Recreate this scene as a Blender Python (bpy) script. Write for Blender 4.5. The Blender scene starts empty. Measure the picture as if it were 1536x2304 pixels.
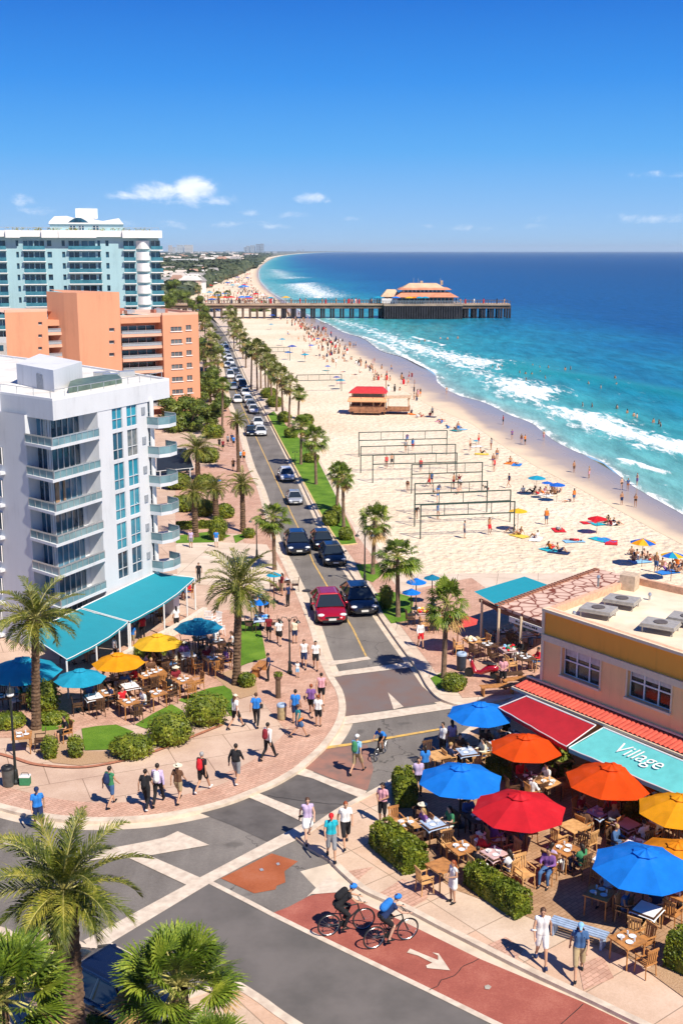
import bpy, bmesh, math, random
import numpy as np
from mathutils import Vector, Matrix, Euler
PI=math.pi; R=math.radians; rnd=random.Random(7)
S=bpy.context.scene; COL=S.collection
# ---------------- camera model: points on the ground are read from the photograph's pixels (1536 x 2304)
FPX=2600.0; HC=21.0; YH=564.0
TH=math.atan((1152-YH)/FPX); CT,ST=math.cos(TH),math.sin(TH)
def ray(px,py):
    a=(px-768)/FPX; b=-(py-1152)/FPX
    return Vector((a, CT+b*ST, -ST+b*CT))
def W(px,py,z=0.0):
    r=ray(px,py); t=(z-HC)/r.z
    return Vector((r.x*t, r.y*t, z))
def yg(py,z):            # image row of the foot below a point seen at row py that is z metres high
    return YH+(py-YH)/(1-z/HC)
def wallpt(px,py,A,B):   # where a pixel's ray meets the vertical plane through A and B: (distance from A, height)
    r=ray(px,py); d=Vector((B.x-A.x,B.y-A.y)); L=d.length; d/=L
    n=Vector((-d.y,d.x)); t=(A.x*n.x+A.y*n.y)/(r.x*n.x+r.y*n.y)
    return ((r.x*t-A.x)*d.x+(r.y*t-A.y)*d.y, HC+r.z*t)
# ---------------- mesh building
class MB:
    def __init__(s): s.v=[];s.f=[];s.m=[]
    def quad(s,a,b,c,d,m=0):
        n=len(s.v); s.v+=[tuple(a),tuple(b),tuple(c),tuple(d)]; s.f.append((n,n+1,n+2,n+3)); s.m.append(m)
    def tri(s,a,b,c,m=0):
        n=len(s.v); s.v+=[tuple(a),tuple(b),tuple(c)]; s.f.append((n,n+1,n+2)); s.m.append(m)
    def poly(s,pts,m=0):
        n=len(s.v); s.v+=[tuple(p) for p in pts]; s.f.append(tuple(range(n,n+len(pts)))); s.m.append(m)
    def box(s,c,sz,rz=0,m=0,mat=None):
        x,y,z=sz[0]/2,sz[1]/2,sz[2]/2; n=len(s.v); T=mat or Matrix.Rotation(rz,3,'Z')
        for k in ((-x,-y,-z),(x,-y,-z),(x,y,-z),(-x,y,-z),(-x,-y,z),(x,-y,z),(x,y,z),(-x,y,z)):
            p=T@Vector(k); s.v.append((p.x+c[0],p.y+c[1],p.z+c[2]))
        for q in ((3,2,1,0),(4,5,6,7),(0,1,5,4),(1,2,6,5),(2,3,7,6),(3,0,4,7)):
            s.f.append(tuple(n+i for i in q)); s.m.append(m)
    def prism(s,pts,z0,z1,m=0,bottom=False):
        n=len(s.v); k=len(pts)
        s.v+=[(p[0],p[1],z0) for p in pts]+[(p[0],p[1],z1) for p in pts]
        s.f.append(tuple(range(n+k,n+2*k))); s.m.append(m)
        if bottom: s.f.append(tuple(range(n+k-1,n-1,-1))); s.m.append(m)
        for i in range(k):
            j=(i+1)%k; s.f.append((n+i,n+j,n+k+j,n+k+i)); s.m.append(m)
    def tube(s,pts,rad,n=8,m=0,cap=True,flat=1.0):
        pts=[Vector(p) for p in pts]; k=len(pts)
        if not hasattr(rad,'__len__'): rad=[rad]*k
        base=len(s.v); up=None
        for i,p in enumerate(pts):
            d=(pts[min(i+1,k-1)]-pts[max(i-1,0)])
            d=d.normalized() if d.length>1e-9 else Vector((0,0,1))
            if up is None:
                up=Vector((0,0,1)) if abs(d.z)<.9 else Vector((1,0,0))
            a=d.cross(up)
            if a.length<1e-6: a=d.cross(Vector((0,1,0)))
            a.normalize(); b=a.cross(d); b.normalize(); up=b
            for j in range(n):
                t=2*PI*j/n; q=p+a*math.cos(t)*rad[i]+b*math.sin(t)*rad[i]*flat
                s.v.append(tuple(q))
        for i in range(k-1):
            for j in range(n):
                j2=(j+1)%n
                s.f.append((base+i*n+j,base+i*n+j2,base+(i+1)*n+j2,base+(i+1)*n+j)); s.m.append(m)
        if cap:
            s.f.append(tuple(base+j for j in range(n-1,-1,-1))); s.m.append(m)
            s.f.append(tuple(base+(k-1)*n+j for j in range(n))); s.m.append(m)
    def lathe(s,prof,c=(0,0,0),n=16,m=0):
        base=len(s.v)
        for r,z in prof:
            for j in range(n):
                t=2*PI*j/n; s.v.append((c[0]+r*math.cos(t),c[1]+r*math.sin(t),c[2]+z))
        for i in range(len(prof)-1):
            for j in range(n):
                j2=(j+1)%n
                s.f.append((base+i*n+j,base+i*n+j2,base+(i+1)*n+j2,base+(i+1)*n+j)); s.m.append(m)
    def ball(s,c,r,n=8,k=6,m=0,jit=0,rg=None):
        r=r if hasattr(r,'__len__') else (r,r,r); base=len(s.v)
        for i in range(k+1):
            a=PI*i/k
            for j in range(n):
                t=2*PI*j/n; q=1+(rg.uniform(-jit,jit) if jit else 0)
                s.v.append((c[0]+r[0]*q*math.sin(a)*math.cos(t),c[1]+r[1]*q*math.sin(a)*math.sin(t),c[2]+r[2]*q*math.cos(a)))
        for i in range(k):
            for j in range(n):
                j2=(j+1)%n
                s.f.append((base+i*n+j,base+(i+1)*n+j,base+(i+1)*n+j2,base+i*n+j2)); s.m.append(m)
    def add(s,o,T=None,dm=0):
        n=len(s.v)
        s.v+=[tuple(T@Vector(v)) for v in o.v] if T else o.v
        s.f+=[tuple(n+i for i in f) for f in o.f]; s.m+=[x+dm for x in o.m]
    def mesh(s,name,mats=None,smooth=False):
        me=bpy.data.meshes.new(name); me.from_pydata(s.v,[],s.f)
        for m in (mats if isinstance(mats,(list,tuple)) else [mats]): me.materials.append(m)
        me.polygons.foreach_set('material_index',s.m)
        if smooth: me.polygons.foreach_set('use_smooth',[True]*len(s.f))
        me.update(); return me
    def build(s,name,mats,parent=None,smooth=False,**kw):
        return link(name,s.mesh(name,mats,smooth),parent,**kw)
def link(name,me,parent=None,mat=None,label=None,cat=None,group=None,kind=None,loc=None,rz=None):
    o=bpy.data.objects.new(name,me); COL.objects.link(o)
    if parent is not None: o.parent=parent
    if loc is not None: o.location=loc
    if rz is not None: o.rotation_euler=(0,0,rz)
    if mat is not None:
        mm=mat if isinstance(mat,(list,tuple)) else [mat]
        for i,x in enumerate(mm):
            o.material_slots[i].link='OBJECT'; o.material_slots[i].material=x
    tag(o,label,cat,group,kind); return o
def tag(o,label=None,cat=None,group=None,kind=None):
    if label: o['label']=label
    if cat: o['category']=cat
    if group: o['group']=group
    if kind: o['kind']=kind
    return o
def thing(name,label,cat,loc=(0,0,0),rz=0,group=None,sc=1.0):
    o=bpy.data.objects.new(name,None); COL.objects.link(o); o.location=loc; o.rotation_euler=(0,0,rz); o.scale=(sc,sc,sc)
    o.empty_display_size=.2
    return tag(o,label,cat,group)
def dup(root,loc,rz,label,sc=1.0,group=None):
    r=root.copy(); COL.objects.link(r); r.location=loc; r.rotation_euler=(0,0,rz); r.scale=(sc,sc,sc); r['label']=label
    if group: r['group']=group
    for ch in list(root.children):
        c=ch.copy(); COL.objects.link(c); c.parent=r
        for g in list(ch.children):
            d=g.copy(); COL.objects.link(d); d.parent=c
    return r
# ---------------- materials
def lin(c):
    return tuple((x/12.92 if x<=.04045 else ((x+.055)/1.055)**2.4) for x in c)
def hexc(h):
    return tuple(int(h[i:i+2],16)/255 for i in (0,2,4))
MATS={}
def nt(name):
    m=bpy.data.materials.new(name); m.use_nodes=True; t=m.node_tree; b=t.nodes['Principled BSDF']; return m,t,b
def noise(t,vec,scale,detail=4,rough=.6):
    n=t.nodes.new('ShaderNodeTexNoise'); n.inputs['Scale'].default_value=scale; n.inputs['Detail'].default_value=detail; n.inputs['Roughness'].default_value=rough
    t.links.new(vec,n.inputs['Vector']); return n
def ramp(t,fac,stops):
    r=t.nodes.new('ShaderNodeValToRGB'); e=r.color_ramp.elements
    while len(e)<len(stops): e.new(.5)
    for i,(p,c) in enumerate(stops):
        e[i].position=p; e[i].color=(*(c if hasattr(c,'__len__') else (c,c,c)),1)
    t.links.new(fac,r.inputs['Fac']); return r
def mixc(t,fac,a,b,mode='MIX'):
    m=t.nodes.new('ShaderNodeMix'); m.data_type='RGBA'; m.blend_type=mode
    for k,x in ((0,fac),(6,a),(7,b)):
        if hasattr(x,'is_linked') or hasattr(x,'links'): t.links.new(x,m.inputs[k])
        elif hasattr(x,'__len__'): m.inputs[k].default_value=(*x[:3],1)
        else: m.inputs[k].default_value=x
    return m.outputs[2]
def mathn(t,op,a,b=0.0,c=None,clamp=False):
    m=t.nodes.new('ShaderNodeMath'); m.operation=op; m.use_clamp=clamp
    for i,x in enumerate((a,b) if c is None else (a,b,c)):
        if hasattr(x,'links'): t.links.new(x,m.inputs[i])
        else: m.inputs[i].default_value=x
    return m.outputs[0]
def coords(t,kind='Object'):
    n=t.nodes.new('ShaderNodeTexCoord'); return n.outputs[kind]
def bump(t,b,h,strength,dist=.02):
    n=t.nodes.new('ShaderNodeBump'); n.inputs['Strength'].default_value=strength; n.inputs['Distance'].default_value=dist
    t.links.new(h,n.inputs['Height']); t.links.new(n.outputs[0],b.inputs['Normal'])
def mat(name,c,r=.6,metal=0,var=.12,sc=6,bmp=0.0,spec=.4,c2=None,coat=0,trans=0,alpha=1,bsc=None,emit=0):
    """c: linear base colour"""
    if name in MATS: return MATS[name]
    m,t,b=nt(name); co=coords(t)
    c2=c2 or tuple(min(1,x*(1-var*2)) for x in c); c1=tuple(min(1,x*(1+var)) for x in c)
    if c2 and (var>0):
        n=noise(t,co,sc,5); rr=ramp(t,n.outputs['Fac'],[(.3,c2),(.62,c1)]); t.links.new(rr.outputs[0],b.inputs['Base Color'])
    else: b.inputs['Base Color'].default_value=(*c,1)
    b.inputs['Roughness'].default_value=r; b.inputs['Metallic'].default_value=metal
    b.inputs['Specular IOR Level'].default_value=spec
    if coat: b.inputs['Coat Weight'].default_value=coat; b.inputs['Coat Roughness'].default_value=.08
    if trans: b.inputs['Transmission Weight'].default_value=trans
    if alpha<1: b.inputs['Alpha'].default_value=alpha
    if bmp:
        n2=noise(t,co,bsc or sc*6,3); bump(t,b,n2.outputs['Fac'],bmp)
    if emit: b.inputs['Emission Color'].default_value=(*c,1); b.inputs['Emission Strength'].default_value=emit
    MATS[name]=m; return m
def leafmat(name,ca,cb,cc,sc=1.5,tr=.25):
    if name in MATS: return MATS[name]
    m,t,b=nt(name); co=coords(t)
    n=noise(t,co,sc,3); n2=noise(t,co,sc*14,2)
    s=mathn(t,'ADD',mathn(t,'MULTIPLY',n.outputs['Fac'],.55),mathn(t,'MULTIPLY',n2.outputs['Fac'],.45))
    rr=ramp(t,s,[(.36,ca),(.5,cb),(.66,cc)])
    t.links.new(rr.outputs[0],b.inputs['Base Color']); b.inputs['Roughness'].default_value=.5; b.inputs['Specular IOR Level'].default_value=.35
    tl=t.nodes.new('ShaderNodeBsdfTranslucent'); t.links.new(rr.outputs[0],tl.inputs[0])
    mx=t.nodes.new('ShaderNodeMixShader'); mx.inputs[0].default_value=tr
    t.links.new(b.outputs[0],mx.inputs[1]); t.links.new(tl.outputs[0],mx.inputs[2])
    t.links.new(mx.outputs[0],t.nodes['Material Output'].inputs[0]); MATS[name]=m; return m
def C(h): return lin(hexc(h))
FAB={'white':(.78,.77,.75),'black':(.02,.02,.023),'navy':(.02,.035,.1),'blue':(.03,.2,.6),'lightblue':(.25,.5,.75),'turquoise':(.02,.4,.5),
 'red':(.6,.02,.03),'pink':(.7,.35,.4),'green':(.05,.22,.1),'grey':(.25,.26,.28),'khaki':(.42,.32,.18),'yellow':(.75,.55,.08),'orange':(.75,.2,.03),
 'purple':(.22,.1,.3),'lilac':(.5,.4,.6),'brown':(.14,.07,.04),'darkred':(.22,.02,.03),'denim':(.06,.13,.28),'teal':(.03,.25,.27),'cream':(.75,.68,.5)}
def fab(k): return mat('fabric_'+k,FAB[k],r=.85,var=.08,sc=9,bmp=.15,spec=.2)
SKINS=[(.52,.29,.18),(.4,.2,.11),(.6,.36,.25),(.2,.09,.05)]
def skinm(i): return mat('skin_tone_%d'%i,SKINS[i],r=.55,var=.05,sc=12,spec=.35)
HAIRS={'dark':(.02,.012,.008),'brown':(.09,.04,.02),'blond':(.4,.25,.09),'grey':(.35,.34,.33),'red':(.3,.07,.02)}
def hairm(k): return mat('hair_'+k,HAIRS[k],r=.5,var=.2,sc=40,spec=.4)
# ---------------- camera, sun, sky
cam=bpy.data.cameras.new('camera'); co_=bpy.data.objects.new('camera',cam); COL.objects.link(co_); S.camera=co_
cam.sensor_fit='VERTICAL'; cam.sensor_height=24; cam.sensor_width=16; cam.lens=24*FPX/2304; cam.clip_start=.5; cam.clip_end=300000
co_.location=(0,0,HC); co_.rotation_euler=(PI/2-TH,0,0)
SAZ=R(-50); SEL=R(50)          # sun over the sea on the right, a little behind the camera
sd=Vector((math.cos(SAZ)*math.cos(SEL),math.sin(SAZ)*math.cos(SEL),math.sin(SEL)))
sl=bpy.data.lights.new('sun','SUN'); sl.energy=5.0; sl.angle=R(.53); sl.color=(1,.92,.79)
so=bpy.data.objects.new('sun',sl); COL.objects.link(so); so.rotation_euler=sd.to_track_quat('Z','Y').to_euler()
def make_world():
    w=bpy.data.worlds.new('World'); S.world=w; w.use_nodes=True; t=w.node_tree; bg=t.nodes['Background']
    sk=t.nodes.new('ShaderNodeTexSky'); sk.sky_type='NISHITA'; sk.sun_disc=False; sk.sun_elevation=SEL; sk.sun_rotation=PI/2-SAZ
    sk.air_density=1.0; sk.dust_density=.1; sk.ozone_density=3.0; sk.altitude=20
    hs=t.nodes.new('ShaderNodeHueSaturation'); hs.inputs['Saturation'].default_value=1.18; hs.inputs['Value'].default_value=1.0
    t.links.new(sk.outputs[0],hs.inputs['Color'])
    g0=t.nodes.new('ShaderNodeTexCoord'); sp0=t.nodes.new('ShaderNodeSeparateXYZ'); t.links.new(g0.outputs['Generated'],sp0.inputs[0])
    gr=ramp(t,sp0.outputs[2],[(0,(2.7,4.7,7.1)),(.03,(1.9,4.1,7.3)),(.08,(.72,3.2,7.2)),(.135,(.22,2.2,6.7)),(.2,(.06,1.3,5.4)),(.5,(.05,.5,2.6))])
    skc=mixc(t,.95,hs.outputs[0],gr.outputs[0])
    # clouds: soft procedural cumulus placed by direction in the sky
    g=t.nodes.new('ShaderNodeTexCoord'); sep=t.nodes.new('ShaderNodeSeparateXYZ'); t.links.new(g.outputs['Generated'],sep.inputs[0])
    az=mathn(t,'ARCTAN2',sep.outputs[0],sep.outputs[1]); el=mathn(t,'ARCSINE',sep.outputs[2])
    cmb=t.nodes.new('ShaderNodeCombineXYZ'); t.links.new(az,cmb.inputs[0]); t.links.new(mathn(t,'MULTIPLY',el,1.9),cmb.inputs[1])
    n1=noise(t,cmb.outputs[0],34,9,.62); n1.inputs['Distortion'].default_value=.25
    n0=noise(t,cmb.outputs[0],9,3,.5)
    tot=None
    def blob(px,py,wx,wy,amp):
        r=ray(px,py).normalized(); a0=math.atan2(r.x,r.y); e0=math.asin(r.z)
        dx=mathn(t,'DIVIDE',mathn(t,'SUBTRACT',az,a0),wx/FPX); dy=mathn(t,'DIVIDE',mathn(t,'SUBTRACT',el,e0),wy/FPX)
        d=mathn(t,'ADD',mathn(t,'MULTIPLY',dx,dx),mathn(t,'MULTIPLY',dy,dy))
        return mathn(t,'MULTIPLY',mathn(t,'EXPONENT',mathn(t,'MULTIPLY',d,-1.0)),amp)
    for b in ((345,432,70,25,.95),(440,428,55,32,1.0),(300,440,75,15,.7),(480,450,70,16,.7),(385,455,110,12,.55),(705,445,48,14,.68),(735,452,24,9,.5),(55,448,34,17,.62),(660,484,60,13,.55),(560,478,40,10,.45),(200,468,60,8,.45),
              (795,492,34,9,.5),(1480,392,110,12,.4),(1380,490,260,18,.42),(400,505,300,14,.42),(100,475,120,12,.45),(1100,512,240,13,.42),(620,510,120,10,.45)):
        x=blob(*b); tot=x if tot is None else mathn(t,'MAXIMUM',tot,x)
    f=mathn(t,'ADD',tot,mathn(t,'MULTIPLY',mathn(t,'SUBTRACT',n1.outputs['Fac'],.5),1.5))
    f=mathn(t,'MULTIPLY',f,mathn(t,'MINIMUM',mathn(t,'MULTIPLY',tot,4.0),1.0))
    mr=t.nodes.new('ShaderNodeMapRange'); mr.interpolation_type='SMOOTHSTEP'; mr.inputs[1].default_value=.3; mr.inputs[2].default_value=1.0; mr.inputs[3].default_value=0; mr.inputs[4].default_value=.82
    t.links.new(f,mr.inputs[0])
    sh=ramp(t,n1.outputs['Fac'],[(.35,(6.3,7.2,9.0)),(.6,(9.4,9.5,9.8))])
    mx=mixc(t,mr.outputs[0],skc,sh.outputs[0])
    t.links.new(mx,bg.inputs[0]); bg.inputs[1].default_value=.1
make_world()
S.view_settings.view_transform='Standard'; S.view_settings.look='None'; S.view_settings.exposure=.38; S.view_settings.gamma=1
S.cycles.max_bounces=6; S.cycles.transparent_max_bounces=12; S.cycles.use_denoising=True; S.cycles.caustics_reflective=False; S.cycles.caustics_refractive=False
S.cycles.volume_bounces=0
# ================= SETTING: ground, roads, beach, sea
def groundmat(name,kind):
    if name in MATS: return MATS[name]
    m,t,b=nt(name); co=coords(t); geo=None
    if kind=='asphalt':
        n=noise(t,co,.35,4,.55); n2=noise(t,co,9,3,.7); n3=noise(t,co,60,2)
        mp=t.nodes.new('ShaderNodeMapping'); mp.inputs['Rotation'].default_value=(0,0,R(-14)); mp.inputs['Scale'].default_value=(1.1,.05,1); t.links.new(co,mp.inputs[0])
        n4=noise(t,mp.outputs[0],1.2,3)
        s=mathn(t,'ADD',mathn(t,'MULTIPLY',n.outputs['Fac'],.45),mathn(t,'ADD',mathn(t,'MULTIPLY',n2.outputs['Fac'],.25),mathn(t,'MULTIPLY',n4.outputs['Fac'],.3)))
        base=ramp(t,s,[(.34,(.13,.115,.102)),(.5,(.185,.165,.148)),(.64,(.25,.225,.20))]).outputs[0]
        sp=ramp(t,n3.outputs['Fac'],[(.36,.72),(.5,1.0),(.66,1.25)]).outputs[0]
        base=mixc(t,1.0,base,sp,'MULTIPLY')
        v=t.nodes.new('ShaderNodeTexVoronoi'); v.feature='DISTANCE_TO_EDGE'; v.inputs['Scale'].default_value=.11
        dn=noise(t,co,1.2,4); dv=t.nodes.new('ShaderNodeVectorMath'); dv.operation='MULTIPLY_ADD'; dv.inputs[1].default_value=(1.2,1.2,1.2)
        t.links.new(dn.outputs['Color'],dv.inputs[0]); t.links.new(co,dv.inputs[2]); t.links.new(dv.outputs[0],v.inputs['Vector'])
        cr=ramp(t,v.outputs['Distance'],[(0,1.0),(.0035,0)]).outputs[0]
        base=mixc(t,mathn(t,'MULTIPLY',cr,.75),base,(.03,.028,.028))
        os_=noise(t,co,.9,2,.4); om=ramp(t,os_.outputs['Fac'],[(.66,0),(.74,1)]).outputs[0]; base=mixc(t,mathn(t,'MULTIPLY',om,.45),base,(.05,.045,.042))
        ls_=noise(t,co,.5,6,.75); lm=ramp(t,ls_.outputs['Fac'],[(.55,0),(.7,1)]).outputs[0]; base=mixc(t,mathn(t,'MULTIPLY',lm,.3),base,(.26,.23,.2))
        t.links.new(base,b.inputs['Base Color']); b.inputs['Roughness'].default_value=.85; b.inputs['Specular IOR Level'].default_value=.25
        bump(t,b,n3.outputs['Fac'],.35,.01)
    elif kind in('conc','promenade','apron'):
        ca,cb,cc={'conc':((.50,.37,.27),(.60,.46,.34),(.69,.55,.43)),'promenade':((.48,.33,.25),(.57,.41,.31),(.66,.50,.39)),'apron':((.56,.45,.35),(.66,.54,.43),(.72,.61,.5))}[kind]
        n=noise(t,co,.5,5,.6); n2=noise(t,co,14,4,.7)
        s=mathn(t,'ADD',mathn(t,'MULTIPLY',n.outputs['Fac'],.65),mathn(t,'MULTIPLY',n2.outputs['Fac'],.35))
        base=ramp(t,s,[(.36,ca),(.5,cb),(.64,cc)]).outputs[0]
        mp=t.nodes.new('ShaderNodeMapping'); mp.inputs['Rotation'].default_value=(0,0,R({'conc':-38,'promenade':-22,'apron':10}[kind])); t.links.new(co,mp.inputs[0])
        br=t.nodes.new('ShaderNodeTexBrick'); br.offset=0 if kind!='promenade' else .5; br.inputs['Scale'].default_value=1
        br.inputs['Mortar Size'].default_value=.018; br.inputs['Brick Width'].default_value=2.6; br.inputs['Row Height'].default_value=2.1; br.inputs['Bias'].default_value=0
        br.inputs['Color1'].default_value=(1,1,1,1); br.inputs['Color2'].default_value=(1,.86,.80,1) if kind=='conc' else (.93,.9,.88,1); br.inputs['Mortar'].default_value=(.5,.46,.43,1)
        t.links.new(mp.outputs[0],br.inputs['Vector'])
        base=mixc(t,1.0,base,br.outputs['Color'],'MULTIPLY')
        sp=noise(t,co,2.3,2,.4); st=ramp(t,sp.outputs['Fac'],[(.7,0),(.76,1)]).outputs[0]
        base=mixc(t,mathn(t,'MULTIPLY',st,.25),base,(.3,.2,.15))
        t.links.new(base,b.inputs['Base Color']); b.inputs['Roughness'].default_value=.85; b.inputs['Specular IOR Level'].default_value=.3
        bump(t,b,n2.outputs['Fac'],.12,.01)
    elif kind in('brick','redlane','patch','paver'):
        ca,cb,cc={'brick':((.50,.28,.20),(.61,.37,.27),(.71,.47,.36)),'redlane':((.27,.075,.055),(.35,.10,.072),(.46,.17,.12)),'patch':((.30,.08,.03),(.38,.11,.045),(.42,.15,.08)),'paver':((.36,.21,.11),(.46,.28,.16),(.55,.36,.22))}[kind]
        n=noise(t,co,.8,5,.65); n2=noise(t,co,18,4,.75)
        s=mathn(t,'ADD',mathn(t,'MULTIPLY',n.outputs['Fac'],.55),mathn(t,'MULTIPLY',n2.outputs['Fac'],.45))
        base=ramp(t,s,[(.36,ca),(.5,cb),(.66,cc)]).outputs[0]
        if kind in('brick','paver'):
            mp=t.nodes.new('ShaderNodeMapping'); mp.inputs['Rotation'].default_value=(0,0,R(-40)); t.links.new(co,mp.inputs[0])
            br=t.nodes.new('ShaderNodeTexBrick'); br.inputs['Scale'].default_value=1; br.inputs['Mortar Size'].default_value=.009; br.inputs['Brick Width'].default_value=.3; br.inputs['Row Height'].default_value=.15
            br.inputs['Color1'].default_value=(1,1,1,1); br.inputs['Color2'].default_value=(.8,.8,.8,1); br.inputs['Mortar'].default_value=(.55,.5,.45,1)
            t.links.new(mp.outputs[0],br.inputs['Vector']); base=mixc(t,1.0,base,br.outputs['Color'],'MULTIPLY')
        t.links.new(base,b.inputs['Base Color']); b.inputs['Roughness'].default_value=.85; b.inputs['Specular IOR Level'].default_value=.25
        bump(t,b,n2.outputs['Fac'],.15,.01)
    elif kind=='sand':
        n=noise(t,co,.06,4,.6); n2=noise(t,co,1.6,5,.6); n3=noise(t,co,2.2,2,.5); n3.inputs['Distortion'].default_value=.4
        s=mathn(t,'ADD',mathn(t,'MULTIPLY',n.outputs['Fac'],.5),mathn(t,'MULTIPLY',n2.outputs['Fac'],.5))
        base=ramp(t,s,[(.36,(.65,.51,.36)),(.5,(.76,.63,.47)),(.62,(.82,.71,.56))]).outputs[0]
        t.links.new(base,b.inputs['Base Color']); b.inputs['Roughness'].default_value=.95; b.inputs['Specular IOR Level'].default_value=.1
        v=t.nodes.new('ShaderNodeTexVoronoi'); v.feature='SMOOTH_F1'; v.inputs['Scale'].default_value=2.4; t.links.new(co,v.inputs['Vector'])
        h=mathn(t,'ADD',mathn(t,'MULTIPLY',v.outputs['Distance'],.6),n2.outputs['Fac'])
        n9=noise(t,co,.9,3,.6); h=mathn(t,'ADD',h,mathn(t,'MULTIPLY',n9.outputs['Fac'],1.2)); bump(t,b,h,1.0,.2)
    elif kind=='wetsand':
        n=noise(t,co,.12,4,.6)
        base=ramp(t,n.outputs['Fac'],[(.4,(.44,.35,.30)),(.6,(.54,.44,.38))]).outputs[0]
        t.links.new(base,b.inputs['Base Color']); b.inputs['Roughness'].default_value=.3; b.inputs['Specular IOR Level'].default_value=.3
        bump(t,b,noise(t,co,3,3).outputs['Fac'],.06,.03)
    elif kind=='lawn':
        n=noise(t,co,.7,3); n2=noise(t,co,25,3,.8)
        s=mathn(t,'ADD',mathn(t,'MULTIPLY',n.outputs['Fac'],.5),mathn(t,'MULTIPLY',n2.outputs['Fac'],.5))
        base=ramp(t,s,[(.36,(.06,.13,.012)),(.5,(.11,.22,.02)),(.64,(.19,.31,.035))]).outputs[0]
        t.links.new(base,b.inputs['Base Color']); b.inputs['Roughness'].default_value=.9; b.inputs['Specular IOR Level'].default_value=.15
        bump(t,b,n2.outputs['Fac'],.8,.04)
    elif kind=='mulch':
        n2=noise(t,co,22,4,.8)
        base=ramp(t,n2.outputs['Fac'],[(.35,(.30,.17,.09)),(.55,(.48,.31,.18)),(.7,(.6,.42,.26))]).outputs[0]
        t.links.new(base,b.inputs['Base Color']); b.inputs['Roughness'].default_value=.95
        bump(t,b,n2.outputs['Fac'],.6,.03)
    elif kind=='land':
        n=noise(t,co,.01,5,.7); n2=noise(t,co,.15,4,.7)
        s=mathn(t,'ADD',mathn(t,'MULTIPLY',n.outputs['Fac'],.4),mathn(t,'MULTIPLY',n2.outputs['Fac'],.6))
        base=ramp(t,s,[(.40,(.06,.08,.035)),(.52,(.14,.14,.08)),(.6,(.42,.34,.26))]).outputs[0]
        t.links.new(base,b.inputs['Base Color']); b.inputs['Roughness'].default_value=.95
    MATS[name]=m; return m
PAINT=mat('road_paint_cream',(.66,.56,.45),r=.7,var=.07,sc=3,bmp=.05,c2=(.52,.42,.33))
YPAINT=mat('road_paint_yellow',(.66,.40,.09),r=.7,var=.1,sc=3,c2=(.36,.26,.14))
KERB=mat('kerb_concrete',(.66,.55,.43),r=.8,var=.08,sc=2.2,bmp=.1,c2=(.5,.4,.31))
def P(pts,z=0.0): return [W(x,y,z) for x,y in pts]
ZN=[0]
def zl():
    ZN[0]+=1; return ZN[0]*.00017
def sheet(name,pts,z,m,label=None,**kw):
    z+=zl(); b=MB(); b.poly(P(pts,z)); return b.build(name,m,kind='structure',label=label,**kw)
def slab(name,pts,m,z1=.12,z0=-.05,label=None):
    z1-=zl()*10; b=MB(); q=P(pts,z1); b.prism([(p.x,p.y) for p in q],z0,z1); return b.build(name,m,kind='structure',label=label)
def smooth_line(pts,n=6):
    out=[]; k=len(pts)
    for i in range(k-1):
        p0=pts[max(i-1,0)];p1=pts[i];p2=pts[i+1];p3=pts[min(i+2,k-1)]
        for j in range(n):
            t=j/n
            out.append(tuple(.5*((2*p1[a])+(-p0[a]+p2[a])*t+(2*p0[a]-5*p1[a]+4*p2[a]-p3[a])*t*t+(-p0[a]+3*p1[a]-3*p2[a]+p3[a])*t**3) for a in range(2)))
    out.append(tuple(pts[-1])); return out
def offs(w,d):
    out=[]
    for i,p in enumerate(w):
        a=w[max(i-1,0)];c=w[min(i+1,len(w)-1)]; v=Vector((c[0]-a[0],c[1]-a[1])); v.normalize()
        out.append((p[0]-v.y*d,p[1]+v.x*d))
    return out
def ribbon(name,pts,d0,d1,z,m,px=True,zw=None,label=None):
    w=[(W(x,y,zw if zw is not None else z)[0:2]) for x,y in pts] if px else pts
    z+=zl()
    a=offs(w,d0);b_=offs(w,d1); b=MB()
    for i in range(len(w)-1): b.quad((*a[i],z),(*a[i+1],z),(*b_[i+1],z),(*b_[i],z))
    return b.build(name,m,kind='structure',label=label)
def kerb(name,pts,d1,z0=-.02,z1=.135,d0=-.012,m=None):
    """raised kerb following a line; d1 = width to the left of travel"""
    w=[W(x,y,.12)[0:2] for x,y in pts]; a=offs(w,d0 if d1>0 else -d0); b_=offs(w,d1); b=MB()
    for i in range(len(w)-1):
        b.quad((*a[i],z1),(*a[i+1],z1),(*b_[i+1],z1),(*b_[i],z1))
        b.quad((*a[i],z0),(*a[i+1],z0),(*a[i+1],z1),(*a[i],z1))
        b.quad((*b_[i],z0),(*b_[i+1],z0),(*b_[i+1],z1),(*b_[i],z1))
    return b.build(name,m or KERB,kind='structure')
CONC=groundmat('sidewalk_concrete','conc'); PROM=groundmat('promenade_paving','promenade'); APR=groundmat('apron_concrete','apron')
BRK=groundmat('brick_band','brick'); ASP=groundmat('asphalt','asphalt'); SAND=groundmat('sand','sand'); LAWN=groundmat('lawn','lawn'); MUL=groundmat('mulch','mulch')
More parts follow.
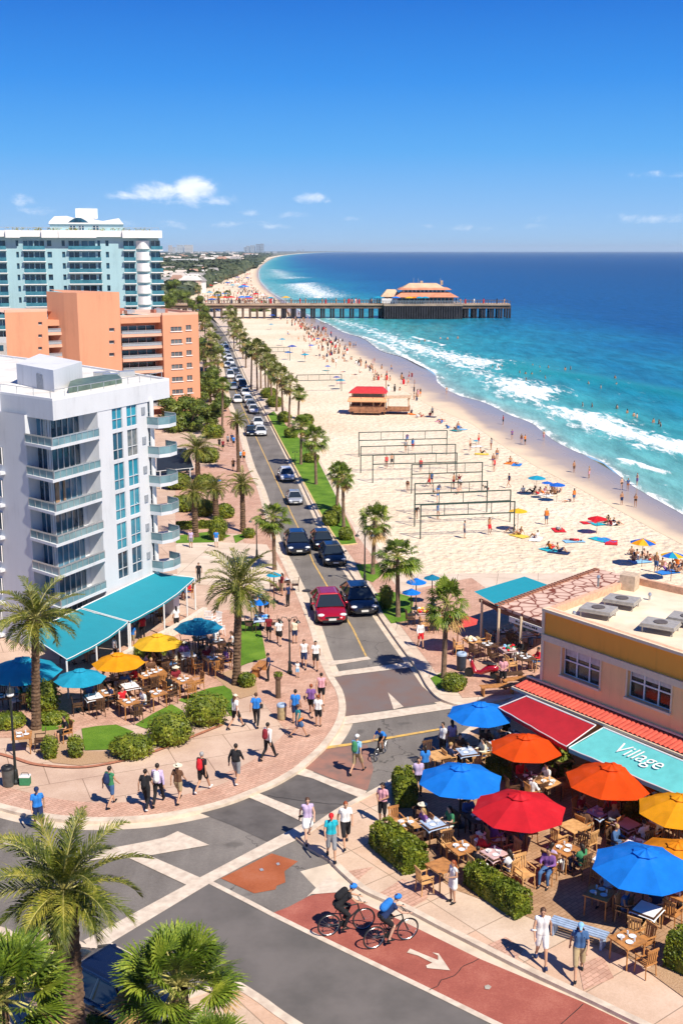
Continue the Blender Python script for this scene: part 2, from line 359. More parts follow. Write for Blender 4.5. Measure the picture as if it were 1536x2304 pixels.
# far land
SHORE=[(1640,1225),(1536,1158),(1464,1118),(1410,1085),(1356,1040),(1297,1017),(1244,990),(1195,952),(1147,934),(1090,906),(1027,888),(985,862),(978,842),(940,822),(900,802),(857,790),(817,762),(772,748),(745,733),(715,720),(675,700),(641,678),(612,660),(598,648),(583,628),(583,608),(596,592),(618,580),(650,573.5),(700,569.6),(760,567),(829,565.6)]
DRY=[(1640,1270),(1536,1216),(1488,1192),(1436,1160),(1384,1132),(1300,1087),(1237,1052),(1174,1024),(1136,996),(1107,973),(1058,940),(993,918),(951,888),(895,862),(860,836),(834,813),(799,795),(764,777),(728,757),(702,744),(680,724),(650,700),(622,678),(598,664),(584,650),(571,632),(569,614),(586,595),(610,581.5),(648,574),(700,570),(760,567.2),(829,565.7)]
b=MB(); b.poly([(-24000,5,-.1),(60,5,-.1)]+[W(x,y+3 if y>600 else y+.3,-.1) for x,y in SHORE]+[(1500,36000,-.1),(-24000,36000,-.1)])
b.build('ground',groundmat('inland_ground','land'),kind='structure')
# sand: from the seaside strip of the avenue to the wet band
SANDW=[(1700,1420),(1536,1340),(1430,1290),(1100,1290),(905,1292),(862,1240),(800,1180),(760,1120),(735,1060),(705,1010),(680,975),(645,920),(620,880),(590,850),(565,810),(548,775),(535,735),(520,705),(470,700),(440,690),(425,680),(434,655),(470,632),(508,614),(547,594),(594,581),(625,575),(672,570),(740,567.2),(829,565.7)]
sheet('beach_sand',[(x+4,y-7) if y>700 else ((x+3,y-1.5) if y>600 else (x,y-.1)) for x,y in smooth_line(DRY,3)][::1]+SANDW[::-1],.03,SAND)
WS=smooth_line(DRY,3); SH=smooth_line(SHORE,3)
def strip(name,pa,pb,z,m,n=220):
    def rs(pl):
        w=[W(x,y,z)[0:2] for x,y in pl]; L=[0]
        for a,c in zip(w[:-1],w[1:]): L.append(L[-1]+math.hypot(c[0]-a[0],c[1]-a[1])**.7)
        t=np.linspace(0,L[-1],n); return np.interp(t,L,[p[0] for p in w]),np.interp(t,L,[p[1] for p in w])
    ax,ay=rs(pa); bx,by=rs(pb); b=MB()
    for i in range(n-1): b.quad((ax[i],ay[i],z),(ax[i+1],ay[i+1],z),(bx[i+1],by[i+1],z),(bx[i],by[i],z))
    return b.build(name,m,kind='structure')
def wetstrip():
    z=.045; n=260
    def rs(pl):
        w=[W(x,y,z)[0:2] for x,y in pl]; L=[0]
        for a,c in zip(w[:-1],w[1:]): L.append(L[-1]+math.hypot(c[0]-a[0],c[1]-a[1])**.7)
        t=np.linspace(0,L[-1],n); return np.interp(t,L,[p[0] for p in w]),np.interp(t,L,[p[1] for p in w])
    ax,ay=rs([(x-(6 if y>700 else .8),y+(8 if y>700 else 1)) for x,y in WS]); bx,by=rs(SH_); b=MB(); K=8; vals=[]
    for i in range(n):
        for k in range(K+1): u=k/K; b.v.append((ax[i]*(1-u)+bx[i]*u,ay[i]*(1-u)+by[i]*u,z)); vals.append(u)
    for i in range(n-1):
        for k in range(K): b.f.append((i*(K+1)+k,(i+1)*(K+1)+k,(i+1)*(K+1)+k+1,i*(K+1)+k+1)); b.m.append(0)
    m,t,bs=nt('wet_sand'); co=coords(t); a_=t.nodes.new('ShaderNodeAttribute'); a_.attribute_name='wet'
    f=mathn(t,'ADD',a_.outputs['Fac'],mathn(t,'MULTIPLY',mathn(t,'SUBTRACT',noise(t,co,.16,5,.6).outputs['Fac'],.5),.55))
    rr=ramp(t,f,[(.05,(.72,.57,.40)),(.2,(.60,.47,.35)),(.36,(.44,.35,.285)),(.7,(.37,.30,.255)),(.95,(.31,.27,.24))]); t.links.new(rr.outputs[0],bs.inputs['Base Color'])
    r2=ramp(t,f,[(.1,.9),(.35,.4),(.8,.22)]); t.links.new(r2.outputs[0],bs.inputs['Roughness']); bs.inputs['Specular IOR Level'].default_value=.3; bump(t,bs,noise(t,co,2.5,3).outputs['Fac'],.08,.03)
    o=b.build('wet_sand',m,kind='structure'); at=o.data.attributes.new('wet','FLOAT','POINT'); at.data.foreach_set('value',np.array(vals,np.float32))
SH_=[(x,y-(6 if y>640 else .3)) for x,y in SH]
wetstrip()
# ---- asphalt
LK=[(440,690),(468,720),(487,770),(499,830),(514,901),(530,940),(542,971),(564,1049),(588,1104),(621,1216),(650,1276),(699,1386),(728,1473),(750,1521),(769,1552),(777,1583),(775,1610),(764,1637),(746,1664),(728,1685),(684,1725),(661,1741),(620,1764),(579,1781),(520,1804),(442,1825),(333,1843),(200,1848),(90,1838),(0,1818),(-160,1775)]
LKs=smooth_line(LK,5)
RK=[(455,690),(492,730),(520,770),(548,835),(575,890),(600,932),(624,976),(660,1047),(686,1101),(723,1179),(740,1216),(790,1290),(868,1407),(937,1503),(962,1545),(990,1572),(1040,1587),(1100,1580),(1160,1567)]
RKs=smooth_line(RK,5)
PK=[(1175,1558),(1100,1604),(1030,1655),(963,1700),(872,1758),(827,1783),(755,1822),(690,1866),(665,1884)]
PK2=[(742,1936),(768,1962),(795,1986),(827,2008),(911,2044),(990,2085),(1075,2128),(1190,2186),(1339,2256),(1438,2304),(1700,2430)]
BK=[(-200,2040),(0,2085),(37,2099),(120,2097),(183,2120),(217,2141),(275,2172),(362,2228),(420,2233),(475,2214),(517,2201),(583,2237),(640,2278),(720,2330),(800,2385),(900,2460)]
sheet('road',[(425,680),(-200,1700),(-400,2100),(-200,2500),(1750,2500),(1300,1500),(1000,1400),(700,1000),(590,850),(470,680)],0,ASP)
slab('sidewalk',[(430,690)]+LKs+[(-400,1700),(-900,1400),(-700,1000),(0,800),(300,720)],PROM)
slab('seaside_sidewalk',[(458,690)]+RKs+[(1400,1520),(1700,1520),(1900,1480)]+SANDW[:-10],APR)
slab('corner_sidewalk',PK+[(690,1905)]+PK2+[(1900,2300),(1800,1500),(1300,1500)],CONC)
slab('lower_sidewalk',BK+[(900,2700),(-400,2700)],CONC)
kerb('kerb',LKs,-.32); kerb('kerb',RKs,.3); kerb('kerb',smooth_line(PK),.25); kerb('kerb',smooth_line(PK2),.22); kerb('kerb',smooth_line(BK,3),-.28)
GUT=mat('gutter_concrete',(.64,.53,.41),r=.8,var=.08,sc=1.5,c2=(.54,.44,.33))
ribbon('gutter_strip',LKs,.45,.012,.004,GUT,zw=.12); ribbon('gutter_strip',RKs,-.012,-.35,.004,GUT,zw=.12)
ribbon('gutter_strip',smooth_line(PK2),-.012,-1.15,.004,GUT,zw=.12)
# brick bands along the kerbs
LKb=[p for p in LKs if p[1]>900]
ribbon('brick_band',[p for p in LKb if p[0]>560 or p[1]<1700],-.33,-2.2,.124,BRK,zw=.12)
ribbon('brick_band',[p for p in LKb if p[1]>1735 or (p[0]<640 and p[1]>1600)],-.33,-1.5,.124,BRK,zw=.12)
ribbon('brick_band',[p for p in RKs if 930<p[1]<1520],.8,2.3,.124,BRK,zw=.12)
def pave(pts): sheet('brick_paving',pts,.124,BRK)
pave([(600,1345),(560,1540),(640,1640),(700,1600),(735,1530),(712,1450),(650,1340)])
pave([(480,1000),(520,1000),(590,1110),(640,1280),(600,1290),(520,1180)])
for q in ([(768,1962),(840,1950),(812,1973),(800,1992)],[(846,2014),(905,1977),(962,2003),(960,2023),(928,2040),(915,2046)],[(1097,2125),(1137,2108),(1178,2135),(1160,2160)],[(1300,2170),(1355,2150),(1380,2200),(1312,2228)],[(950,1950),(990,1975),(960,2003),(925,1985)]):
    sheet('paving_patch',q,.1245,BRK)
# patio and terrace floors
sheet('patio_floor',[(880,1752),(1000,1690),(1180,1590),(1800,1620),(1800,2260),(1536,2200),(1400,2150),(1250,2090),(1180,2060),(1020,2000),(880,1900)],.126,groundmat('patio_pavers','paver'))
sheet('terrace_floor',[(0,1500),(200,1490),(420,1380),(540,1370),(538,1500),(500,1545),(400,1580),(300,1630),(180,1640),(150,1660),(0,1660),(-200,1600)],.126,BRK)
sheet('plaza_floor',[(905,1330),(1060,1300),(1200,1400),(1330,1440),(1180,1560),(1040,1570),(1000,1520),(930,1400)],.126,BRK)
sheet('plaza_walk',[(395,1215),(600,1225),(640,1290),(610,1330),(400,1310)],.1255,APR)
sheet('brick_paving',[(395,1060),(520,1040),(560,1120),(590,1200),(395,1200)],.1252,groundmat('brick_court','brick'))
# markings
def mk(pts,m=PAINT,z=.006,name='crosswalk_band'): sheet(name,pts,z+.012,m)
mk([(188,2116),(450,1974),(602,1894),(684,1851),(700,1860),(720,1866),(640,1902),(560,1941),(471,1988),(217,2141),(200,2130)])
mk([(680,1728),(740,1752),(825,1780),(812,1796),(760,1775),(705,1752),(661,1740)],z=.008)
mk([(576,1783),(640,1808),(708,1834),(684,1851),(620,1820),(556,1792)],z=.008)
mk([(400,1870),(471,1901),(335,1925),(300,1928),(230,1932),(200,1936),(190,1926),(250,1908),(330,1893),(370,1884)],z=.01,name='arrow_marking')
mk([(335,1924),(450,1974),(420,1991),(290,1930)],z=.008)
mk([(728,1488),(780,1484),(827,1477),(834,1483),(732,1499)]); mk([(736,1514),(921,1489),(926,1501),(760,1521),(740,1521)])
mk([(773,1613),(1002,1581),(1045,1590),(770,1631)],z=.008)
mk([(872,1557),(907,1590),(885,1596)],z=.01,name='arrow_marking')
mk([(728,1680),(800,1670),(990,1638),(991,1642),(800,1675),(728,1686)],YPAINT,z=.011,name='lane_line')
mk([(690,2018),(738,1970),(792,2005),(700,2012)],name='arrow_marking',z=.012)
b=MB()
for a,c in (((580,992),(621,1080)),((621,1080),(658,1161)),((658,1161),(681,1208)),((681,1208),(706,1268)),((706,1268),(746,1336)),((746,1336),(793,1414)),((793,1414),(824,1478)),((545,915),(580,992)),((518,850),(545,915))):
    p,q=W(*a),W(*c); d=(q-p).normalized(); n=Vector((-d.y,d.x,0))*.05; z=Vector((0,0,.006)); b.quad(p-n+z,q-n+z,q+n+z,p+n+z)
b.build('lane_line',YPAINT,kind='structure')
mk([(0,1886),(40,1895),(60,1912),(0,1896)],name='lane_line')
# bike lane
LN=[(468,1984),(560,2031),(609,2057),(700,2102),(962,2229),(1099,2297),(1500,2490)]
b=MB(); red=groundmat('bike_lane_red','redlane')
sheet('bike_lane',[(611,2055),(650,2040),(693,2017),(755,2000),(800,2024),(870,2057),(900,2070),(1078,2157),(1314,2256),(1700,2440),(1500,2480),(1099,2291),(962,2223),(700,2098)],.005,red)
ribbon('lane_line',LN,-.07,.13,.02,PAINT)
ribbon('lane_line',[(232,2117),(310,2160),(330,2172)],-.05,.1,.009,PAINT)
sheet('road_patch',[(497,1976),(611,1920),(670,1938),(640,1960),(642,1985),(622,1993),(620,2001),(572,2010)],.007,groundmat('orange_patch','patch'))
sheet('road_patch',[(682,1727),(729,1686),(800,1676),(826,1676),(840,1730),(827,1776),(820,1779)],.004,mat('asphalt_red_worn',(.27,.13,.095),r=.85,var=.25,sc=1.1,bmp=.2,c2=(.19,.13,.11)))
DARKA=mat('asphalt_repair',(.115,.103,.096),r=.85,var=.15,sc=1.2,bmp=.2,c2=(.085,.075,.07))
sheet('road_patch',[(442,1826),(556,1793),(620,1821),(684,1852),(602,1894),(520,1856)],.004,DARKA)
sheet('road_patch',[(579,1783),(661,1741),(705,1753),(812,1797),(760,1826),(706,1833),(640,1807)],.0045,DARKA)
sheet('road_patch',[(752,1523),(921,1502),(950,1545),(990,1578),(775,1612),(777,1585)],.004,mat('asphalt_brown',(.15,.12,.115),r=.85,var=.15,sc=.8,bmp=.2,c2=(.19,.12,.10)))
sheet('road_patch',[(200,2128),(240,2100),(452,1985),(471,1980),(560,2036),(700,2105),(1099,2300),(1000,2350),(720,2330),(640,2278),(517,2199),(475,2212),(362,2228),(275,2170)],.003,mat('asphalt_fresh',(.14,.125,.115),r=.85,var=.13,sc=.6,bmp=.2,c2=(.11,.10,.092)))
# arrow painted in the bike lane
mk([(922,2134),(950,2146),(985,2160),(985,2150),(972,2143),(986,2145),(1012,2183),(960,2178),(958,2172),(972,2166),(940,2150),(915,2143)],name='arrow_marking',z=.013)
mk([(1089,2218),(1098,2215),(1105,2220),(1100,2226),(1091,2225)],name='manhole_cover',z=.013,m=mat('manhole',(.4,.36,.3),r=.6))
for q in ([(583,1955),(590,1953),(594,1958),(587,1960)],[(621,1942),(627,1940),(630,1945),(624,1947)]): mk(q,name='utility_cover',z=.014,m=mat('cover_steel',(.5,.52,.55),r=.5,metal=.4))
# lawns and beds
for q in ([(184,1639),(220,1633),(262,1630),(302,1646),(255,1676),(251,1686),(191,1688)],[(304,1630),(345,1605),(386,1584),(412,1599),(419,1613),(380,1630),(339,1637),(328,1639)],
          [(401,1575),(430,1562),(470,1548),(503,1542),(520,1552),(527,1575),(521,1612),(503,1590),(430,1586)],[(538,1397),(582,1397),(592,1440),(599,1480),(557,1492),(538,1500)],
          [(396,1205),(480,1195),(520,1205),(480,1220),(396,1222)],[(525,1205),(560,1198),(562,1205),(530,1222)]):
    sheet('lawn',q,.135,LAWN)
sheet('lawn',[(90,1625),(135,1607),(170,1622),(140,1640),(95,1645)],.135,LAWN)
STR=[(602,932),(627,981),(671,1062),(700,1114),(728,1166),(760,1216),(770,1226),(802,1223),(786,1180),(772,1150),(740,1085),(712,1030),(690,1000),(660,975),(636,948),(616,925)]
sheet('lawn',STR,.135,LAWN)
kerb('lawn_edging',smooth_line(STR[:8],3),-.14,z0=.1,z1=.17,m=mat('edging_ochre',(.65,.48,.22),r=.8))
sheet('lawn',[(842,1335),(880,1330),(930,1345),(925,1395),(880,1402),(862,1380)],.135,LAWN)
sheet('lawn',[(800,1270),(850,1268),(862,1290),(838,1310),(815,1300)],.135,LAWN)
sheet('lawn',[(968,1525),(1000,1510),(1010,1545),(985,1550)],.135,LAWN)
for q in ([(80,1690),(130,1665),(190,1690),(250,1690),(330,1700),(260,1712),(180,1722),(120,1716)],[(30,1645),(90,1640),(140,1645),(160,1665),(110,1682),(50,1680)],[(480,1520),(527,1505),(575,1520),(580,1560),(540,1572),(525,1560)],[(1450,2180),(1536,2150),(1700,2200),(1600,2290)],[(890,1392),(920,1385),(925,1398),(900,1404)]):
    sheet('planting_bed',q,.13,MUL)
ribbon('bed_edging',smooth_line([(-30,1690),(30,1706),(85,1722),(180,1728),(262,1716),(340,1695),(420,1664),(500,1632)]),-.09,.09,.16,mat('edging_brick',(.42,.17,.1),r=.8),zw=.12)
# ---- sea
def seg_dist(X,Y,pl):
    best=np.full(X.shape,1e18); 
    for (x0,y0),(x1,y1) in zip(pl[:-1],pl[1:]):
        dx,dy=x1-x0,y1-y0; L=dx*dx+dy*dy+1e-12
        t=np.clip(((X-x0)*dx+(Y-y0)*dy)/L,0,1); d=np.hypot(X-(x0+t*dx),Y-(y0+t*dy)); best=np.minimum(best,d)
    return best
def inside(X,Y,pg):
    c=np.zeros(X.shape,bool); n=len(pg)
    for i in range(n):
        x0,y0=pg[i];x1,y1=pg[(i+1)%n]
        if y0==y1: continue
        k=((y0>Y)!=(y1>Y))&(X<(x1-x0)*(Y-y0)/(y1-y0)+x0); c^=k
    return c
def make_sea():
    ys=[1320-4*i for i in range(150)]            # 1320..724
    y=722.0
    while y>640: ys.append(y); y-=2.2
    while y>580: ys.append(y); y-=1.3
    while y>568: ys.append(y); y-=.6
    while y>566.1: ys.append(y); y-=.3
    shp=sorted(smooth_line(SHORE,4),key=lambda p:p[1]) ; sy=np.array([p[1] for p in shp]); sx=np.array([p[0] for p in shp])
    NX=260; rows=[]
    for y in ys:
        x0=float(np.interp(y,sy,sx)) if y<=1225 else 1640+(y-1225)*1.6
        if y<565.6: x0=829-(565.6-y)*60
        x1=max(2000,x0+300)
        u=np.linspace(0,1,NX)**1.15
        rows.append([(x0+(x1-x0)*k,y) for k in u])
    PX=np.array([[p[0] for p in r] for r in rows]); PY=np.array([[p[1] for p in r] for r in rows])
    a=(PX-768)/FPX; bb=-(PY-1152)/FPX; ry=CT+bb*ST; rz=-ST+bb*CT; t=(.06-HC)/rz; X=a*t; Y=ry*t
    sw=[tuple(W(x,y)[0:2]) for x,y in smooth_line(SHORE,3)]
    d=seg_dist(X,Y,sw)
    foam=np.zeros(X.shape)
    F=[[(1209,912),(1265,920),(1314,930),(1366,934),(1419,962),(1471,981),(1560,1000),(1660,1030),(1660,1060),(1536,1024),(1499,1024),(1453,1010),(1384,989),(1331,975),(1279,951),(1237,932)],
       [(740,716),(800,730),(845,745),(880,757),(919,770),(958,779),(1003,792),(1070,806),(1142,817),(1115,828),(1084,838),(1063,839),(1010,820),(968,804),(919,792),(868,773),(860,758),(820,744),(770,728)],
       [(1050,834),(1084,838),(1122,852),(1192,857),(1223,870),(1268,884),(1244,897),(1206,909),(1157,900),(1122,886),(1105,862)],
       [(640,640),(700,636),(725,648),(752,660),(768,665),(745,672),(700,671),(668,660)],[(612,606),(636,612),(650,624),(690,624),(640,628),(622,620)]]
    for pg in F:
        wp=[tuple(W(x,y)[0:2]) for x,y in pg]; ins=inside(X,Y,wp); dd=seg_dist(X,Y,wp+[wp[0]])
        depth=max(2.2,.03*np.mean([p[1] for p in wp])); e=np.clip(.5+dd/depth*np.where(ins,1,-1)*.5,0,1); foam=np.maximum(foam,e)
    for pl,wd in (([(1400,1037),(1440,1050),(1490,1066)],1.0),([(820,760),(870,778),(905,800),(980,842)],1.0),([(930,760),(1000,778)],.9)):
        wp=[tuple(W(x,y)[0:2]) for x,y in pl]; dd=seg_dist(X,Y,wp); foam=np.maximum(foam,np.clip(.85-dd/(wd*2),0,1))
    swell=np.exp(-(seg_dist(X,Y,[tuple(W(x,y)[0:2]) for x,y in ((1142,818),(1200,838),(1300,850),(1400,868),(1536,893),(1700,930))])/5)**2)
    k,n=X.shape; v=np.stack([X.ravel(),Y.ravel(),np.full(X.size,.06)],1)
    # gentle swell relief
    v[:,2]+=np.clip(d.ravel()/20,0,1)*(.10*np.sin(d.ravel()/6.5+np.sin(Y.ravel()/31)*1.3))*np.clip(1.2-Y.ravel()/900,0,1)+foam.ravel()*.22+swell.ravel()*.5
    v[:,2]=np.maximum(v[:,2],.05)
    f=[(i*n+j,i*n+j+1,(i+1)*n+j+1,(i+1)*n+j) for i in range(k-1) for j in range(n-1)]
    me=bpy.data.meshes.new('sea'); me.from_pydata(v.tolist(),[],f)
    for nm,arr in (('offshore',d),('foam',foam),('swell',swell)):
        at=me.attributes.new(nm,'FLOAT','POINT'); at.data.foreach_set('value',arr.ravel().astype(np.float32))
    me.polygons.foreach_set('use_smooth',[True]*len(f))
    m,t,b=nt('sea_water'); co=coords(t)
    def at(nm): a_=t.nodes.new('ShaderNodeAttribute'); a_.attribute_name=nm; return a_.outputs['Fac']
    ds=at('offshore'); fo=at('foam')
    mp=t.nodes.new('ShaderNodeMapping'); mp.inputs['Rotation'].default_value=(0,0,R(-55)); mp.inputs['Scale'].default_value=(1,.28,1); t.links.new(co,mp.inputs[0])
    big=noise(t,mp.outputs[0],.022,4,.6); med=noise(t,mp.outputs[0],.35,5,.62); fine=noise(t,mp.outputs[0],1.7,4,.6)
    q=mathn(t,'ADD',mathn(t,'MULTIPLY',mathn(t,'POWER',mathn(t,'MULTIPLY',ds,1/400),.5),1.0),mathn(t,'MULTIPLY',mathn(t,'SUBTRACT',big.outputs['Fac'],.5),.28))
    colr=ramp(t,q,[(0,(.36,.40,.35)),(.08,(.16,.40,.38)),(.19,(.045,.29,.30)),(.29,(.014,.20,.28)),(.38,(.005,.115,.25)),(.50,(.003,.065,.20)),(1,(.002,.042,.15))]).outputs[0]
    dk=ramp(t,med.outputs['Fac'],[(.35,.72),(.5,1.0),(.65,1.3)]).outputs[0]
    colr=mixc(t,1.0,colr,dk,'MULTIPLY')
    colr=mixc(t,mathn(t,'MULTIPLY',at('swell'),.6),colr,(.008,.24,.24))
    # foam: traced surf + lacy streaks + waterline
    lace=noise(t,mp.outputs[0],.9,7,.72); lace.inputs['Distortion'].default_value=.6
    near=ramp(t,mathn(t,'MULTIPLY',ds,1/60),[(0,.16),(.35,.15),(1,0)]).outputs[0]
    edge=ramp(t,ds,[(0,1.0),(.5,.9),(1.0,0)]).outputs[0]
    edge=ramp(t,mathn(t,'MULTIPLY',ds,1/5),[(0,.55),(.1,.4),(.3,.05),(1,0)]).outputs[0]
    sft=mathn(t,'ADD',mathn(t,'MAXIMUM',mathn(t,'MULTIPLY',fo,1.15),mathn(t,'ADD',near,edge)),mathn(t,'MULTIPLY',mathn(t,'SUBTRACT',lace.outputs['Fac'],.5),2.5))
    fm=ramp(t,sft,[(.52,0),(.88,1)]).outputs[0]
    colr=mixc(t,fm,colr,(.82,.84,.85))
    t.links.new(colr,b.inputs['Base Color']); 
    rg=mathn(t,'ADD',mathn(t,'MULTIPLY',fm,.5),.3); t.links.new(rg,b.inputs['Roughness']); b.inputs['Specular IOR Level'].default_value=.16; b.inputs['IOR'].default_value=1.2
    h=mathn(t,'ADD',med.outputs['Fac'],mathn(t,'MULTIPLY',fine.outputs['Fac'],.35)); bump(t,b,h,.55,.6)
    me.materials.append(m); link('sea',me,kind='structure')
make_sea()
# ================= PLANTS
FRG=leafmat('palm_frond',(.03,.048,.008),(.115,.14,.015),(.44,.38,.06),1.2,.14)  # brightest yellow tone paints lit highlights onto the fronds
FRG2=leafmat('palm_fan',(.03,.06,.007),(.115,.18,.013),(.38,.42,.05),1.2,.14)
FRD=leafmat('palm_far',(.05,.07,.015),(.12,.14,.022),(.28,.27,.06),1.5,.15)
HG=leafmat('hedge_leaf',(.04,.07,.006),(.13,.17,.012),(.40,.40,.035),2.2,.15)
HG2=leafmat('tree_leaf',(.03,.055,.008),(.10,.14,.015),(.26,.28,.035),1.0,.15)
BARK=mat('palm_bark',(.13,.078,.045),r=.95,var=.3,sc=7,bmp=.8,c2=(.05,.028,.016),bsc=9)
BARKL=mat('palm_bark_grey',(.2,.13,.085),r=.95,var=.3,sc=6,bmp=.7,c2=(.10,.065,.04),bsc=10)
DRY_=mat('dry_frond',(.38,.24,.09),r=.9,var=.3,sc=9,c2=(.16,.09,.03))
PET=mat('frond_stem',(.42,.38,.12),r=.6,var=.2,sc=5)
def frond(b,rg,az,el,L,droop,nl,ll,wl,m=0,ms=1,vee=.35,w0=.03):
    """feather palm leaf: arching stem with two rows of narrow leaflets"""
    n=9; pts=[]; p=Vector((0,0,0)); e=el; hd=Vector((math.cos(az),math.sin(az),0)); tw=rg.uniform(-.25,.25)
    for i in range(n+1):
        pts.append(p.copy()); p=p+(hd*math.cos(e)+Vector((0,0,math.sin(e))))*(L/n); e-=droop/n*(.35+1.3*i/n)
    side=Vector((-hd.y,hd.x,0)); b.tube(pts,[w0*(1-.85*i/n) for i in range(n+1)],4,ms,cap=False)
    for k in range(nl):
        t=.14+.86*(k+.5)/nl; x=t*n; i=min(int(x),n-1); f=x-i; q=pts[i].lerp(pts[i+1],f); d=(pts[i+1]-pts[i]).normalized()
        up=side.cross(d); up=-up if up.z<0 else up
        prof=math.sin(PI*min(1,max(.0,.12+.86*t)))**.55
        for sg in (-1,1):
            a=R(rg.uniform(38,60))*(1-.45*t); v=(d*math.cos(a)+side*sg*math.sin(a)+up*(vee+sg*tw+rg.uniform(-.15,.15))).normalized()
            l=ll*prof*rg.uniform(.8,1.1); tip=q+v*l+Vector((0,0,-.28*l*rg.uniform(.5,1.3))); mid=q+v*l*.5
            wv=d*wl*.5
            b.quad(q-wv*.6,mid-wv,mid+wv,q+wv*.6,m); b.tri(mid-wv,tip,mid+wv,m)
def date_crown(seed,L,nf=44,nl=34,ll=.5,wl=.05,skirt=True):
    rg=random.Random(seed); b=MB()
    for i in range(nf):
        u=(i+.5)/nf; el=R(82-118*u**.85)+rg.uniform(-.12,.12); az=i*2.39996+rg.uniform(-.25,.25)
        frond(b,rg,az,el,L*rg.uniform(.85,1.06)*(.72+.28*math.sin(PI*min(1,u+.25))),R(58+34*(1-abs(u-.4)))*rg.uniform(.7,1.15),nl,ll*L/2.3,wl*L/2.3)
    if skirt:
        for i in range(18):      # cut leaf bases below the crown
            a=i*2.4; c=Vector((math.cos(a),math.sin(a),0)); z=-.35*L*.45*(i/18)-.05
            b.tube([c*.05+Vector((0,0,z-.12)),c*.24*L/2.2+Vector((0,0,z+.02)),c*.32*L/2.2+Vector((0,0,z+.14))],[.09*L/2.2,.07*L/2.2,.02],5,2)
    return b
def fan_crown(seed,r,nf=34,nseg=20,petl=.55,m=0,ms=1,droopy=.5,span=135):
    rg=random.Random(seed); b=MB()
    for i in range(nf):
        u=(i+.5)/nf; el=R(80-span*u**.9)+rg.uniform(-.15,.15); az=i*2.39996+rg.uniform(-.3,.3)
        hd=Vector((math.cos(az),math.sin(az),0)); d=hd*math.cos(el)+Vector((0,0,math.sin(el))); pl=r*petl*rg.uniform(.85,1.1)
        c=d*pl+Vector((0,0,-.06*r)); b.tube([(0,0,0),d*pl*.5+Vector((0,0,.02*r)),c],[.022*r,.016*r,.012*r],4,ms,cap=False)
        side=Vector((-hd.y,hd.x,0)); nrm=side.cross(d).normalized(); 
        if nrm.z<0: nrm=-nrm
        roll=rg.uniform(-.5,.5); side=(side*math.cos(roll)+nrm*math.sin(roll)); nrm=side.cross(d).normalized(); R0=r*.5*rg.uniform(.85,1.1)
        for k in range(nseg):
            a=R(-112+224*(k+.5)/nseg)+rg.uniform(-.03,.03); v=d*math.cos(a)+side*math.sin(a)
            l=R0*(1.0-.22*abs(a)/2)*rg.uniform(.88,1.08); wv=(d*-math.sin(a)+side*math.cos(a))*(l*.62*R(224/nseg)*.62)
            mid=c+v*l*.58+nrm*(.05*r*(-1)**k*.4); tip=c+v*l+Vector((0,0,-droopy*l*rg.uniform(.3,.8)))-nrm*.03*r
            b.quad(c,mid-wv,mid+wv,c+v*.001,m) if False else b.tri(c,mid-wv,mid+wv,2 if u>.87 else m); b.tri(mid-wv,tip,mid+wv,2 if u>.87 else m)
    return b
def trunk_mb(h,r0,r1,seed,scale_bark=True,lean=0.0,n=12):
    rg=random.Random(seed); b=MB(); k=max(10,int(h/(.085 if scale_bark else .2))); base=0
    for i in range(k+1):
        t=i/k; z=h*t; r=(r0+(r1-r0)*min(1,t*1.1))*(1+.25*max(0,1-t*9)); 
        if scale_bark: r*=1+.10*(1 if i%2 else -.4)
        for j in range(n):
            a=2*PI*j/n+(.5*(i%2)*2*PI/n if scale_bark else 0); q=r*(1+rg.uniform(-.05,.07)*(1.6 if scale_bark else .6)+(.05 if (i+j)%2 and scale_bark else 0))
            b.v.append((q*math.cos(a)+lean*t*t*h,q*math.sin(a),z))
    for i in range(k):
        for j in range(n):
            j2=(j+1)%n; b.f.append((i*n+j,i*n+j2,(i+1)*n+j2,(i+1)*n+j)); b.m.append(0)
    return b
PALMC={}
def palm(label,cx,cy,bx,by,rpx,kind,seed=1,far=False,z=None,group='palm trees along the avenue',near=False,tr=None):
    """crown centre and foot are read from the photo; radius in photo pixels"""
    if by is None: yb=yg(cy,z); p=W(bx,yb,.12)
    else: p=W(bx,by,.12); z=HC*(1-(cy-YH)/(by-YH))
    h=max(.8,z); sc_=FPX/ (p.y*CT+(HC-h)*ST); r=rpx/sc_
    t=thing('palm_tree',label,'palm tree',p,seed*1.7,group)
    rr=(tr or (.17 if kind=='date' else .12))
    if not near: t.rotation_euler=(((seed*37)%11-5)*.009,((seed*53)%11-5)*.009,seed*1.7)
    key=(kind,far,near,seed%4 if far else seed)
    ck=PALMC.get(key)
    if ck is None:
        if kind=='date': mb=date_crown(seed,1.0*2.3,36 if near else 38,58 if near else 26,.62 if near else .55,.042 if near else .06); ms=[FRG,PET,BARK]
        else: mb=fan_crown(seed,2.3,44 if near else (16 if far else 30),34 if near else (10 if far else 20),droopy=.35 if near else .6,span=104 if near else 135); ms=[FRD if far else FRG2,PET,DRY_]
        ck=mb.mesh('palm_crown',ms); PALMC[key]=ck
    c=link('crown',ck,t); c.location=(0,0,h); k=r/2.15; q_=1+((seed*29)%7-3)*.035; c.scale=(k*q_,k*q_,k*(2-q_))
    tk=trunk_mb(h,rr*1.15,rr*.95,seed,near or kind=='date',n=16 if near else 9).build('trunk',BARK if kind=='date' or near else BARKL,t)
    return t
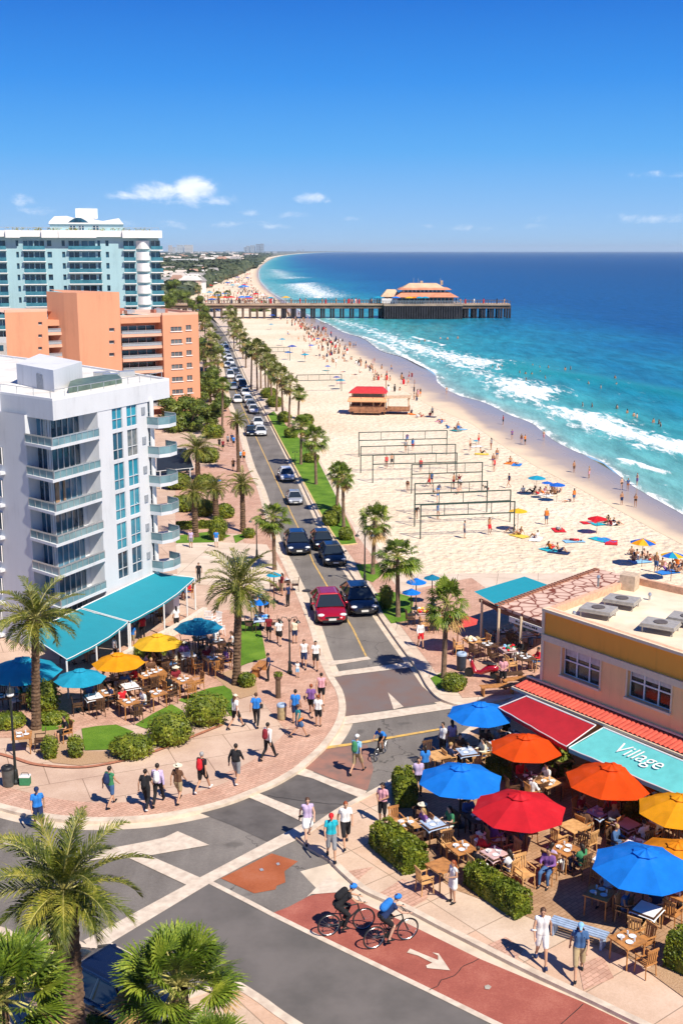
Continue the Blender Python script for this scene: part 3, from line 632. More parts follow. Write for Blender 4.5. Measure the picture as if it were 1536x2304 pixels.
def leafball(b,rg,c,r,n,ls,m=0,flat=1.0):
    for i in range(n):
        u=rg.uniform(-1,1); a=rg.uniform(0,2*PI); s=math.sqrt(1-u*u); d=Vector((s*math.cos(a),s*math.sin(a),u)); q=rg.uniform(.72,1.05)
        p=Vector((c[0]+d.x*r[0]*q,c[1]+d.y*r[1]*q,c[2]+d.z*r[2]*q))
        d2=(d+Vector((rg.uniform(-.8,.8),rg.uniform(-.8,.8),rg.uniform(-.3,.9)))).normalized(); x=d2.orthogonal().normalized(); y=d2.cross(x); t=rg.uniform(0,6.28)
        x,y=x*math.cos(t)+y*math.sin(t),y*math.cos(t)-x*math.sin(t); l=ls*rg.uniform(.6,1.3)
        b.quad(p-x*l,p-y*l*.5,p+x*l,p+y*l*.5,m)
def bush(label,px,py,rx,rz_,ry=None,n=1400,ls=.06,m=None,seed=1,name='bush',group='clipped shrubs'):
    """rounded shrub; px,py = centre of foot in the photo, rx/rz in metres"""
    rg=random.Random(seed); p=W(px,py,.12); b=MB(); ry=ry or rx*.8
    b.ball((0,0,rz_*.75),(rx*.8,ry*.8,rz_*.85),10,8,0,.06,rg)
    for k in range(9):
        a=rg.uniform(0,6.28); q=rg.uniform(.3,.62); rr=rg.uniform(.38,.55)
        leafball(b,rg,(rx*q*math.cos(a),ry*q*math.sin(a),rz_*rg.uniform(.7,1.15)),(rx*rr,ry*rr,rz_*rr),n//9,ls)
    leafball(b,rg,(0,0,rz_*.75),(rx,ry,rz_*.95),n,ls)
    t=thing(name,label,'shrub',p,0,group); b.build('foliage',m or HG,t); s=MB(); s.tube([(0,0,-.02),(0,0,rz_*.7)],.04,6); s.build('stem',BARKL,t); return t
def hedge(label,pts,w,h,seed=1,ls=.07,dens=420,m=None,round_=.3,group='clipped hedges round the patio'):
    """box hedge following a line of photo points on the ground"""
    rg=random.Random(seed); wp=[W(x,y,.12) for x,y in pts]; o=wp[0]; b=MB(); s=MB()
    for a,c in zip(wp[:-1],wp[1:]):
        a=a-o; c=c-o; d=c-a; L=d.length; d.normalize(); nv=Vector((-d.y,d.x,0)); k=max(2,int(L/.28))
        n=len(b.v); sec=12
        for i in range(k+1):
            q=a+d*(L*i/k); e=1-.12*(abs(i/k-.5)*2)**6
            for j in range(sec):
                an=PI*j/(sec-1); cx=math.copysign(abs(math.cos(an))**.55,math.cos(an))*w*.45*e; cz=abs(math.sin(an))**.5*h*.93*e
                v=q+nv*cx+Vector((0,0,cz)); b.v.append(tuple(v+Vector([rg.uniform(-.02,.02) for _ in range(3)])))
        for i in range(k):
            for j in range(sec-1): b.f.append((n+i*sec+j,n+(i+1)*sec+j,n+(i+1)*sec+j+1,n+i*sec+j+1)); b.m.append(0)
        b.poly([b.v[n+j] for j in range(sec)]); b.poly([b.v[n+k*sec+j] for j in range(sec)])
        area=L*(w+2*h)+w*h*2
        for i in range(int(area*dens)):
            t=rg.uniform(-.03*0,1)*L; an=PI*rg.random(); cx=math.copysign(abs(math.cos(an))**.5,math.cos(an))*w*.5; cz=abs(math.sin(an))**.5*h
            if rg.random()<(w*h*2/area): t=rg.choice((-.01*L,1.01*L)); cx*=rg.random()**.5; cz*=rg.random()
            bmpv=.07*math.sin(t*5+cx*7)*math.sin(cz*9+t*3)
            q=a+d*t+nv*(cx*(1+bmpv))+Vector((0,0,cz+bmpv*.6+rg.uniform(-.03,.05)))
            dd=Vector((rg.uniform(-1,1),rg.uniform(-1,1),rg.uniform(-.2,1.2))).normalized(); x=dd.orthogonal().normalized(); y=dd.cross(x); r_=rg.uniform(0,6.28); x,y=x*math.cos(r_)+y*math.sin(r_),y*math.cos(r_)-x*math.sin(r_); l=ls*rg.uniform(.6,1.2)
            b.quad(q-x*l,q-y*l*.5,q+x*l,q+y*l*.5)
        for q in (a+d*.2,(a+c)/2,c-d*.2): s.tube([q,q+Vector((0,0,h*.5))],.035,5)
    t=thing('hedge',label,'hedge',o,0,group); b.build('foliage',m or HG,t); s.build('stem',BARKL,t,kind='stuff'); return t
def tree(label,px,py,r,h,seed=1,m=None,n=2600,ls=.16,group='leafy trees beside the buildings',name='leafy_tree',z=.12,cat='tree'):
    rg=random.Random(seed); p=W(px,py,z); t=thing(name,label,cat,p,0,group); b=MB(); tk=MB()
    th=h-r*1.2; tk.tube([(0,0,0),(.05*r,0,th*.5),(0,.05*r,th)],[.09*r,.07*r,.05*r],8)
    for k in range(11):
        a=rg.uniform(0,6.28); q=rg.uniform(.2,.72)*r; z_=h-r*rg.uniform(.35,1.25); rr=r*rg.uniform(.28,.45)
        tk.tube([(0,0,th*.8),(q*.5*math.cos(a),q*.5*math.sin(a),(th+z_)/2),(q*math.cos(a),q*math.sin(a),z_)],[.04*r,.03*r,.01*r],5)
        leafball(b,rg,(q*math.cos(a),q*math.sin(a),z_),(rr,rr,rr*.75),n//11,ls); b.ball((q*math.cos(a),q*math.sin(a),z_),(rr*.7,rr*.7,rr*.5),7,5,0,.15,rg)
    b.build('crown',m or HG2,t); tk.build('trunk',BARKL,t); return t
# ================= PEOPLE
def cap_mesh(b,p,q,r0,r1,n=10,flat=1.0):
    p=Vector(p);q=Vector(q); d=q-p; L=max(d.length,1e-4); ks=[(-r0*.92,r0*.4),(-r0*.6,r0*.8),(0,r0),(L*.5,(r0+r1)/2),(L,r1),(L+r1*.6,r1*.8),(L+r1*.92,r1*.4)]
    d.normalize(); b.tube([p+d*a for a,_ in ks],[x for _,x in ks],n,0,True,flat)
def fused(name,b,vox,mats,smooth=3):
    me=b.mesh(name+'_raw',None); o=bpy.data.objects.new('tmp',me); COL.objects.link(o)
    m=o.modifiers.new('r','REMESH'); m.mode='VOXEL'; m.voxel_size=vox
    s=o.modifiers.new('s','SMOOTH'); s.factor=.6; s.iterations=smooth
    dg=bpy.context.evaluated_depsgraph_get(); me2=bpy.data.meshes.new_from_object(o.evaluated_get(dg)); me2.name=name
    bpy.data.objects.remove(o); bpy.data.meshes.remove(me); me2.materials.clear()
    for x in mats: me2.materials.append(x)
    me2.polygons.foreach_set('use_smooth',[True]*len(me2.polygons)); return me2
def P3(d,k,s=1): x=d[k]; return Vector((x[0]*s,x[1],x[2])) 
BASE=dict(pel=(0,0,.93),sp=(0,-.01,1.1),ch=(0,-.01,1.29),nk=(0,0,1.44),hd=(0,.02,1.56),sL=(-.158,0,1.375),sR=(.158,0,1.375),eL=(-.22,-.04,1.12),eR=(.22,-.04,1.12),wL=(-.25,.05,.88),wR=(.25,.05,.88),
 hL=(-.09,0,.9),hR=(.09,0,.9),kL=(-.1,.03,.49),kR=(.1,.03,.49),aL=(-.1,0,.08),aR=(.1,0,.08),tL=(-.12,.15,.03),tR=(.12,.15,.03))
POSES={'stand':{}, 
 'walk':dict(eL=(-.24,-.12,1.13),wL=(-.25,-.12,.9),eR=(.23,.08,1.13),wR=(.22,.25,.95),kL=(-.1,.2,.5),aL=(-.1,.3,.11),tL=(-.11,.45,.08),kR=(.1,0,.48),aR=(.1,-.3,.14),tR=(.11,-.2,.03)),
 'stride':dict(eR=(.24,-.12,1.13),wR=(.26,-.14,.9),eL=(-.23,.08,1.13),wL=(-.2,.26,1.0),kR=(.1,.22,.5),aR=(.1,.38,.12),tR=(.11,.52,.1),kL=(-.1,-.02,.48),aL=(-.1,-.36,.17),tL=(-.11,-.27,.03)),
 'hold':dict(eL=(-.24,.02,1.14),wL=(-.08,.24,1.1),eR=(.24,.02,1.14),wR=(.08,.24,1.08)),
 'reach':dict(eL=(-.26,.1,1.5),wL=(-.16,.2,1.72),eR=(.28,.08,1.45),wR=(.2,.22,1.66),kL=(-.13,.1,.5),aL=(-.15,-.05,.09),tL=(-.17,.1,.03)),
 'sit':dict(pel=(0,0,.5),sp=(0,-.02,.66),ch=(0,0,.85),nk=(0,.03,1.0),hd=(0,.06,1.12),sL=(-.175,.02,.94),sR=(.175,.02,.94),eL=(-.25,.1,.72),eR=(.25,.1,.72),wL=(-.14,.32,.76),wR=(.14,.32,.76),hL=(-.09,.04,.5),hR=(.09,.04,.5),kL=(-.13,.44,.5),kR=(.13,.44,.5),aL=(-.13,.4,.08),aR=(.13,.46,.08),tL=(-.14,.55,.03),tR=(.14,.61,.03)),
 'lounge':dict(pel=(0,0,.13),sp=(0,-.1,.27),ch=(0,-.17,.44),nk=(0,-.2,.58),hd=(0,-.18,.7),sL=(-.17,-.19,.53),sR=(.17,-.19,.53),eL=(-.26,-.28,.3),eR=(.22,0,.4),wL=(-.28,-.36,.07),wR=(.14,.25,.45),hL=(-.09,.05,.13),hR=(.09,.05,.13),kL=(-.13,.38,.42),kR=(.12,.42,.3),aL=(-.13,.62,.09),aR=(.12,.75,.08),tL=(-.14,.76,.05),tR=(.13,.87,.12)),
 'lie':dict(pel=(0,0,.12),sp=(0,-.18,.13),ch=(0,-.36,.14),nk=(0,-.5,.14),hd=(0,-.62,.15),sL=(-.17,-.44,.13),sR=(.17,-.44,.13),eL=(-.3,-.25,.08),eR=(.3,-.25,.08),wL=(-.26,-.02,.07),wR=(.26,-.02,.07),hL=(-.09,.05,.12),hR=(.09,.05,.12),kL=(-.12,.44,.16),kR=(.14,.44,.12),aL=(-.12,.84,.08),aR=(.18,.84,.08),tL=(-.14,.92,.15),tR=(.2,.92,.15)),
 'bend':dict(pel=(0,-.08,.9),sp=(0,.05,1.02),ch=(0,.2,1.12),nk=(0,.33,1.16),hd=(0,.43,1.2),sL=(-.17,.26,1.14),sR=(.17,.26,1.14),eL=(-.2,.34,.88),eR=(.2,.34,.88),wL=(-.12,.45,.68),wR=(.12,.45,.68)),
 'cycle':dict(pel=(0,-.28,.98),sp=(0,-.14,1.1),ch=(0,.02,1.23),nk=(0,.13,1.33),hd=(0,.2,1.44),sL=(-.18,.06,1.28),sR=(.18,.06,1.28),eL=(-.24,.24,1.1),eR=(.24,.24,1.1),wL=(-.21,.46,1.02),wR=(.21,.46,1.02),hL=(-.09,-.26,.95),hR=(.09,-.26,.95),kL=(-.1,.13,.82),kR=(.1,.06,.62),aL=(-.1,-.02,.47),aR=(.1,-.1,.24),tL=(-.11,.12,.42),tR=(.11,.05,.19))}
PCACHE={}
def pose_parts(pose,hi,shirt,legs,hairk,extra):
    key=(pose,hi,shirt,legs,hairk,extra)
    if key in PCACHE: return PCACHE[key]
    J={k:Vector(v) for k,v in {**BASE,**POSES[pose]}.items()}; vox=.014 if hi else .032; out={}
    def get(nm,fn,mats,vx=None,sm=3):
        kk=(pose,hi,nm)
        if kk not in PCACHE:
            b=MB(); fn(b); PCACHE[kk]=fused(nm,b,vx or vox,mats,sm)
        return PCACHE[kk]
    ax=(J['sR']-J['sL']).normalized(); upv=(J['nk']-J['sp']).normalized(); fw=upv.cross(ax).normalized(); hu=(J['hd']-J['nk']).normalized(); hf=hu.cross(ax).normalized(); hf=-hf if hf.dot(fw)<0 else hf
    if J['tL'].y>J['aL'].y-1 and fw.y<-.3 : fw=-fw; hf=-hf
    def torso(b,g,low=True):
        for s in (-1,1):
            o=ax*s
            cap_mesh(b,J['ch']+o*.075,J['sp']+o*.06,.1+g,.085+g); cap_mesh(b,J['ch']+o*.07+upv*.05,J['sL' if s<0 else 'sR'],.075+g,.048+g)
            cap_mesh(b,J['nk']+ax*s*.03-upv*.045,J['sL' if s<0 else 'sR']-ax*s*.02,.045+g*.6,.045+g*.6)
            if low: cap_mesh(b,J['sp']+o*.06,J['pel']+o*.075,.085+g,.1+g)
    def arm(b,g,upto=1.0):
        for s in 'LR':
            a,c,w=J['s'+s],J['e'+s],J['w'+s]
            cap_mesh(b,a,a.lerp(c,min(1,upto)),.046+g,.046-.009*min(1,upto)+g*.8)
            if upto>1: cap_mesh(b,c,c.lerp(w,upto-1),.037+g,.026+g)
    def leg(b,g,upto):
        for s in 'LR':
            h,k,a=J['h'+s],J['k'+s],J['a'+s]
            cap_mesh(b,h,h.lerp(k,min(1,upto)),.085+g,.085-.03*min(1,upto)+g)
            if upto>1: cap_mesh(b,k,k.lerp(a,upto-1),.055+g,.055-.02*(upto-1)+g)
    def head(b):
        c=J['hd']; cap_mesh(b,J['nk']-upv*.03,c-hu*.04,.052,.05)
        b.ball(c+hu*.02,(.076,.088,.10),12,9); cap_mesh(b,c-hu*.035+hf*.03,c-hu*.06+hf*.04,.058,.04)
        if hi:
            cap_mesh(b,c+hu*.01+hf*.085,c-hu*.02+hf*.1,.009,.014,6)        # nose
            for s in (-1,1): b.ball(c+ax*s*.078,(.012,.02,.03),6,5)         # ears
            b.ball(c-hu*.055+hf*.085,(.025,.012,.01),6,4)                   # mouth
    def body(b):
        torso(b,0); arm(b,0,2.0); leg(b,0,2.0); head(b)
        for s,sg in (('L',-1),('R',1)):
            w,e=J['w'+s],J['e'+s]; d=(w-e).normalized(); sd_=ax*sg
            if hi:
                cap_mesh(b,w,w+d*.06,.03,.032,8,.6)
                nn=d.cross(sd_).normalized()
                for i,(of,l) in enumerate(((-.025,.06),(-.008,.072),(.009,.067),(.024,.052))):
                    p0=w+d*.085+sd_*of; p1=p0+d*l*.55; cap_mesh(b,p0-d*.03,p1,.0115,.0105,6); cap_mesh(b,p1,p1+d*l*.3-nn*.022,.0105,.009,6)
                cap_mesh(b,w+d*.03-sd_*.025,w+d*.075-sd_*.055,.0125,.0105,6)
            else: cap_mesh(b,w,w+d*.1,.032,.022,6)
            cap_mesh(b,J['a'+s]-Vector((0,0,.02)),J['t'+s],.036,.032)
    out['body']=get('body',body,[None])
    if shirt!='none':
        su={'tee':.55,'tank':.12,'long':1.85}[shirt]
        out['shirt']=get('shirt_'+shirt,lambda b:(torso(b,.016),arm(b,.016,su)),[None],vox*1.1)
    lu={'shorts':.75,'pants':1.9,'knee':1.05,'brief':.12,'dress':.5}[legs]
    def trousers(b):
        g=.016
        for s in (-1,1): cap_mesh(b,J['sp'].lerp(J['pel'],.75)+ax*s*.06,J['pel']+ax*s*.075,.088+g,.104+g)
        leg(b,g+(.006 if legs in('shorts','knee') else 0),lu)
        if legs=='dress':
            for k in range(5):
                x=-.1+.05*k; cap_mesh(b,J['pel']+ax*x,J['hL'].lerp(J['hR'],k/4).lerp(J['kL'].lerp(J['kR'],k/4),.6),.1,.12)
    out[{'shorts':'shorts','pants':'trousers','knee':'trousers','brief':'swim_shorts','dress':'skirt'}[legs]]=get('trousers_'+legs,trousers,[None],vox*1.1)
    def hair(b):
        c=J['hd']; b.ball(c+hu*.035-hf*.016,(.087,.094,.098),12,9)
        if hairk=='long': cap_mesh(b,c-hf*.055,c-hf*.085-hu*.2,.07,.05); cap_mesh(b,c-hf*.05+hu*.02,c-hf*.07-hu*.1,.08,.07)
        if hairk=='bun': b.ball(c-hf*.1+hu*.05,(.045,.045,.045),8,6)
    def hairfix(b):
        hair(b)
    out['hair']=get('hair_'+hairk,hairfix,[None],vox*1.1)
    for e in extra:
        if e=='cap': out['cap']=get('cap',lambda b:(b.ball(J['hd']+hu*.06-hf*.005,(.094,.104,.085),12,9),cap_mesh(b,J['hd']+hu*.06+hf*.08,J['hd']+hu*.045+hf*.16,.05,.045,10,.25)),[None],vox)
        if e=='hat': out['sun_hat']=get('sun_hat',lambda b:(b.ball(J['hd']+hu*.08,(.1,.1,.08),12,9),b.lathe([(0.01,-.012),(.2,-.02),(.2,.0),(.01,.012)],J['hd']+hu*.06,20)),[None],max(.012,vox*.8))
        if e=='helmet': out['helmet']=get('helmet',lambda b:(b.ball(J['hd']+hu*.06,(.1,.125,.085),14,10),),[None],vox)
        if e=='pack': out['backpack']=get('backpack',lambda b:(cap_mesh(b,J['ch']-fw*.17+upv*.06,J['sp']-fw*.17+upv*.02,.115,.13),cap_mesh(b,J['sp']-fw*.24+upv*.04,J['sp']-fw*.23+upv*.1,.07,.07),
              *[cap_mesh(b,J['ch']+ax*s*.1+upv*.13-fw*.08,J['ch']+ax*s*.11+fw*.095,.022,.02) for s in(-1,1)],*[cap_mesh(b,J['ch']+ax*s*.11+fw*.1,J['sp']+ax*s*.13+fw*.02,.02,.02) for s in(-1,1)]),[None],vox*1.2)
        if e=='bag': out['shoulder_bag']=get('shoulder_bag',lambda b:(cap_mesh(b,J['pel']+ax*.24+upv*.05,J['pel']+ax*.24+upv*.12+fw*.1,.09,.08,10,.5),cap_mesh(b,J['pel']+ax*.23+upv*.1,J['sL']+upv*.05+ax*.05,.012,.012,6)),[None],max(.011,vox*.8))
    if pose not in('lie',) :
        def shoes(b):
            for s in 'LR': cap_mesh(b,J['a'+s]-Vector((0,.01,.03)),J['t'+s]+Vector((0,0,.008)),.05,.043,10,.8)
        out['shoes']=get('shoes',shoes,[None],vox)
    if hi:
        kk=(pose,'eyes')
        if kk not in PCACHE:
            b=MB(); c=J['hd']
            for s in (-1,1): b.ball(c+ax*s*.031+hu*.022+hf*.084,(.012,.009,.008),6,5)
            PCACHE[kk]=b.mesh('eyes',[None],True)
        out['eyes']=PCACHE[kk]
    PCACHE[key]=out; return out
EYE=mat('eye_dark',(.03,.02,.018),r=.3,var=0)
def person(label,loc,face,pose='stand',shirt='tee',sc='white',legs='shorts',lc='black',hair='short',hc='dark',extra=(),xc='black',skin=0,h=1.68,hi=True,group=None,shoe='black',cat='person'):
    """face: heading in degrees, 0 = away from camera (+y), 90 = left"""
    t=thing('person',label,cat,loc,R(face),group,h/1.66)
    for nm,me in pose_parts(pose,hi,shirt,legs,hair,tuple(extra)).items():
        m={'body':skinm(skin),'shirt':fab(sc),'hair':hairm(hc),'shoes':fab(shoe if shoe!='bare' else 'black'),'eyes':EYE}.get(nm)
        if m is None: m=fab(lc) if nm in('shorts','trousers','swim_shorts','skirt') else fab(xc if isinstance(xc,str) else xc[list(extra).index({'cap':'cap','sun_hat':'hat','helmet':'helmet','backpack':'pack','shoulder_bag':'bag'}[nm])])
        if nm=='shoes' and shoe=='bare': continue

        link({'body':'body'}.get(nm,nm),me,t,mat=m)
    return t
# ================= VEHICLES, FURNITURE, STREET OBJECTS
GLS=mat('car_glass',(.02,.028,.035),r=.06,var=0,spec=.8)
TYRE=mat('tyre_rubber',(.018,.018,.018),r=.85,var=.1); RIM=mat('wheel_rim',(.45,.46,.48),r=.3,metal=.9,var=.05)
LAMP=mat('headlight_lens',(.75,.78,.8),r=.12,var=0,spec=.8); TAIL=mat('tail_light_red',(.45,.01,.01),r=.2,var=0); PLATE=mat('number_plate',(.7,.7,.66),r=.5,var=0)
BLKP=mat('black_plastic',(.02,.02,.022),r=.5,var=.1,sc=10); BLKM=mat('black_painted_steel',(.025,.03,.03),r=.4,var=.15,sc=5,metal=.2,bmp=.05)
CARP={}
def paint(k):
    c={'red':(.42,.006,.02),'navy':(.008,.014,.035),'black':(.008,.01,.013),'white':(.72,.73,.75),'silver':(.42,.44,.47),'grey':(.12,.13,.15),'blue':(.02,.07,.3)}[k]
    return mat('car_paint_'+k,c,r=.22,metal=.25 if k!='white' else 0,var=.03,coat=1.0,spec=.6)
CARM={}
def car_meshes(kind):
    if kind in CARM: return CARM[kind]
    L,Wd,H=(4.2,1.76,1.38) if kind=='car' else (4.6,1.85,1.72)
    # stations along y (front +): (y, half width, sill z, belt z)
    st=[(-.5,.70,.34,.66),(-.47,.83,.24,.80),(-.38,.93,.2,.90),(-.2,.98,.18,.92),(0,1.0,.18,.90),(.2,1.0,.18,.86),(.34,.97,.19,.80),(.43,.90,.22,.70),(.48,.80,.27,.60),(.5,.66,.34,.5)]
    if kind=='van': st=[(y,w,a,b_*1.12) for y,w,a,b_ in st]
    b=MB(); sec=14; n0=0
    for y,w,z0,z1 in st:
        for j in range(sec):
            an=-PI/2+2*PI*j/sec; ex=.45
            x=math.copysign(abs(math.cos(an))**ex,math.cos(an))*w*Wd/2; z=(z0+z1)/2+math.copysign(abs(math.sin(an))**ex,math.sin(an))*(z1-z0)/2
            b.v.append((x*(1-.06*max(0,(z-.6))),y*L,z))
    k=len(st)
    for i in range(k-1):
        for j in range(sec): j2=(j+1)%sec; b.f.append((i*sec+j,(i+1)*sec+j,(i+1)*sec+j2,i*sec+j2)); b.m.append(0)
    b.poly([b.v[j] for j in range(sec)]); b.poly([b.v[(k-1)*sec+sec-1-j] for j in range(sec)])
    # wheel arches (dark)
    for y in (-.3,.31):
        for s in (-1,1): b.tube([(s*(Wd/2-.2),y*L,.32),(s*(Wd/2+.012),y*L,.32)],.37,18,1)
    # roof and pillars
    bl,rt=(.9,H-.02)
    rb=[(-.40,.80),(-.25,.66),(.08,.68),(.27,.82)] if kind=='car' else [(-.47,.86),(-.42,.76),(.10,.74),(.30,.86)]
    bz=[.9,.93,.92,.86] if kind=='car' else [1.0,1.02,1.0,.96]
    (y0,w0),(y1,w1),(y2,w2),(y3,w3)=rb; hw=Wd/2
    A=[(-w0*hw,y0*L,bz[0]),(w0*hw,y0*L,bz[0])]; 
    ins=.9
    rf=[(-w1*hw*ins,y1*L,rt),(w1*hw*ins,y1*L,rt),(w2*hw*ins,y2*L,rt),(-w2*hw*ins,y2*L,rt)]
    rl=.5*(y1+y2)*L
    roof=MB(); roof.poly(rf); mid=[(p[0]*.8,(p[1]-rl)*.86+rl,rt+.055) for p in rf]; roof.poly(mid)
    for i in range(4): j=(i+1)%4; roof.quad(rf[i],rf[j],mid[j],mid[i])
    bwl=[(-hw*.94,y0*L,bz[0]),(hw*.94,y0*L,bz[0]),(hw*.94,y3*L,bz[3]),(-hw*.94,y3*L,bz[3])]
    for i in range(4): roof.tube([bwl[i],rf[i]],.045,5)
    for s,(i,j) in ((-1,(0,3)),(1,(1,2))):
        ym=.5*(y1+y2)*L-.1; roof.tube([(s*hw*.95,ym,bz[1]),(s*w1*hw*ins,ym,rt)],.035,5)
    for i in range(4): j=(i+1)%4; roof.tube([rf[i],rf[j]],.04,5)
    gl=MB()
    for i in range(4):
        j=(i+1)%4; c=Vector((0,rl,1.1)); q=[Vector(bwl[i]),Vector(bwl[j]),Vector(rf[j]),Vector(rf[i])]; q=[x+(c-x)*.012 for x in q]; gl.quad(*q)
    ws=MB(); 
    wh=MB(); wh.tube([(-.1,0,0),(.1,0,0)],.32,20,0); rm=MB(); rm.tube([(-.112,0,0),(.112,0,0)],.2,14,0)
    for a in range(5): 
        t=2*PI*a/5; rm.box((.115,math.cos(t)*.1,math.sin(t)*.1),(.02,.05,.05))
    hl=MB(); hl.ball((0,0,0),(.2,.13,.09),10,6); tl=MB(); tl.ball((0,0,0),(.17,.08,.09),8,6)
    gr=MB(); gr.box((0,L*.498,.52),(.8,.05,.1)); gr.box((0,L*.497,.32),(1.1,.06,.13)); 
    pl=MB(); pl.box((0,L*.506,.42),(.42,.03,.12)); pb=MB(); pb.box((0,-L*.5,.62),(.42,.03,.12))
    mi=MB(); mi.ball((0,0,0),(.11,.07,.07),8,6); mi.tube([(0,0,0),(-.12,0,-.03)],.02,5)
    sl_=MB()
    for s in (-1,1):
        for y in (-.13,.12): sl_.box((s*(hw-.005),y*L,.78),(.02,.16,.03))
    CARM[kind]=(L,Wd,H,b.mesh('body',[None,BLKP],True),roof.mesh('roof',[None]),gl.mesh('windows',[GLS]),wh.mesh('tyre',[TYRE],True),rm.mesh('rim',[RIM]),hl.mesh('headlight',[LAMP],True),tl.mesh('tail_light',[TAIL],True),gr.mesh('grille',[BLKP]),pl.mesh('number_plate',[PLATE]),pb.mesh('number_plate',[PLATE]),mi.mesh('mirror',[None],True),sl_.mesh('door_handles',[BLKP]))
    return CARM[kind]
def car(label,px,py,col,to,kind='car',group='cars on the avenue',far=False,sc=1.0,z=0.0):
    """px,py centre of car's foot; to = photo point its nose looks at"""
    L,Wd,H,bo,ro,gl,ty,ri,hl,tl,gr,pl,pb,mi,dh=car_meshes(kind); p=W(px,py,z); q=W(*to,z); d=q-p
    t=thing('car' if kind=='car' else 'van',label,'car' if kind=='car' else 'van',p,math.atan2(d.y,d.x)-PI/2,group,sc); pm=paint(col)
    o=link('body',bo,t); o.material_slots[0].link='OBJECT'; o.material_slots[0].material=pm
    link('roof',ro,t,mat=pm); link('windows',gl,t)
    for y in (-.3,.31):
        for s in (-1,1):
            w=link('wheel',ty,t); w.location=(s*(Wd/2-.1),y*L,.32)
            if not far: link('rim',ri,w)
    for s in (-1,1):
        a=link('headlight',hl,t); a.location=(s*.62,L*.455,.62); c=link('tail_light',tl,t); c.location=(s*.66,-L*.465,.74)
        if not far: m=link('mirror',mi,t,mat=pm); m.location=(s*(Wd/2+.08),L*.17,.95); m.rotation_euler=(0,0,0 if s>0 else PI)
    if not far: link('grille',gr,t); link('number_plate',pl,t); link('number_plate',pb,t); link('door_handles',dh,t)
    return t
def bicycle(label,loc,face,sc=1.0,group='bicycles'):
    t=thing('bicycle',label,'bicycle',loc,R(face),group,sc); fr=MB()
    rw,fw=Vector((0,-.52,.34)),Vector((0,.55,.34)); bb=Vector((0,-.08,.3)); st=Vector((0,-.24,.86)); hd=Vector((0,.36,.86)); h2=Vector((0,.4,.7))
    for a,c,r in ((bb,st,.018),(st*.97+Vector((0,0,.0)),hd,.018),(bb,h2,.022),(hd,h2,.022),(rw,bb,.012),(rw,st,.01),(st,Vector((0,-.27,.96)),.015)): fr.tube([a,c],r,6)
    for s in (-1,1): fr.tube([h2,fw+Vector((s*.05,0,0))],.014,6)
    fr.build('frame',BLKM,t)
    for c in (rw,fw):
        w=MB(); pts=[(0,math.cos(2*PI*i/28)*.335,math.sin(2*PI*i/28)*.335) for i in range(29)]; w.tube(pts,.02,6,cap=False); wo=w.build('wheel',TYRE,t); wo.location=c
        r=MB(); pts=[(0,math.cos(2*PI*i/28)*.31,math.sin(2*PI*i/28)*.31) for i in range(29)]; r.tube(pts,.011,4,cap=False); r.tube([(-.04,0,0),(.04,0,0)],.025,8); r.build('rim',RIM,wo)
        sp=MB()
        for i in range(16): a=2*PI*i/16; sp.tube([(0,0,0),(0,math.cos(a)*.31,math.sin(a)*.31)],.0028,3,cap=False)
        sp.build('spokes',RIM,wo)
    h=MB(); h.tube([hd,hd+Vector((0,.03,.12))],.015,6); h.tube([(-.24,.42,.99),(-.1,.42,1.0),(.1,.42,1.0),(.24,.42,.99)],.014,6)
    for s in (-1,1): h.tube([(s*.2,.42,.99),(s*.21,.52,1.02)],.018,6)
    h.build('handlebar',BLKM,t); s_=MB(); s_.ball((0,-.28,.98),(.07,.14,.035),10,6); s_.build('saddle',BLKP,t)
    c=MB(); c.tube([(-.03,-.08,.3),(.03,-.08,.3)],.09,14); c.tube([(-.08,-.08,.3),(-.08,-.02,.44)],.01,5); c.tube([(.08,-.08,.3),(.08,-.14,.17)],.01,5); c.box((-.11,-.02,.44),(.09,.07,.02)); c.box((.11,-.14,.17),(.09,.07,.02)); c.build('crank',BLKM,t)
    return t
# ---- umbrellas
def pmat(k):
    c={'blue':(.012,.21,.75),'red':(.62,.018,.03),'orangered':(.74,.075,.008),'orange':(.80,.27,.012),'amber':(.82,.34,.012),'yellow':(.82,.47,.03),'cyan':(.02,.34,.52),'teal':(.015,.22,.38),'coral':(.68,.09,.08),'navy':(.03,.09,.4),'royal':(.02,.14,.6),'white':(.8,.78,.74)}[k]
    if 'canvas_'+k in MATS: return MATS['canvas_'+k]
    m,t,b=nt('canvas_'+k); co=coords(t); n=noise(t,co,1.6,6,.7); rr=ramp(t,n.outputs['Fac'],[(.3,tuple(x*.78 for x in c)),(.55,c),(.75,tuple(min(1,x*1.08+.03) for x in c))]); t.links.new(rr.outputs[0],b.inputs['Base Color'])
    b.inputs['Roughness'].default_value=.9; b.inputs['Specular IOR Level'].default_value=.1; bump(t,b,noise(t,co,5,4).outputs['Fac'],.5,.04)
    tl=t.nodes.new('ShaderNodeBsdfTranslucent'); t.links.new(rr.outputs[0],tl.inputs[0]); mx=t.nodes.new('ShaderNodeMixShader'); mx.inputs[0].default_value=.2
    t.links.new(b.outputs[0],mx.inputs[1]); t.links.new(tl.outputs[0],mx.inputs[2]); t.links.new(mx.outputs[0],t.nodes['Material Output'].inputs[0]); MATS['canvas_'+k]=m; return m
WOODD=mat('dark_wood',(.10,.05,.025),r=.6,var=.3,sc=6,bmp=.1); WOOD=mat('oiled_wood',(.45,.20,.06),r=.55,var=.2,sc=5,bmp=.12,c2=(.26,.11,.035)); WOODL=mat('light_wood',(.58,.33,.13),r=.6,var=.2,sc=5,bmp=.1,c2=(.4,.2,.07))
UM={}
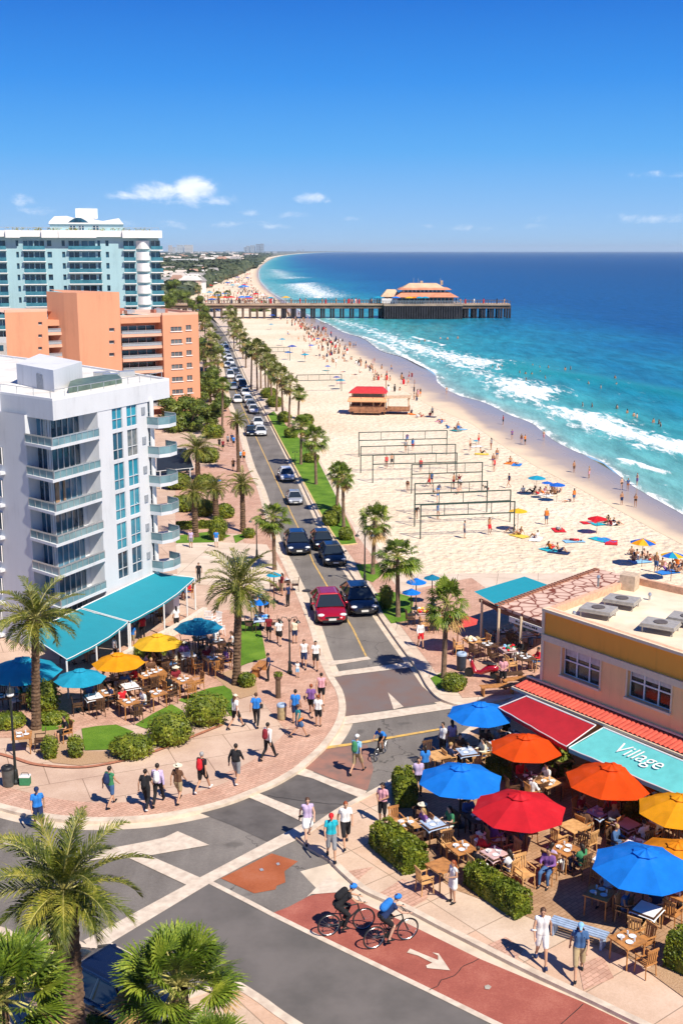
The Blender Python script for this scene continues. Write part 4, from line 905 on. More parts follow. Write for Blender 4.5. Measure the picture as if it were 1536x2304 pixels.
def umb_meshes(r,n,rise,cap=True):
    key=(round(r,2),n,rise)
    if key in UM: return UM[key]
    b=MB(); zt=0; rings=[(.02,0),(.26,-.16),(.27,-.17),(.62,-.52),(1,-1)]; N=n*4
    for q,(rr,zz) in enumerate(rings):
        for j in range(N):
            a=2*PI*j/N; f=(j%4)/4.; sag=1-(.045*rr)*(math.sin(PI*f)**1)*2.0; dz=-.05*rr*math.sin(PI*f)*rise
            b.v.append((rr*r*sag*math.cos(a),rr*r*sag*math.sin(a),zz*rise*r*(.92 if rr>.5 else 1)+dz))
    for i in range(len(rings)-1):
        for j in range(N): j2=(j+1)%N; b.f.append((i*N+j,i*N+j2,(i+1)*N+j2,(i+1)*N+j)); b.m.append(0)
    cp=MB(); Nc=n*2
    for rr,zz in ((.015,.05),(.14,-.02),(.255,-.1)):
        for j in range(Nc): a=2*PI*j/Nc; q=1 if j%2==0 else .86; cp.v.append((rr*r*q*math.cos(a),rr*r*q*math.sin(a),zz*rise*r*1.2+.02-(.012 if j%2 else 0)))
    for i in range(2):
        for j in range(Nc): j2=(j+1)%Nc; cp.f.append((i*Nc+j,i*Nc+j2,(i+1)*Nc+j2,(i+1)*Nc+j)); cp.m.append(0)
    rb=MB()
    for j in range(n):
        a=2*PI*j/n; e=Vector((math.cos(a)*r*.99,math.sin(a)*r*.99,-rise*r*.92-.02)); rb.tube([(0,0,-.04),e*.5+Vector((0,0,-.03)),e],.012,4,cap=False); rb.tube([(0,0,-rise*r*1.35),e*.52+Vector((0,0,-.03))],.009,4,cap=False)
    UM[key]=(b.mesh('canopy',[None],True),cp.mesh('vent_cap',[None]),rb.mesh('ribs',[BLKP])); 
    for p in UM[key][0].polygons: p.use_smooth=False
    return UM[key]
def umbrella(label,px,py,rpx,col,h=2.5,n=8,rise=.34,rz=.2,group='cafe parasols',base=True,z0=.13,pole=None,tilt=0,name='parasol',cap=True,col2=None):
    """px,py = apex in the photo, rpx = half width in photo px"""
    yb=yg(py,h); p=W(px,py,h); p.z=z0; s=FPX/(p.y*CT+(HC-h)*ST); r=rpx/s
    cm,vm,rm=umb_meshes(1.0,n,rise); t=thing(name,label,'parasol',p,rz,group)
    c=link('canopy',cm,t,mat=pmat(col)); c.location=(0,0,h-z0); c.scale=(r,r,r)
    if col2:
        c.data=cm.copy(); c.data.materials.clear()
        for k in col2: c.data.materials.append(pmat(k))
        for i,pg in enumerate(c.data.polygons): pg.material_index=((i%(n*4))//4)%len(col2)
        for sl2 in c.material_slots: sl2.link='DATA'
    if cap: v=link('vent_cap',vm,t,mat=pmat(col)); v.location=(0,0,h-z0+.015); v.scale=(r,r,r)
    q=link('ribs',rm,t); q.location=(0,0,h-z0); q.scale=(r,r,r)
    b=MB(); b.tube([(0,0,0),(0,0,h-z0+.05)],.03 if base else .018,8); b.build('pole',pole or WOODD,t)
    if base: b=MB(); b.lathe([(0,0),(.28,0),(.28,.05),(.1,.09),(.05,.25),(0,.25)],(0,0,0),14); b.build('base',BLKM,t)
    if tilt:
        t.rotation_euler=(tilt,0,rz)
    return t,p
# ---- cafe furniture
def table_proto(top,cloth=None,w=.82,d=.82):
    t=thing('cafe_table','x','table'); b=MB(); b.box((0,0,.72),(w,d,.04)); b.build('tabletop',top,t)
    for sx in (-1,1):
        for sy in (-1,1): l=MB(); l.tube([(sx*(w/2-.06),sy*(d/2-.06),0),(sx*(w/2-.07),sy*(d/2-.07),.7)],.025,6); l.build('leg',WOODD if top!=WOOD else WOOD,t)
    return t
def chair_proto(m,arm=True):
    t=thing('cafe_chair','x','chair'); b=MB(); b.box((0,0,.44),(.46,.46,.04)); b.build('seat',m,t)
    k=MB()
    for i in range(5): k.box((-.17+.085*i,-.235,.68),(.05,.02,.4),mat=Matrix.Rotation(.12,3,'X'))
    k.box((0,-.26,.9),(.46,.035,.09),mat=Matrix.Rotation(.12,3,'X')); k.build('backrest',m,t)
    for sx in (-1,1):
        for sy in (-1,1): l=MB(); l.tube([(sx*.2,sy*.2,.43),(sx*.215,sy*.23,0)],.02,5); l.build('leg',m,t)
        if arm: a=MB(); a.box((sx*.23,0,.64),(.045,.44,.03)); a.tube([(sx*.22,.19,.44),(sx*.23,.2,.63)],.018,5); a.build('armrest',m,t)
    return t
PROTO={}
def proto(k):
    return PROTO[k]
def put(key,fn,label,loc,rz,group,sc=1.0):
    if key not in PROTO:
        t=fn(); PROTO[key]=t; t.location=loc; t.rotation_euler=(0,0,rz); t['label']=label; t['group']=group; t.scale=(sc,sc,sc); return t
    return dup(PROTO[key],loc,rz,label,sc,group)
CLO={k:mat('tablecloth_'+k,c,r=.85,var=.04,sc=3) for k,c in {'white':(.75,.75,.76),'blue':(.35,.45,.62),'pink':(.55,.38,.38)}.items()}
def cloth(label,loc,rz,k,w=.9):
    rg=random.Random(int(loc[0]*77)); b=MB(); n=8; h=w/2
    for i in range(n+1):
        for j in range(n+1):
            x=-h+w*i/n; y=-h+w*j/n; e=max(abs(x),abs(y)); z=0 if e<.4 else -(e-.4)*1.6-(.05 if abs(x)>.4 and abs(y)>.4 else 0); b.v.append((x*(1 if e<.4 else .96),y*(1 if e<.4 else .96),z+rg.uniform(0,.006)))
    for i in range(n):
        for j in range(n): b.f.append((i*(n+1)+j,(i+1)*(n+1)+j,(i+1)*(n+1)+j+1,i*(n+1)+j+1)); b.m.append(0)
    o=b.build('tablecloth',CLO[k],None,loc=(loc[0],loc[1],loc[2]+.752),rz=rz,label=label,cat='tablecloth',group='cloths on the cafe tables'); return o
GLASSM=mat('drinking_glass',(.8,.85,.88),r=.05,var=0,spec=.7,alpha=.5)
def tableware(label,loc,rz):
    t=thing('place_setting',label,'tableware',(loc[0],loc[1],loc[2]+.757),rz,'plates and glasses laid on the cafe tables'); b=MB()
    for a in range(3): q=a*2.1; b.lathe([(0,.004),(.07,.004),(.12,.018),(.11,.016)],(.2*math.cos(q),.2*math.sin(q),0),12)
    b.build('plates',CLO['white'],t)
    for a in range(3): g=MB(); q=a*2.1+.8; g.lathe([(0,.0),(.028,.0),(.034,.13),(.03,.13),(.025,.01)],(.22*math.cos(q),.22*math.sin(q),0),8); g.build('glass',GLASSM,t)
    return t
# ---- street lamps, bins
def lamp_post(label,bx,by,ty,kind='double',group='street lamps on the sidewalk',z=.12,sc=1):
    p=W(bx,by,z); h=HC*(1-(ty-YH)/(by-YH))-z; t=thing('street_lamp',label,'street lamp',p,0,group); s=h/4.2*sc; b=MB()
    b.lathe([(0,0),(.2*s,0),(.2*s,.1),(.13*s,.2),(.11*s,.55),(.07*s,.62),(.055*s,h*.6),(.045*s,h)],(0,0,0),12); b.build('post',BLKM,t)
    g=mat('lamp_glass',(.8,.8,.76),r=.15,var=0,spec=.6)
    if kind=='single':
        a=MB(); a.lathe([(.05*s,h),(.12*s,h+.03),(.17*s,h+.08),(.15*s,h+.22),(.06*s,h+.32),(.0,h+.34)],(0,0,0),12); lo=a.build('lantern',g,t); c=MB(); c.lathe([(.2*s,h+.2),(.12*s,h+.34),(.03,h+.42),(.015,h+.6),(0,h+.6)],(0,0,0),12); c.build('cap',BLKM,lo)
    else:
        for sg in ((-1,1) if kind=='double' else (-1,)):
            a=MB(); a.tube([(0,0,h*.93),(sg*.2*s,0,h*1.02),(sg*.5*s,0,h*1.03),(sg*.62*s,0,h*.97)],.028*s,6); ar=a.build('arm',BLKM,t)
            c=MB(); c.lathe([(.0,.06),(.1*s,.03),(.2*s,-.06),(.19*s,-.07),(0,-.07)],(sg*.62*s,0,h*.95),12); c.build('lamp_shade',BLKM,ar); c=MB(); c.ball((sg*.62*s,0,h*.95-.1*s),(.11*s,.11*s,.09*s),10,6); c.build('bulb',g,ar)
    return t
def bin_(label,px,py,col,r=.28,h=.9,lid='black_plastic',cat='bin',name='litter_bin'):
    t=thing(name,label,cat,W(px,py,.12),0,'litter bins'); b=MB(); b.lathe([(0,0),(r*.85,0),(r*.9,.05),(r,h*.85),(r,h*.87),(r*.4,h*.9),(r*.4,h*.82),(0,h*.82)],(0,0,0),18); b.build('body',col,t,True); c=MB(); c.lathe([(r*1.06,h*.86),(r*1.06,h*.94),(r*.9,h),(r*.45,h*1.02),(r*.45,h*.93)],(0,0,0),18); c.build('lid',MATS.get(lid) or BLKP,t,True); return t
def volley(label,L_,R_,h=2.6):
    a=W(*L_,.05); c=W(*R_,.05); d=c-a; w=d.length; t=thing('volleyball_net',label,'volleyball net',a,math.atan2(d.y,d.x),'volleyball nets on the beach'); m=mat('net_post_green',(.03,.06,.05),r=.5,var=.1); k=h/2.6
    for x in (0,w): b=MB(); b.tube([(x,0,-.1),(x,0,h)],.05*k,8); b.build('post',m,t)
    for z,n in ((h-.03,'top_tape'),(h-.03-.85*k,'bottom_tape')): b=MB(); b.box((w/2,0,z),(w,.03,.09*k)); b.build(n,m,t)
    b=MB()
    n=int(w/.12)
    for i in range(n): b.box((w*(i+.5)/n,0,h-.45*k),(.006,.006,.8*k))
    for i in range(7): b.box((w/2,0,h-.03-.85*k*(i+1)/8),(w,.006,.006))
    b.build('net',mat('net_cord',(.5,.45,.4),r=.8,var=0),t)
    b=MB()
    for x in (.25,.5,.75): b.box((w*x,0,h-.45*k),(.05*k,.02,.84*k))
    b.build('net_straps',m,t); return t
def towel(label,px,py,col,rz=0,w=.9,l=1.7,z=.05):
    p=W(px,py,z); b=MB(); rg=random.Random(int(px*13+py)); n=6
    for i in range(n+1):
        for j in range(n+1): b.v.append((-w/2+w*i/n+rg.uniform(-.03,.03),-l/2+l*j/n+rg.uniform(-.03,.03),.015+rg.uniform(0,.03)))
    for i in range(n):
        for j in range(n): b.f.append((i*(n+1)+j,(i+1)*(n+1)+j,(i+1)*(n+1)+j+1,i*(n+1)+j+1)); b.m.append(0)
    return b.build('beach_towel',fab(col),None,loc=p,rz=rz,label=label,cat='towel',group='towels laid on the sand')
# ================= BUILDINGS
def part(name,b,m,root,smooth=False,**kw):
    l=root.location; b.v=[(x-l.x,y-l.y,z-l.z) for x,y,z in b.v]
    return b.build(name,m,root,smooth,**kw)
class Face:
    def __init__(s,A,B):
        s.A=Vector((A.x,A.y,0)); d=Vector((B.x-A.x,B.y-A.y,0)); s.L=d.length; s.d=d/s.L; n=Vector((s.d.y,-s.d.x,0)); s.n=n if n.dot(Vector((0,0,0))-s.A)>0 else -n; s.B=Vector((B.x,B.y,0))
    def p(s,u,z,o=0): return s.A+s.d*u+s.n*o+Vector((0,0,z))
    def px(s,x,y): return wallpt(x,y,s.A,s.B)
    def wall(s,b,u0,u1,z0,z1,holes=(),depth=.3,m=0,mr=0):
        us=sorted({u0,u1,*[h[0] for h in holes],*[h[1] for h in holes]}); zs=sorted({z0,z1,*[h[2] for h in holes],*[h[3] for h in holes]})
        us=[u for u in us if u0<=u<=u1]; zs=[z for z in zs if z0<=z<=z1]
        for i in range(len(us)-1):
            for j in range(len(zs)-1):
                cu,cz=(us[i]+us[i+1])/2,(zs[j]+zs[j+1])/2
                if any(h[0]<cu<h[1] and h[2]<cz<h[3] for h in holes): continue
                b.quad(s.p(us[i],zs[j]),s.p(us[i+1],zs[j]),s.p(us[i+1],zs[j+1]),s.p(us[i],zs[j+1]),m)
        for a,c,e,f in holes:
            b.quad(s.p(a,e),s.p(a,e,-depth),s.p(a,f,-depth),s.p(a,f),mr); b.quad(s.p(c,e),s.p(c,e,-depth),s.p(c,f,-depth),s.p(c,f),mr)
            b.quad(s.p(a,e),s.p(c,e),s.p(c,e,-depth),s.p(a,e,-depth),mr); b.quad(s.p(a,f),s.p(c,f),s.p(c,f,-depth),s.p(a,f,-depth),mr)
    def box(s,b,u0,u1,z0,z1,o0,o1,m=0):
        q=[s.p(u0,0,o0),s.p(u1,0,o0),s.p(u1,0,o1),s.p(u0,0,o1)]; b.prism([(v.x,v.y) for v in q],z0,z1,m,True)
WRG=random.Random(17)
def window(F,root,u0,u1,z0,z1,dep,glass,frame,nv=2,nh=1,fw=.05,ssub=True,name='window',mid=.0):
    if glass in(GDARK,GTEAL) and WRG.random()<.25: glass=winglass('glass_curtained',(.10,.12,.13),(.22,.22,.21),.2,3.0) if WRG.random()<.5 else winglass('glass_sky',(.03,.10,.16),(.07,.2,.3),.06)
    g=MB(); g.quad(F.p(u0,z0,-dep+.01),F.p(u1,z0,-dep+.01),F.p(u1,z1,-dep+.01),F.p(u0,z1,-dep+.01)); o=part(name,g,glass,root)
    if ssub:
        f=MB()
        for i in range(nv+1):
            u=u0+(u1-u0)*i/nv; F.box(f,max(u0,u-fw/2),min(u1,u+fw/2),z0,z1,-dep+.02,-dep+.07)
        for j in range(nh+1):
            z=z0+(z1-z0)*j/nh if not mid or j in(0,nh) else z0+(z1-z0)*mid; F.box(f,u0,u1,max(z0,z-fw/2),min(z1,z+fw/2),-dep+.021,-dep+.072)
        l=root.location; f.v=[(x-l.x,y-l.y,z-l.z) for x,y,z in f.v]; f.build('frame',frame,o)
    return o
def winglass(name,a,b_,r=.08,sc=.7):
    if name in MATS: return MATS[name]
    m,t,b=nt(name); n=noise(t,coords(t),sc,3); rr=ramp(t,n.outputs['Fac'],[(.35,a),(.6,b_)]); t.links.new(rr.outputs[0],b.inputs['Base Color']); b.inputs['Roughness'].default_value=r; b.inputs['Specular IOR Level'].default_value=.7; MATS[name]=m; return m
GDARK=winglass('glass_dark_blue',(.006,.025,.045),(.02,.09,.15)); GTEAL=winglass('glass_teal',(.01,.17,.26),(.02,.30,.40)); GRAIL=winglass('rail_glass',(.10,.19,.22),(.20,.33,.36),.12); GGREY=winglass('glass_grey',(.07,.08,.09),(.14,.16,.17),.3); GBLK=winglass('glass_black',(.008,.008,.01),(.05,.04,.035),.1,2.5)
def wallmat(name,c,k=1.0):
    m,t,b=nt(name); co=coords(t); mp=t.nodes.new('ShaderNodeMapping'); mp.inputs['Scale'].default_value=(1,1,.09); t.links.new(co,mp.inputs[0])
    a=noise(t,mp.outputs[0],1.6*k,6,.7); d=noise(t,co,.35*k,4,.6); s=mathn(t,'ADD',mathn(t,'MULTIPLY',a.outputs['Fac'],.5),mathn(t,'MULTIPLY',d.outputs['Fac'],.5))
    rr=ramp(t,s,[(.34,tuple(x*.80 for x in c)),(.47,c),(.66,tuple(min(1,x*1.07) for x in c))]); t.links.new(rr.outputs[0],b.inputs['Base Color']); b.inputs['Roughness'].default_value=.8; b.inputs['Specular IOR Level'].default_value=.3
    bump(t,b,noise(t,co,8,3).outputs['Fac'],.08); MATS[name]=m; return m
WHT=wallmat('white_render',(.63,.64,.66)); WHT2=mat('white_trim',(.8,.79,.77),r=.6,var=.03,sc=2); ROOFW=mat('roof_membrane',(.72,.70,.66),r=.8,var=.1,sc=.7,c2=(.6,.57,.52))
METAL=mat('rail_metal',(.55,.56,.56),r=.35,metal=.6,var=.05); CURT=mat('curtain_beige',(.35,.22,.13),r=.9,var=.2,sc=3)
def railing(F,root,u0,u1,z,h,o,name='railing',n=None):
    b=MB(); b.quad(F.p(u0,z,o),F.p(u1,z,o),F.p(u1,z+h,o),F.p(u0,z+h,o)); r=part(name,b,GRAIL,root)
    f=MB(); F.box(f,u0,u1,z+h-.04,z+h+.03,o-.03,o+.03); k=n or max(2,int((u1-u0)/.55))
    for i in range(k+1): u=u0+(u1-u0)*i/k; F.box(f,u-.015,u+.015,z,z+h,o-.02,o+.021)
    l=root.location; f.v=[(x-l.x,y-l.y,zz-l.z) for x,y,zz in f.v]; f.build('rail_posts',METAL,r)
def white_tower():
    A=W(146,1490); VR=Vector((1232,2665,0)).normalized(); VL=Vector((-3068,2665,0)).normalized()
    root=thing('apartment_building','white apartment block with teal windows and glass railed corner balconies above the turquoise awning','apartment building',A)
    F=Face(A,A+VR*10); G=Face(A,A+VL*10); H=12.8
    u1=F.px(221,960)[0]; uE=F.px(347,1290)[0]+.2; w1=G.px(57,960)[0]; wE=G.px(-60,900)[0]+3
    n1=F.px(252,906)[1]; n2=F.px(275,963)[1]; nb=F.px(266,1246)[1]; step=(n1-nb)/5; hw=n1-n2
    slab_z=[F.px(121,1004)[1]-step*k for k in range(7)]
    b=MB(); dep=.10; holes=[]; cols=[]
    for xa,xc in ((252,275),(285,308),(333,345)):
        a_,c_=F.px(xa,930)[0],F.px(xc,925)[0]; cols.append((a_,c_))
        for k in range(6): holes.append((a_,c_,n1-hw-step*k,n1-step*k))
    F.wall(b,u1,uE,0,H,holes,dep)
    # notch at the corner (balconies)
    nd=.95
    P0=F.p(u1,0); P1=F.p(u1,0,-nd); Q0=G.p(w1,0); Q1=G.p(w1,0,-nd*.7)
    # inner corner
    Fi=Face(F.p(0,0,-nd),F.p(10,0,-nd)); Gi=Face(G.p(0,0,-nd*.7),G.p(10,0,-nd*.7))
    det=Fi.d.x*(-Gi.d.y)+Gi.d.x*Fi.d.y; dx,dy=Gi.A.x-Fi.A.x,Gi.A.y-Fi.A.y; s_=(dx*(-Gi.d.y)+Gi.d.x*dy)/det; IC=Fi.p(s_,0)
    pl=[P0,P1,IC,Q1,Q0]
    for i in range(4): a,c=pl[i],pl[i+1]; b.quad(a,c,(c.x,c.y,H),(a.x,a.y,H))
    G.wall(b,w1,wE,0,H); a,c=F.p(uE,0),F.p(uE,0,-9); b.quad(a,c,(c.x,c.y,H),(a.x,a.y,H))
    part('wall',b,WHT,root)
    for (a_,c_) in cols:
        for k in range(6): window(F,root,a_,c_,n1-hw-step*k,n1-step*k,dep,GTEAL if (k+int(a_*3))%4 else GDARK,WHT,2,2,.022,mid=.36)
    Fi=Face(IC,P1)
    Gi=Face(IC,Q1)
    for k,z in enumerate(slab_z[:7]):
        if z<.4: continue
        b=MB(); o=.12; sp=[F.p(u1,0),F.p(u1,0,o),F.p(-.12,0,o)+G.n*o,G.p(w1,0,o),G.p(w1,0),G.p(w1,0,-nd*.7-.05),IC,F.p(u1,0,-nd-.05)]
        b.prism([(q.x,q.y) for q in sp],z-.15,z,0,True); part('balcony_slab',b,WHT,root)
        railing(F,root,-.08,u1-.03,z,.42,.06,n=8); railing(G,root,-.02,w1-.03,z,.42,.06,n=4)
    for k in range(7):
        zt=(slab_z[k-1]-.15 if k else H-.15); zb=slab_z[k]+.02 if k<7 else .1
        if zb<.3: zb=.3
        if zt-zb<.5: continue
        window(Fi,root,.03,Fi.L*.84,zb,zt-.03,-.02,GDARK,WHT,5,1,.018)
        window(Gi,root,.16,Gi.L*.92,zb,zt-.06,-.02,GDARK,WHT,2,1,.018)
    c=MB(); z=slab_z[2]; Fi.box(c,.15,.42,z,z+step*.8,.05,.09); Fi.box(c,.8,.95,z,z+step*.8,.05,.09); part('curtain',c,CURT,root)
    # parapet, roof
    rp=[(118,897),(381,851),(187,821),(-100,785),(-300,900),(0,881)]; zr=F.px(118,897)[1]
    rp=[W(x,y,zr) for x,y in rp]; b=MB(); b.prism([(q.x,q.y) for q in rp],H-.1,zr-.12,0,True)
    part('parapet',b,WHT,root)
    ce=sum((Vector(q) for q in rp),Vector())/6; b=MB()
    inn=[q.lerp(ce,.03) for q in rp]
    for i in range(6):
        j=(i+1)%6; a,c,d,e=rp[i],rp[j],inn[j],inn[i]; b.quad((a.x,a.y,zr),(c.x,c.y,zr),(d.x,d.y,zr),(e.x,e.y,zr)); b.quad((a.x,a.y,zr-.12),(c.x,c.y,zr-.12),(c.x,c.y,zr),(a.x,a.y,zr)); b.quad((e.x,e.y,zr-.12),(d.x,d.y,zr-.12),(d.x,d.y,zr),(e.x,e.y,zr))
    part('coping',b,WHT2,root)
    b=MB(); b.poly([(q.x,q.y,zr-.115) for q in inn]); part('roof',b,ROOFW,root)
    # roof rail
    b=MB(); ri=[q.lerp(ce,.05) for q in rp]
    for a,c in ((ri[0],ri[1]),(ri[5],ri[0])):
        n=int((c-a).length/1.1)
        for i in range(n+1): q=a.lerp(c,i/n); b.tube([(q.x,q.y,zr-.1),(q.x,q.y,zr+.35)],.018,4)
        b.tube([(a.x,a.y,zr+.35),(c.x,c.y,zr+.35)],.018,4)
    part('roof_rail',b,METAL,root)
    zb=zr-.11; q=[W(123,882,zb),W(187,859,zb),W(92,838,zb),W(40,864,zb)]; zt=HC-(HC-zb)*(832-YH)/(882-YH); b=MB(); b.prism([(v.x,v.y) for v in q],zb,zt,0); o=part('stair_housing',b,WHT,root)
    b=MB(); f=Face(q[3],q[0]); f.box(b,f.L*.55,f.L*.72,zb,zb+.8,0,.02); f.box(b,f.L*.57,f.L*.64,zt-.4,zt-.3,0,.03); l=root.location; b.v=[(x-l.x,y-l.y,z-l.z) for x,y,z in b.v]; b.build('vent',mat('vent_grey',(.3,.32,.35),r=.6),o)
    q=[W(155,892-7,zb),W(275,862,zb),W(262,850,zb),W(160,866,zb)]; b=MB(); b.prism([(v.x,v.y) for v in q],zb,zb+.28); part('roof_screen',b,mat('screen_green',(.10,.15,.12),r=.5,var=.2,sc=2),root)
    for x,y in ((230,848),(250,852),(285,846)): c_=W(x,y,zb); b=MB(); b.box((c_.x,c_.y,zb+.15),(.9,.6,.3),.4); part('air_conditioner',b,METAL,root)
    # rounded balconies at the far end
    for k in range(7):
        z=slab_z[k]
        if z<1.2: continue
        ed=[F.p(uE-.35,0),F.p(uE-.35,0,.75),F.p(uE+.3,0,1.05),F.p(uE+1.1,0,1.0),F.p(uE+1.7,0,.55),F.p(uE+1.9,0,-.3),F.p(uE+1.2,0,-.9),F.p(uE,0,-.8)]
        b=MB(); b.prism([(q.x,q.y) for q in ed],z-.2,z,0,True); s=part('round_balcony',b,WHT,root)
        b=MB(); r=MB()
        for a,c in zip(ed[0:5],ed[1:6]): b.quad((a.x,a.y,z),(c.x,c.y,z),(c.x,c.y,z+.42),(a.x,a.y,z+.42)); r.tube([(a.x,a.y,z+.43),(c.x,c.y,z+.43)],.02,4); r.tube([(a.x,a.y,z),(a.x,a.y,z+.43)],.015,4)
        l=root.location
        for x,m_,n_ in ((b,GRAIL,'glass_panel'),(r,METAL,'handrail')): x.v=[(p[0]-l.x,p[1]-l.y,p[2]-l.z) for p in x.v]; x.build(n_,m_,s)
    b=MB(); q=F.p(uE-.05,0,.12); b.tube([(q.x,q.y,0),(q.x,q.y,H)],.13,10); part('column',b,WHT2,root)
    b=MB(); ed=[F.p(uE,0,.02),F.p(uE+.3,0,.95),F.p(uE+1.6,0,.5),F.p(uE+1.7,0,-.6),F.p(uE,0,-.8)]; zz=[z for z in slab_z if z>=1.2][-1]; b.prism([(v.x,v.y) for v in ed],0,zz-.2); part('end_wall',b,WHT,root)
    b=MB()
    for k in range(6):
        u,z=F.px(322,960)[0],n1-step*(k+.35); F.box(b,u-.12,u+.2,z-.42,z,.0,.05)
    part('wall_lights',b,mat('vent_grey',(.3,.32,.35)),root,kind='stuff')
    # windows of the wing on the far left
    for k in range(6):
        u0,z0=G.px(9,1046+73*k); z1=z0+.95; u1_=G.px(-30,1000)[0]; window(G,root,u0,u1_,z0,z1,-.02,GDARK,WHT2,3,1,.04)
        b=MB(); G.box(b,u0-.1,u1_,z0-.5,z0-.35,0,.3); part('ledge',b,WHT,root)
white_tower()
TEALW=wallmat('teal_render',(.33,.51,.56),.4); TEAL2=mat('pale_teal_render',(.60,.72,.73),r=.7,var=.04,sc=.3)
def teal_tower():
    A=W(-60,800); B=W(366,792); F=Face(A,B); root=thing('apartment_building','tall pale turquoise apartment tower with white gabled penthouse, behind the orange building','apartment building',A)
    H=F.px(200,533)[1]; Ht=F.px(200,519)[1]; fz=F.px(200,541)[1]; st=(F.px(200,541)[1]-F.px(200,566.5)[1])
    U=lambda x:F.px(x,600)[0]
    bays=[(-20,16),(55,78),(80,103),(157,181),(186,217),(280,304),(341,362)]; small=[(39,45),(109,119),(142,149),(222,228),(240,247)]
    holes=[]; rows=range(10); wins=[]
    for a,c in bays:
        for k in rows: holes.append((U(a),U(c),fz-st*k-st*.8,fz-st*k)); wins.append((U(a),U(c),fz-st*k-st*.8,fz-st*k,1))
    for a,c in small:
        for k in rows: holes.append((U(a),U(c),fz-st*k-st*.5,fz-st*k)); wins.append((U(a),U(c),fz-st*k-st*.5,fz-st*k,0))
    b=MB(); F.wall(b,0,F.L,0,H,holes,.8); a,c=F.p(F.L,0),F.p(F.L,0,-16); b.quad(a,c,(c.x,c.y,H),(a.x,a.y,H)); part('wall',b,TEALW,root)
    for a,c,e,f,big in wins[:70]: window(F,root,a,c,e,f,.8 if big else .3,GDARK,TEAL2,2 if big else 1,1,.12)
    b=MB()
    for a,c,e,f,big in wins[70:]: b.quad(F.p(a,e,-.3),F.p(c,e,-.3),F.p(c,f,-.3),F.p(a,f,-.3))
    part('small_windows',b,GDARK,root,kind='stuff')
    G=(((-20,18)),(54,105),(155,230),(279,307),(340,368))
    for a,c in G:
        for k in rows:
            z=fz-st*k-st*.82; b=MB(); F.box(b,U(a),U(c),z-.18,z,-.2,.9); s=part('balcony',b,WHT2,root); r=MB(); F.box(r,U(a)+.1,U(c)-.1,z,z+.75,.8,.85); l=root.location; r.v=[(p[0]-l.x,p[1]-l.y,p[2]-l.z) for p in r.v]; r.build('glass_panel',winglass('glass_balcony_teal',(.03,.14,.2),(.06,.22,.28)),s)
    for k in rows:
        b=MB(); z=fz-st*k; q=[F.p(U(308)+ (U(338)-U(308))*i/8,0,.1+.9*math.sin(PI*i/8)) for i in range(9)]; b.prism([(v.x,v.y) for v in q]+[(F.p(U(338),0,-.1).x,F.p(U(338),0,-.1).y),(F.p(U(308),0,-.1).x,F.p(U(308),0,-.1).y)],z-st*.75,z-st*.02,0,True); part('curved_balcony',b,WHT2,root)
    b=MB(); F.box(b,-.5,F.L+.6,H,Ht,-16,1.0); 
    for a,c in ((18,50),(98,135),(136,220),(278,366)): F.box(b,U(a),U(c),H-.2,Ht+.05,.8,1.6)
    part('parapet',b,WHT2,root)
    b=MB(); F.box(b,.3,F.L-.3,Ht+.003,Ht+.02,-15,.2); part('roof',b,ROOFW,root)
    b=MB(); rg=random.Random(3)
    for i in range(60): u=rg.uniform(1,F.L-1); leafball(b,rg,F.p(u,Ht+.3,.2),(.5,.4,.35),8,.18)
    part('roof_plants',b,leafmat('roof_plant',(.2,.18,.03),(.35,.32,.06),(.5,.45,.1)),root,kind='stuff')
    b=MB()
    for i in range(30): u=F.L*i/29; p_=F.p(u,Ht,.6); b.tube([p_,p_+Vector((0,0,.6))],.04,4)
    b.tube([F.p(0,Ht+.6,.6),F.p(F.L,Ht+.6,.6)],.04,4); part('roof_rail',b,METAL,root)
    # penthouse
    zz=lambda y:HC-(y-YH)*((A.y+2)*CT)/2600*1.02
    o=-3; K=Face(F.p(0,0,o),F.p(10,0,o)); u=lambda x:K.px(x,510)[0]; z5,z4,z3=K.px(150,504)[1],K.px(150,487)[1],K.px(190,468)[1]
    b=MB(); K.box(b,u(113),u(278),Ht,z5,-9,0); pt=part('penthouse',b,TEALW,root)
    b=MB(); q=[(u(110),z5),(u(112),z5+.5),(u(124),z4),(u(152),z4+.1),(u(168),z4-.3),(u(200),z4-.2),(u(215),z5+.9),(u(232),z4-.9),(u(268),z4-.3),(u(279),z5)]
    n=len(b.v); 
    for uu,z in q: b.v.append(tuple(K.p(uu,z,.4)))
    for uu,z in q: b.v.append(tuple(K.p(uu,z,-9.5)))
    k=len(q); b.f.append(tuple(range(n,n+k))); b.m.append(0)
    for i in range(k): j=(i+1)%k; b.f.append((n+i,n+j,n+k+j,n+k+i)); b.m.append(0)
    part('penthouse_roof',b,WHT2,root)
    b=MB(); K.box(b,u(172),u(222),z4-.3,z3,-8,-3); part('lift_housing',b,WHT2,root)
    b=MB()
    q=[(u(154)+(u(200)-u(154))*i/10,z5+.3+1.0*math.sin(PI*i/10)) for i in range(11)]; b.poly([K.p(a_,z_,.43) for a_,z_ in q]); part('arched_window',b,GDARK,root)
    for a_,c_ in ((157,171),(177,190),(209,223)): window(K,root,u(a_),u(c_),Ht+.1,z5-.3,-.02,GDARK,WHT2,2,1,.1)
teal_tower()
ORW=wallmat('terracotta_render',(.64,.30,.175),.5); ORT=mat('pink_render',(.72,.42,.30),r=.8,var=.05,sc=.5)
